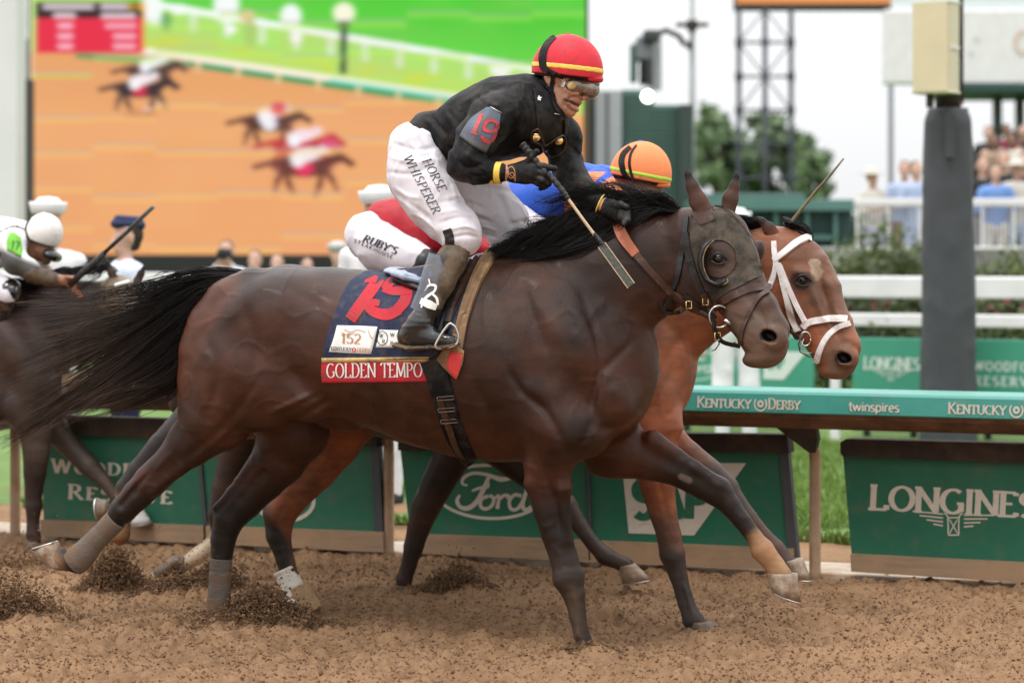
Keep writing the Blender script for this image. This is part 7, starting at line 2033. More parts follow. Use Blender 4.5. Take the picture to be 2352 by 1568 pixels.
# head
hd = lambda *a, **k: hb_.ell(*a, **k)
hd(1300,158,-.01, 58,60,.078, 0, k=.01)
hb_.chain([(1300,185,-.012,46,.9),(1305,220,-.016,34,.95),(1306,248,-.02,19,1.15)], k=.02)
hb_.chain([(1262,205,-.06,13),(1285,238,-.05,13),(1306,256,-.03,11)], k=.02)
hb_.chain([(1262,205,.045,13),(1285,238,.035,13),(1306,256,.005,11)], k=.02)
hb_.ell(1306,257,-.022, 15,11,.022, 20, k=.012)                                 # chin
hb_.chain([(1338,186,-.022,7),(1343,206,-.024,7.5),(1347,222,-.026,8.5)], k=.012)  # nose
hb_.ell(1341,225,-.040, 6,5.5,.008, 0, k=.006); hb_.ell(1343,225,-.010, 6,5.5,.008, 0, k=.006)
hb_.ell(1346,229,-.036, 3,2.4,.004, 0, k=.004, op=-1)
hb_.ell(1312,206,-.066, 22,13,.018, 30, k=.015); hb_.ell(1318,206,.03, 22,13,.018, 30, k=.015)   # cheek bones
hb_.ell(1304,226,-.064, 14,11,.012, 30, k=.012)                                 # smiling cheek
hb_.chain([(1322,218,-.062,2.6),(1306,228,-.074,2.6),(1298,242,-.066,2.2)], k=.008, op=-1)   # laugh line
hb_.chain([(1333,237,-.026,4.2),(1320,233,-.052,3.2),(1309,228,-.062,2)], k=.008)                  # upper lip
hb_.chain([(1326,253,-.028,4.8),(1315,248,-.050,3.4),(1306,239,-.062,2)], k=.008)                  # lower lip
hb_.chain([(1337,246,-.026,3.8),(1322,243,-.056,3.6),(1304,229,-.074,2.0)], k=.004, op=-1)  # mouth
hb_.ell(1328,187,-.052, 11,7,.014, 10, k=.01, op=-1); hb_.ell(1336,190,.010, 9,7,.012, 10, k=.01, op=-1)  # eye sockets
hb_.ell(1325,189,-.050, 6,5,.010, 0, k=.004)
hb_.ell(1259,180,-.082, 9,16,.009, -12, k=.006); hb_.ell(1261,181,-.092, 5,10,.006, -12, k=.004, op=-1)  # ear
hb_.ell(1262,181,.062, 9,16,.009, -12, k=.006)
def postface(s, G): return G
Vj, Qj, Lj = hb_.mesh()
xj, yj = fr1.px(Lj)
cj = np.tile(np.array([.48,.245,.155]), (len(Vj), 1)) * (1 + .12*fbm(Lj[:,0]*40, Lj[:,1]*40, Lj[:,2]*40))[:, None]
cj = mixc(cj, (seg(xj, yj, 1333, 238, 1316, 232, 4, .4) + seg(xj, yj, 1326, 253, 1313, 246, 5, .4))*.8, (.30,.10,.075))
cj = mixc(cj, seg(xj, yj, 1337, 246, 1306, 231, 3.2, .5)*(np.abs(Lj[:,1]+.04)<.05), (.05,.015,.012))
cj = mixc(cj, disc(xj, yj, 1338, 226, 16, .6)*.35, (.40,.15,.10))
cj = mixc(cj, disc(xj, yj, 1290, 246, 26, .6)*.25, (.16,.10,.07))
M['face'] = pm('face_skin', (1,1,1), .42, .10, 60, .06, 300, attr=True, dirt=((.17, .095, .06), .40, 50))
jb1 = mesh('body', Vj, Qj, M['face'], jr1, col=cj)
jbv = bvh_of(Vj, Qj)
# shirt
sh = SDF(fr1, .005)
sh.chain(torso, k=.04); sh.chain(armN[:-1], k=.022); sh.chain(armF[:-1], k=.022)
sh.ell(1142,262,-.165, 52,44,.06, -30, k=.03)
sh.chain([(1180,235,-.02,48,1.3),(1222,222,-.01,44,1.1),(1238,216,-.008,36,1.05)], k=.03)
sh.chain([(1245,300,.04,44,1.4),(1220,322,.02,36,1.6)], k=.04)
sh.ell(978,300,0, 34,44,.13, 30, k=.03)
sh.chain([(1252,230,-.01,32,1.05),(1262,236,-.014,31,1.05),(1280,252,-.02,22,1.05)], k=.02)      # gaiter round neck and chin
sh.dispf = crease_fn(fr1, [([(1095,222),(1110,245),(1098,275)], 4, -.006), ([(1112,225),(1128,240),(1150,245)], 5, .006), ([(1085,360),(1110,352),(1130,360)], 4, -.006), ([(1065,345),(1085,365),(1112,370)], 5, .006),
  ([(1050,370),(1075,385),(1110,380)], 4, -.005), ([(975,270),(1000,300),(1020,350)], 6, .007), ([(990,268),(1025,310),(1045,355)], 5, -.006), ([(1015,250),(1050,300),(1075,350)], 6, .005), ([(1150,355),(1200,330),(1250,335)], 6, -.006),
  ([(1140,370),(1190,350),(1240,350)], 5, .006), ([(1170,240),(1190,280),(1185,330)], 7, .006), ([(1190,215),(1215,260),(1215,310)], 6, -.006), ([(1290,300),(1310,340),(1322,370)], 4, .006), ([(1280,330),(1300,360),(1325,372)], 4, -.007),
  ([(1300,400),(1320,400),(1335,410)], 4, -.006), ([(1130,205),(1160,200),(1190,195)], 6, -.004), ([(1060,235),(1100,215),(1130,200)], 6, .005), ([(1075,400),(1100,405),(1120,400)], 4, -.004), ([(1095,380),(1115,392),(1120,410)], 3, .004)], folds(.006, 8, 3, (1.2, 1, .9)))
Vs, Qs, Ls = sh.mesh(); shirt = mesh('silk_shirt', Vs, Qs, M['black'], jr1); shb = bvh_of(Vs, Qs)
sks = Skin([shb])
# breeches
br = SDF(fr1, .005)
br.chain([(958,338,0,56,1.5),(985,330,0,46,1.5)], k=.04)
br.chain([(955,352,-.08,64),(960,408,-.13,64),(990,458,-.17,57),(1028,505,-.19,50),(1056,532,-.215,44),(1060,548,-.225,41)], k=.04)
br.chain([(1000,362,.09,60),(1060,425,.16,57),(1115,468,.20,58),(1158,505,.22,48),(1160,535,.22,42)], k=.04)
br.dispf = crease_fn(fr1, [([(1095,510),(1060,500),(1010,512)], 5, -.008), ([(1092,495),(1050,482),(1005,490)], 5, .007), ([(1100,530),(1070,520),(1020,530)], 4, .007), ([(1098,545),(1070,540),(1030,548)], 4, -.007),
  ([(1085,478),(1050,462),(1010,465)], 5, -.006), ([(905,330),(950,345),(1000,340)], 6, -.008), ([(895,360),(950,372),(1005,365)], 6, .007), ([(892,395),(940,400),(990,385)], 5, -.006), ([(935,288),(945,330),(975,360)], 6, .007),
  ([(960,285),(975,330),(1005,380)], 6, -.007), ([(905,430),(935,450),(965,455)], 5, .006), ([(925,460),(960,480),(990,505)], 5, -.006), ([(1030,400),(1045,440),(1050,470)], 5, .005), ([(945,490),(975,505),(1000,530)], 4, .006),
  ([(1120,425),(1150,470),(1165,520)], 6, .007), ([(1100,440),(1125,480),(1135,530)], 6, -.007), ([(1195,515),(1160,505),(1130,515)], 5, -.006), ([(1195,535),(1160,530),(1130,540)], 5, .006), ([(1060,420),(1100,430),(1140,440)], 6, -.005)], folds(.007, 9, 11, (1.3, 1, .8)))
Vb, Qb, Lb = br.mesh(); breeches = mesh('breeches', Vb, Qb, M['white'], jr1); brb = bvh_of(Vb, Qb)
skb_ = Skin([brb])
v, f, w = strokes2d('WHISPERER', .11, .05, True, .12, slant=.2); skin_text('lettering', skb_, v, f, lin(926, 362, 995, 492, 20, w), M['print_black'], breeches)
v, f, w = strokes2d('HORSE', .11, .05, True, .12, slant=.2); skin_text('lettering', skb_, v, f, lin(970, 370, 1008, 440, 20, w), M['print_black'], breeches)
# boot
bt = SDF(fr1, .0045)
bt.chain([(1060,553,-.23,30),(1036,600,-.28,34),(1012,650,-.32,31),(988,700,-.35,27),(965,738,-.37,25),(950,756,-.37,27)], k=.02, ratio=.95)
bt.chain([(935,772,-.37,24),(965,776,-.372,23),(1000,780,-.375,19),(1035,784,-.375,13),(1043,785,-.375,11)], k=.02, ratio=.95)
bt.chain([(960,752,-.37,25),(985,768,-.37,18)], k=.02)
bt.dispf = lambda S, W, Z: .0025*np.clip(1-np.abs(vnoise(S*8, W*4, Z*34))*3, 0, 1)*(np.exp(-((Z-fr1.p(960,735)[2])/.03)**2)+.15)
Vt, Qt, Lt = bt.mesh(); xb, yb = fr1.px(Lt)
boot = mesh('boot', Vt, Qt, None, jr1, mats=[M['bootmud'], M['boot']], mi=(fr1.px(Lt[Qt].mean(1))[1] > 705).astype(int))
btb = bvh_of(Vt, Qt)
bt2 = SDF(fr1, .008); bt2.chain([(1165,560,.24,34),(1120,640,.26,31),(1075,710,.26,27),(1080,742,.26,22),(1125,755,.26,14)], k=.02)
V_, Q_, _ = bt2.mesh(); mesh('boot', V_, Q_, M['boot'], jr1)
s_ = SDF(fr1, .004); s_.chain([(912,792,-.37,7,5),(945,799,-.37,6,6),(990,797,-.375,5,7),(1030,797,-.375,5,7),(1052,790,-.375,4,6)], k=.01)
V_, Q_, _ = s_.mesh(); mesh('boot_sole', V_, Q_, M['bootmud'], boot)
strap('boot_tab', Skin([brb, btb]), [(1027,528),(1033,545),(1034,560)], 20, M['blacksmooth'], boot, .006)
# clear shin guard
gpts = catmull([(1022,588,-.265,40),(1004,635,-.31,38),(985,680,-.34,33),(966,715,-.36,29)], 6)
def guard():
    V = []; n = 22; a = np.linspace(math.radians(60), math.radians(250), n)
    pts = np.array([fr1.w3(x+3, y, o) for x, y, o, r in gpts]); T = np.gradient(pts, axis=0); T /= np.linalg.norm(T, axis=1)[:, None]
    for layer in (0, .003):
        for i in range(len(pts)):
            x = np.cross(T[i], fr1.e2); x /= np.linalg.norm(x); rr = fr1.r(gpts[i, 3]) - layer
            V.append(pts[i] + rr*(np.cos(a)[:, None]*x - np.sin(a - math.pi/2)[:, None]*0 + 0) - rr*.95*np.sin(a)[:, None]*fr1.e2*1.0)
    V = np.concatenate(V); m = len(pts); Fs = []
    for l in (0, 1):
        for i in range(m-1):
            for j in range(n-1):
                b = l*m*n; q = [b+i*n+j, b+i*n+j+1, b+(i+1)*n+j+1, b+(i+1)*n+j]; Fs.append(q if l == 0 else q[::-1])
    return mesh('clear_shin_guard', V, Fs, M['clearguard'], boot, smooth=True), V[:m*n].reshape(m, n, 3)
g_, gV = guard()
skg = Skin([btb])
V2, F2 = join2d([ribbon2d([(975,668),(985,655),(1000,656),(998,668),(982,680),(972,692),(968,706)], [3,5,6,5,6,6,4], 6), ribbon2d([(966,690),(985,698),(1003,706)], [14,19,14], 5), ribbon2d([(985,640),(988,652)], 3, 2), ribbon2d([(990,672),(1003,684),(1006,700)], [4,6,5], 4)])
skin_text('emblem', skg, V2, F2, lambda x, y: (x, y), M['print_white'], boot, .016)
# gloves
gl = SDF(fr1, .0032)
gl.chain([(1176,398,-.258,21),(1186,398,-.256,21),(1205,396,-.256,26),(1222,395,-.256,26)], ratio=.62, k=.015)
finger_set(gl, r=1.0)
V_, Q_, _ = gl.mesh(); glove = mesh('glove', V_, Q_, M['glove'], jr1); glb = bvh_of(V_, Q_)
V2, F2 = ribbon2d([(1163,416),(1165,392),(1174,383),(1182,392),(1183,417)], 2, 6); skin_text('emblem', Skin([glb]), V2, F2, lambda x, y: (x, y), M['print_gold'], glove)
V2, F2 = join2d([ribbon2d([(1168,402),(1175,396),(1181,402),(1174,410),(1168,404)], 1.8, 3), ribbon2d([(1168,396),(1181,411)], 1.6, 3)]); skin_text('emblem', Skin([glb]), V2, F2, lambda x, y: (x, y), M['print_gold'], glove)
gl = SDF(fr1, .004)
gl.chain([(1392,474,-.08,19),(1405,480,-.095,20),(1422,490,-.10,22)], ratio=.75, k=.02)
for i in range(4): gl.chain([(1425,480+7*i,-.11-.010*i,9),(1441,486+7*i,-.125-.010*i,8),(1433,497+6*i,-.135-.010*i,7)], k=.006)
gl.chain([(1405,472,-.11,9),(1425,470,-.13,8),(1440,476,-.14,7)], k=.008)
V_, Q_, _ = gl.mesh(); mesh('glove', V_, Q_, M['glove'], jr1)
# yellow cuffs
for i, (xa, xb_) in enumerate(((1124,1137),(1139,1152))):
    wrap_tube('yellow_cuff_band', fr1, [(xa,397,-.272,24),((xa+xb_)/2,397.5,-.270,24),(xb_,398,-.266,23.5)], M['yellow'], shirt, 1.0, 1.5, .01)
wrap_tube('yellow_cuff_band', fr1, [(1363,458,-.02,23.5),(1372,463,-.045,22.5),(1381,468,-.065,22)], M['yellow'], shirt, 1.0, 2.0, .01)
# arm number
ab, abb = patch('arm_number', sks, [[(1118,246),(1135,248),(1150,262)],[(1085,268),(1115,272),(1146,290)],[(1066,292),(1098,308),(1130,325)],[(1055,312),(1085,335),(1116,352)]], M['bluefade'], shirt, .006, 16, 14)
ska = Skin([abb, shb])
V2, F2 = join2d([ribbon2d([(1106,262),(1098,282),(1087,306)], [9,9,10], 4), ribbon2d([(1098,268),(1106,263)], 5, 2), ribbon2d([(1082,303),(1095,309)], 6, 2),
                 ribbon2d([(1125,303),(1112,297),(1117,281),(1130,276),(1142,284),(1141,297),(1125,304)], 8, 5), ribbon2d([(1141,290),(1136,312),(1126,326),(1112,322),(1106,312)], [8,9,9,8,7], 5)])
skin_text('number', ska, V2, F2, lambda x, y: (x, y), M['redfade'], ab)
mbx = MB(); q, _ = ska.pts(np.array([(1126,246),(1152,260)])); mbx.tube(q + [0,-.01,0], .002, 6); mbx.build('safety_pin', M['steel'], ab, True)
# star on the gaiter
V2, F2 = join2d([ribbon2d([(1238+ (6 if k%2==0 else 2.4)*math.cos(math.radians(-90+36*k)), 226+(6 if k%2==0 else 2.4)*math.sin(math.radians(-90+36*k))) for k in (a_, a_+5)], 3, 1) for a_ in range(5)])
skin_text('star', sks, V2, F2, lambda x, y: (x, y), M['print_white'], shirt)
# helmet, goggles
hm1, hmb = helmet(fr1, (1303,163), 83, 84, .108, 8, (1221,168,1386,184), [M['red'], M['yellow']], jr1, band=(14,25), off=-.01,
    straps=[([(1275,84),(1256,104),(1247,128),(1248,150),(1254,163)], [10,14,17,17,14], M['black'])])
skh = Skin([jbv, shb])
strap('goggle_strap', Skin([jbv, hmb]), [(1244,150),(1262,164),(1280,172),(1296,178)], 11, M['black'], hm1, .010)
strap('chin_strap', skh, [(1272,168),(1268,190),(1267,215),(1272,240),(1284,262)], [8,9,10,9,8], M['black'], hm1, .008)
strap('chin_strap', skh, [(1240,186),(1252,198),(1266,206)], 8, M['black'], hm1, .008)
mbx = MB(); q, _ = skh.pts(np.array([(1274,262),(1286,264)])); mbx.tube(q+[0,-.012,0], .0022, 6); mbx.build('chin_buckle', M['steel'], hm1, True)
gg = SDF(fr1, .003)
gg.ell(1317,197,-.055, 27,23,.036, 14, k=.012); gg.ell(1352,205,-.022, 26,24,.042, 14, k=.012); gg.chain([(1310,190,-.03,21),(1350,198,-.01,21)], k=.02)
gg.ell(1346,226,-.03, 9,12,.03, 0, k=.01, op=-1)
V_, Q_, _ = gg.mesh(); gog = mesh('goggles', V_, Q_, M['glass'], jr1); ggb = bvh_of(V_, Q_)
strap('goggle_rim', Skin([ggb]), [(1296,180),(1293,196),(1300,212),(1316,221),(1336,222),(1343,214)], 5, M['gogframe'], gog, .003)
strap('goggle_rim', Skin([ggb]), [(1296,180),(1312,177),(1335,181),(1358,187),(1376,196)], 5, M['gogframe'], gog, .003)
strap('goggle_clip', Skin([ggb, jbv]), [(1290,176),(1295,188),(1293,200)], 8, M['steel'], gog, .005)
mbx = MB(); q, _ = Skin([ggb]).pts(np.array([(1313,198)])); lathe(mbx, q[0]+[0,-.001,0], (0,-1,0), [(.0005,.004),(.012,.004),(.016,.002),(.017,-.001)], 18); mbx.build('goggle_vent', M['goldtrim'], gog, True)
# spare goggles hanging on the chest
sg_root = None
skc1 = Skin([shb])
for j, (cx, cy, rx_, ry_) in enumerate(((1231,317,12,17),(1285-0,321,24,19))):
    pass
fr_pts = catmull([(1235,296),(1222,306),(1222,324),(1236,330),(1246,336),(1252,352),(1272,360),(1292,350),(1300,330),(1294,312),(1280,318),(1262,330),(1252,334),(1244,318),(1238,302),(1235,296)], 6)
q, _ = skc1.pts(fr_pts); dq_ = q[:,1]-CAMY
for _i in range(6): dq_[1:-1] = np.minimum(dq_[1:-1], (dq_[:-2]+dq_[2:])/2)
dq_ = dq_ - .022; dmin = dq_.min()
mbx = MB(); mbx.tube(np.array([P(x, y, dd_) for (x, y), dd_ in zip(fr_pts, dq_)])[:-1], .0042, 7); sp = mbx.build('spare_goggles', M['brownleather'], jr1, True)
for (cx, cy, rr) in ((1232,316,8),(1284,324,9)):
    dmin = skc1.pts(np.array([(cx, cy)]))[0][0,1]-CAMY-.022
    mbx = MB(); lathe(mbx, P(cx, cy, dmin-.004), (0,-1,0), [(.0005,.006),(.008,.006),(.011,.003),(.0145,.004),(.016,0),(.015,-.004)], 18); mbx.build('goggle_vent', M['brass'], sp, True)
strap('neck_cord', skc1, [(1226,205),(1232,240),(1236,270),(1238,298)], 7, M['black'], sp, .008)
strap('neck_cord', skc1, [(1296,275),(1296,290),(1295,310)], 6, M['black'], sp, .010)
# stirrup
mbx = MB(); d0 = fr1.t(1020, -.42)
st = catmull([(1034,742),(1046,752),(1053,775),(1046,792),(1018,800),(1000,796),(1012,770),(1026,750),(1034,742)], 6)
mbx.tube(np.array([P(x, y, d0) for x, y in st]), .005, 7); stir = mbx.build('stirrup', M['steel'], root1, True)
# whip
wr = empty('whip', fr1.w3(1300, 450, -.27), 'long black riding whip with wound cane and grey flap in the gloved hand', 'whip')
def dpt(x, y, o): return fr1.w3(x, y, o)
def wob(pts, o, rad, name, mat, parent, seg=30, rings=0, n=10):
    c = catmull(pts, 10); p = np.array([dpt(x, y, o) for x, y in c]); r = np.interp(np.linspace(0, 1, len(c)), np.linspace(0, 1, len(rad)), rad)
    t = np.linspace(0, 1, len(c)*4); p = np.stack([np.interp(t, np.linspace(0,1,len(c)), p[:, k]) for k in range(3)], 1); r = np.interp(t, np.linspace(0,1,len(c)), r)
    if rings: r = r*(1 + .10*np.sin(t*rings*6.283))
    return MB().tube(p, r, n).build(name, mat, parent, True)
wob([(1199,331),(1212,346),(1226,364),(1243,384),(1262,404),(1280,424),(1298,446),(1306,458)], -.268, [.015,.0135,.0125,.0125,.0115,.010,.008], 'grip', M['tape'], wr, rings=13)
wob([(1306,458),(1340,505),(1366,540)], -.268, [.006,.006,.0065], 'cane', M['cane'], wr, rings=26)
wob([(1364,536),(1374,548),(1384,562)], -.268, [.007,.009,.010], 'collar', M['tape'], wr)
fl = MB(); a_, b_ = dpt(1382,562,-.27), dpt(1450,656,-.27); ax0 = (b_-a_)/np.linalg.norm(b_-a_); ax2 = np.cross(ax0, fr1.e2); ax2 /= np.linalg.norm(ax2)
fl.box((a_+b_)/2, (np.linalg.norm(b_-a_), .006, .036), [ax0, fr1.e2, ax2], bev=.002); fl.build('flap', M['popper'], wr)
for sg in (-1, 1): MB().tube([a_+ax2*sg*.016-fr1.e2*.004, b_+ax2*sg*.016-fr1.e2*.004], .0018, 5).build('flap_seam', M['cane'], wr)

# ---- orange and blue silks
jr2 = empty('jockey', fr2.w3(1250, 600, 0), 'jockey in orange cap and blue and orange silks crouched low behind the flying mane', 'jockey', 'jockeys riding the racehorses')
tor2 = [(1150,480,0,44,1.4),(1205,468,0,56,1.3),(1265,452,0,64,1.3),(1330,438,0,62,1.35),(1385,430,0,48,1.4)]
aN2 = [(1375,425,-.18,38),(1400,458,-.24,32),(1360,500,-.26,26),(1400,525,-.20,22),(1450,540,-.10,18)]
aF2 = [(1385,425,.18,38),(1430,470,.22,30),(1480,500,.12,22),(1520,520,.05,18)]
lN2 = [(1140,500,-.10,50),(1190,520,-.16,44),(1232,535,-.20,36),(1225,560,-.22,30),(1180,640,-.22,26),(1150,700,-.22,22),(1190,730,-.22,14)]
lF2 = [(1140,500,.10,50),(1190,520,.16,44),(1232,535,.20,36),(1180,640,.24,26),(1150,700,.24,22),(1190,730,.24,14)]
def jockey_body(fr, root, torso, arms, legs, head, skincol, h=.008, fingers=None):
    s = SDF(fr, h); s.chain(shr(torso, .88), k=.04)
    for a_ in arms + legs: s.chain(shr(a_, .84), k=.02)
    hx, hy, ho, hr = head
    s.ell(hx, hy, ho, hr, hr*1.05, fr.r(hr)*.8, 0, k=.02)
    s.chain([(hx+hr*.35, hy+hr*.6, ho, hr*.72, .9), (hx+hr*.45, hy+hr*1.15, ho, hr*.38, 1.1)], k=.02)
    s.chain([(hx+hr*.95, hy+hr*.35, ho, hr*.12),(hx+hr*1.12, hy+hr*.75, ho, hr*.15)], k=.012)
    s.chain([(hx+hr*.85, hy+hr*1.0, ho, hr*.1),(hx+hr*.75, hy+hr*1.0, ho-fr.r(hr)*.3, hr*.08)], k=.008)
    s.ell(hx-hr*.25, hy+hr*.35, ho-fr.r(hr)*.82, hr*.14, hr*.24, .012, 0, k=.01)
    s.chain([(hx-hr*.3, hy+hr*.6, ho, hr*.6),(torso[-1][0], torso[-1][1], 0, hr*.6)], k=.03)
    for a_ in arms:
        e = a_[-1]; p_ = a_[-2]; dx, dy = e[0]-p_[0], e[1]-p_[1]; L = math.hypot(dx, dy); dx /= L; dy /= L
        for q in range(4):
            o = (q-1.5)*.5
            s.chain([(e[0]+dx*e[3]*.6-dy*o*e[3]*.8, e[1]+dy*e[3]*.6+dx*o*e[3]*.8, e[2], e[3]*.34),(e[0]+dx*e[3]*1.5-dy*o*e[3], e[1]+dy*e[3]*1.5+dx*o*e[3], e[2]-.01, e[3]*.30),(e[0]+dx*e[3]*1.3-dy*o*e[3], e[1]+dy*e[3]*1.3+dx*o*e[3]+e[3]*.7, e[2]-.01, e[3]*.26)], k=.004)
        s.chain([(e[0]+dy*e[3]*.4, e[1]-dx*e[3]*.6, e[2]-.02, e[3]*.35),(e[0]+dx*e[3]*1.1, e[1]+dy*e[3]*.7-e[3]*.6, e[2]-.03, e[3]*.28)], k=.004)
    V, Q, L = s.mesh(); return mesh('body', V, Q, skincol, root), bvh_of(V, Q)
jockey_body(fr2, jr2, tor2, [aN2, aF2], [lN2, lF2], (1470,412,-.02,44), M['skin'])
s = SDF(fr2, .0065); s.chain(tor2, k=.04); s.chain(aN2[:-1], k=.03); s.chain(aF2[:-1], k=.03); s.chain([(1385,428,0,44,1.2),(1425,424,0,34,1.1)], k=.03); s.dispf = folds(.005, 8, 21)
V_, Q_, L_ = s.mesh(); x_, y_ = fr2.px(L_)
wv = x_ + .5*(y_-430) + 8*np.sin(y_*.06)
cc = np.where(((wv > 1335) & (wv < 1392) | (wv > 1412))[:, None], np.array([[.80,.25,.10]]), np.array([[.022,.10,.52]]))
cc = np.where((y_ < 398)[:, None] & (x_ > 1300)[:, None], np.array([[.022,.10,.52]]), cc)
M['silkattr'] = pm('patterned_silk', (1,1,1), .58, .14, 8, .12, 200, attr=True)
mesh('silk_shirt', V_, Q_, M['silkattr'], jr2, col=cc)
s = SDF(fr2, .008); s.chain([(1120,490,0,48,1.5),(1150,480,0,46,1.5)], k=.03); s.chain(shr(lN2[:4], 1.02), k=.03); s.chain(shr(lF2[:4], 1.02), k=.03); s.dispf = folds(.005, 9, 31)
V_, Q_, _ = s.mesh(); br2 = mesh('breeches', V_, Q_, M['white'], jr2); b2 = bvh_of(V_, Q_)
v, f, w = strokes2d("RUBY'S", .20, .08, True, .08, slant=.15); skin_text('lettering', Skin([b2]), v, f, lin(1206, 520, 1262, 540, 17, w), M['print_black'], br2)
for lg in (lN2, lF2):
    s = SDF(fr2, .011); s.chain([(n[0], n[1], n[2], n[3]*1.06) for n in lg[3:]], k=.02); V_, Q_, _ = s.mesh(); mesh('boot', V_, Q_, M['boot'], jr2)
hm2, hm2b = helmet(fr2, (1471,402), 72, 78, .112, 14, (1399,398,1540,426), [M['orangecap'], M['lime'], M['blue']], jr2, band=(8,17), off=-.02, h=.005,
    straps=[([(1448,338),(1432,355),(1428,375),(1434,398),(1444,412)], [9,12,13,12,10], M['black']), ([(1462,334),(1450,352),(1446,375),(1450,398),(1456,414)], [4,5,6,6,6], M['black'])])
# whip of the bay's jockey, pointing up behind the head
w2 = empty('whip', fr2.w3(1820, 505, .25), 'thin brown whip pointing up behind the ears of the bay horse', 'whip')
p_ = np.array([fr2.w3(x, y, .25) for x, y in ((1770,560),(1822,504),(1868,447),(1905,405),(1938,364))])
MB().tube(p_, [.009,.007,.0065,.006,.0035], 8).build('cane', M['caneb'], w2, True)
MB().tube(np.array([fr2.w3(1868,448,.25), fr2.w3(1900,411,.25), fr2.w3(1936,367,.25)]), [.008,.010,.003], 8, flat=.4).build('flap', M['popper'], w2, True)

# ---- red silks
jr3 = empty('jockey', fr3.w3(900, 640, 0), 'jockey in red silks and white breeches bent low behind the leading rider', 'jockey', 'jockeys riding the racehorses')
tor3 = [(885,500,0,40,1.4),(925,512,0,58,1.3),(985,535,0,62,1.3),(1050,520,0,54,1.3),(1090,500,0,44,1.4)]
aN3 = [(1085,505,-.17,36),(1080,560,-.22,28),(1130,585,-.2,22),(1170,590,-.1,17)]
aF3 = [(1085,505,.17,36),(1080,560,.22,28),(1130,585,.2,22),(1170,590,.1,17)]
lN3 = [(850,545,-.08,52),(880,570,-.13,54),(930,592,-.17,44),(975,606,-.19,36),(950,640,-.20,28),(900,720,-.20,24),(930,750,-.20,14)]
lF3 = [(850,545,.08,52),(890,570,.13,52),(935,592,.17,44),(975,606,.19,36),(950,640,.20,28),(900,720,.20,24),(930,750,.20,14)]
jockey_body(fr3, jr3, tor3, [aN3, aF3], [lN3, lF3], (1128,462,0,32), M['skind'], .011)
s = SDF(fr3, .008); s.chain(tor3, k=.04); s.chain(aN3[:-1], k=.03); s.chain(aF3[:-1], k=.03); s.dispf = folds(.006, 7, 41)
V_, Q_, _ = s.mesh(); mesh('silk_shirt', V_, Q_, M['redsilk'], jr3)
s = SDF(fr3, .008); s.chain([(855,540,0,52,1.4)]+[(872,528,0,46,1.4)], k=.03); s.chain(shr(lN3[:4], 1.03), k=.04); s.chain(shr(lF3[:4], 1.03), k=.04); s.dispf = folds(.006, 8, 51)
V_, Q_, _ = s.mesh(); br3 = mesh('breeches', V_, Q_, M['white'], jr3); b3 = bvh_of(V_, Q_)
v, f, w = strokes2d("RUBY'S", .22, .08, True, .12, slant=.2); skin_text('lettering', Skin([b3]), v, f, lin(832, 554, 908, 584, 17, w), M['print_black'], br3)
v, f, w = strokes2d('STEAKHOUSE', .14, .12, False, .30); skin_text('lettering', Skin([b3]), v, f, lin(812, 556, 900, 594, 8, w), M['print_black'], br3)
for lg in (lN3, lF3):
    s = SDF(fr3, .012); s.chain([(n[0], n[1], n[2], n[3]*1.08) for n in lg[3:]], k=.02); V_, Q_, _ = s.mesh(); mesh('boot', V_, Q_, M['blacksmooth'], jr3)
helmet(fr3, (1135,455), 40, 42, .11, 0, (1094,458,1176,462), [pm('muddy_grey_cap', (.25,.24,.23), .6, .2)], jr3, off=0, h=.007, brim=False)

# ---- white cap at the left edge
jr4 = empty('jockey', fr4.w3(20, 700, 0), 'jockey in a white cap with green armband leaning over the reins at the left edge', 'jockey', 'jockeys riding the racehorses')
tor4 = [(-90,590,0,48,1.4),(-50,570,0,54,1.3),(0,556,0,54,1.3),(40,552,0,46,1.4)]
aN4 = [(30,560,-.16,30),(35,600,-.20,26),(75,622,-.20,22),(115,640,-.16,17),(150,645,-.12,15)]
aF4 = [(40,560,.16,30),(60,605,.20,24),(110,630,.14,18),(150,640,.08,14)]
lN4 = [(-90,620,-.10,46),(-50,650,-.15,40),(20,672,-.18,32),(0,720,-.18,24),(-30,790,-.18,20),(0,810,-.18,12)]
lF4 = [(-90,620,.10,46),(-50,650,.15,40),(20,672,.18,32),(0,720,.18,24),(-30,790,.18,20),(0,810,.18,12)]
jockey_body(fr4, jr4, tor4, [aN4, aF4], [lN4, lF4], (92,562,-.02,31), M['skin'], .008)
s = SDF(fr4, .009); s.chain(tor4, k=.04); s.chain(aN4[:3], k=.03); s.chain(aF4[:3], k=.03); s.dispf = folds(.006, 8, 61)
V_, Q_, L_ = s.mesh(); x_, y_ = fr4.px(L_)
cc = np.tile([[.72,.71,.70]], (len(V_), 1)); cc = mixc(cc, (np.abs(y_ - (528+8*np.sin(x_*.09))) < 2.2)*1.0, (.01,.01,.01)); cc = mixc(cc, seg(x_, y_, 44, 612, 120, 645, 40, .2)*(x_ > 42), (.06,.058,.052)); cc = mixc(cc, disc(x_, y_, 16, 580, 16, .2), (.015,.015,.015))
mesh('silk_shirt', V_, Q_, M['silkattr'], jr4, col=cc); b4 = bvh_of(V_, Q_)
s = SDF(fr4, .010); s.chain([(75,628,-.20,24),(115,642,-.16,19),(128,645,-.14,16)], k=.02); V_, Q_, _ = s.mesh(); mesh('dark_sleeve', V_, Q_, M['bootmud'], jr4)
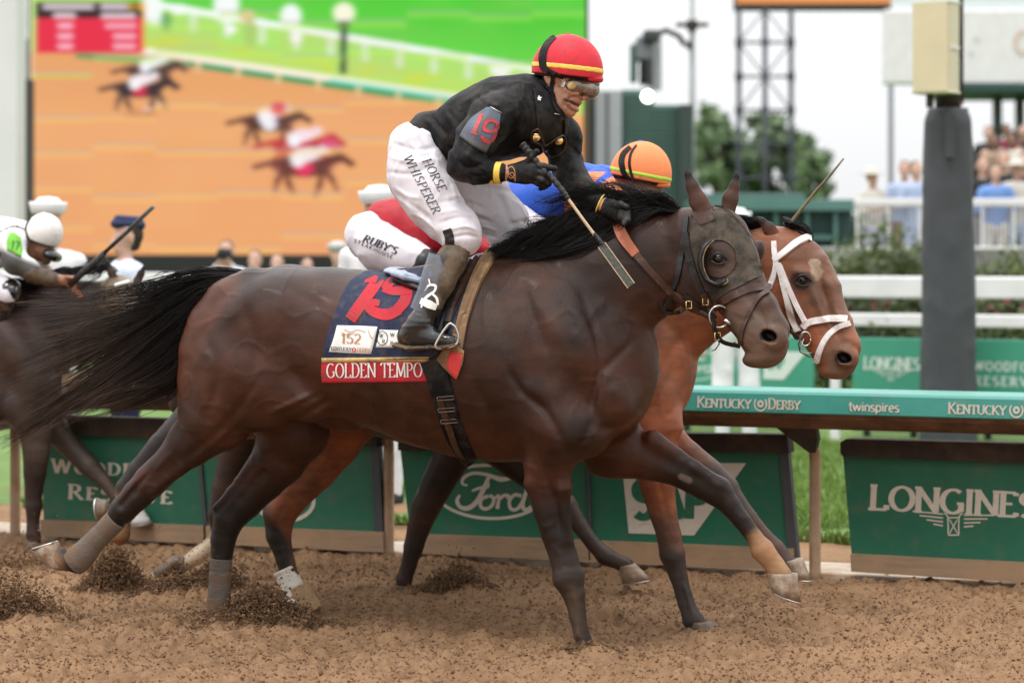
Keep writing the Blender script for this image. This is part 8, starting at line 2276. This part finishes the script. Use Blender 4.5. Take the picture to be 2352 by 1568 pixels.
gb, gbb = patch('green_armband', Skin([b4]), [[(22,535),(32,534),(46,545)],[(16,552),(32,556),(50,568)],[(16,574),(30,580),(48,590)]], M['greenbadge'], jr4, .012, 10, 8)
v, f, w = strokes2d('17', .16, .12, False, .10); skin_text('number', Skin([gbb]), v, f, lin(24, 572, 43, 576, 20, w), pm('dark_green_print', (.03,.13,.03), .6), gb)
s = SDF(fr4, .010); s.chain([(-90,600,0,48,1.4)]+[(-60,600,0,46,1.4)], k=.03); s.chain(shr(lN4[:3], 1.03), k=.04); s.chain(shr(lF4[:3], 1.03), k=.04); s.dispf = folds(.006, 8, 71)
V_, Q_, _ = s.mesh(); mesh('breeches', V_, Q_, M['white'], jr4)
for lg in (lN4, lF4):
    s = SDF(fr4, .014); s.chain([(n[0], n[1], n[2], n[3]*1.08) for n in lg[2:]], k=.02); V_, Q_, _ = s.mesh(); mesh('boot', V_, Q_, M['boot'], jr4)
hm4, _b = helmet(fr4, (100,536), 44, 47, .105, 22, (54,536,139,572), [M['whitehelmet']], jr4, off=-.02, h=.006, brim=False,
    straps=[([(72,500),(62,515),(60,530),(66,548)], [2,3,3,3], M['black'])])
s = SDF(fr4, .007); s.ell(118,585,-.06, 20,13,.06, 25, k=.01); s.ell(126,590,-.02, 15,12,.06, 25, k=.01); V_, Q_, _ = s.mesh(); mesh('goggles', V_, Q_, M['boot'], jr4)
w4 = empty('whip', fr4.w3(200, 620, -.12), 'black whip slanting up from the bare hand of the white-capped jockey', 'whip')
MB().tube(np.array([fr4.w3(x, y, -.14) for x, y in ((160,655),(190,626),(215,605),(240,580))]), [.018,.019,.018,.015], 8).build('grip', M['tape'], w4, True)
MB().tube(np.array([fr4.w3(x, y, -.14) for x, y in ((238,582),(275,548),(300,525))]), [.011,.011,.012], 8).build('cane', M['tape'], w4, True)
MB().tube(np.array([fr4.w3(x, y, -.14) for x, y in ((298,527),(325,500),(352,475))]), [.020,.022,.020], 8, flat=.5).build('flap', M['popper'], w4, True)
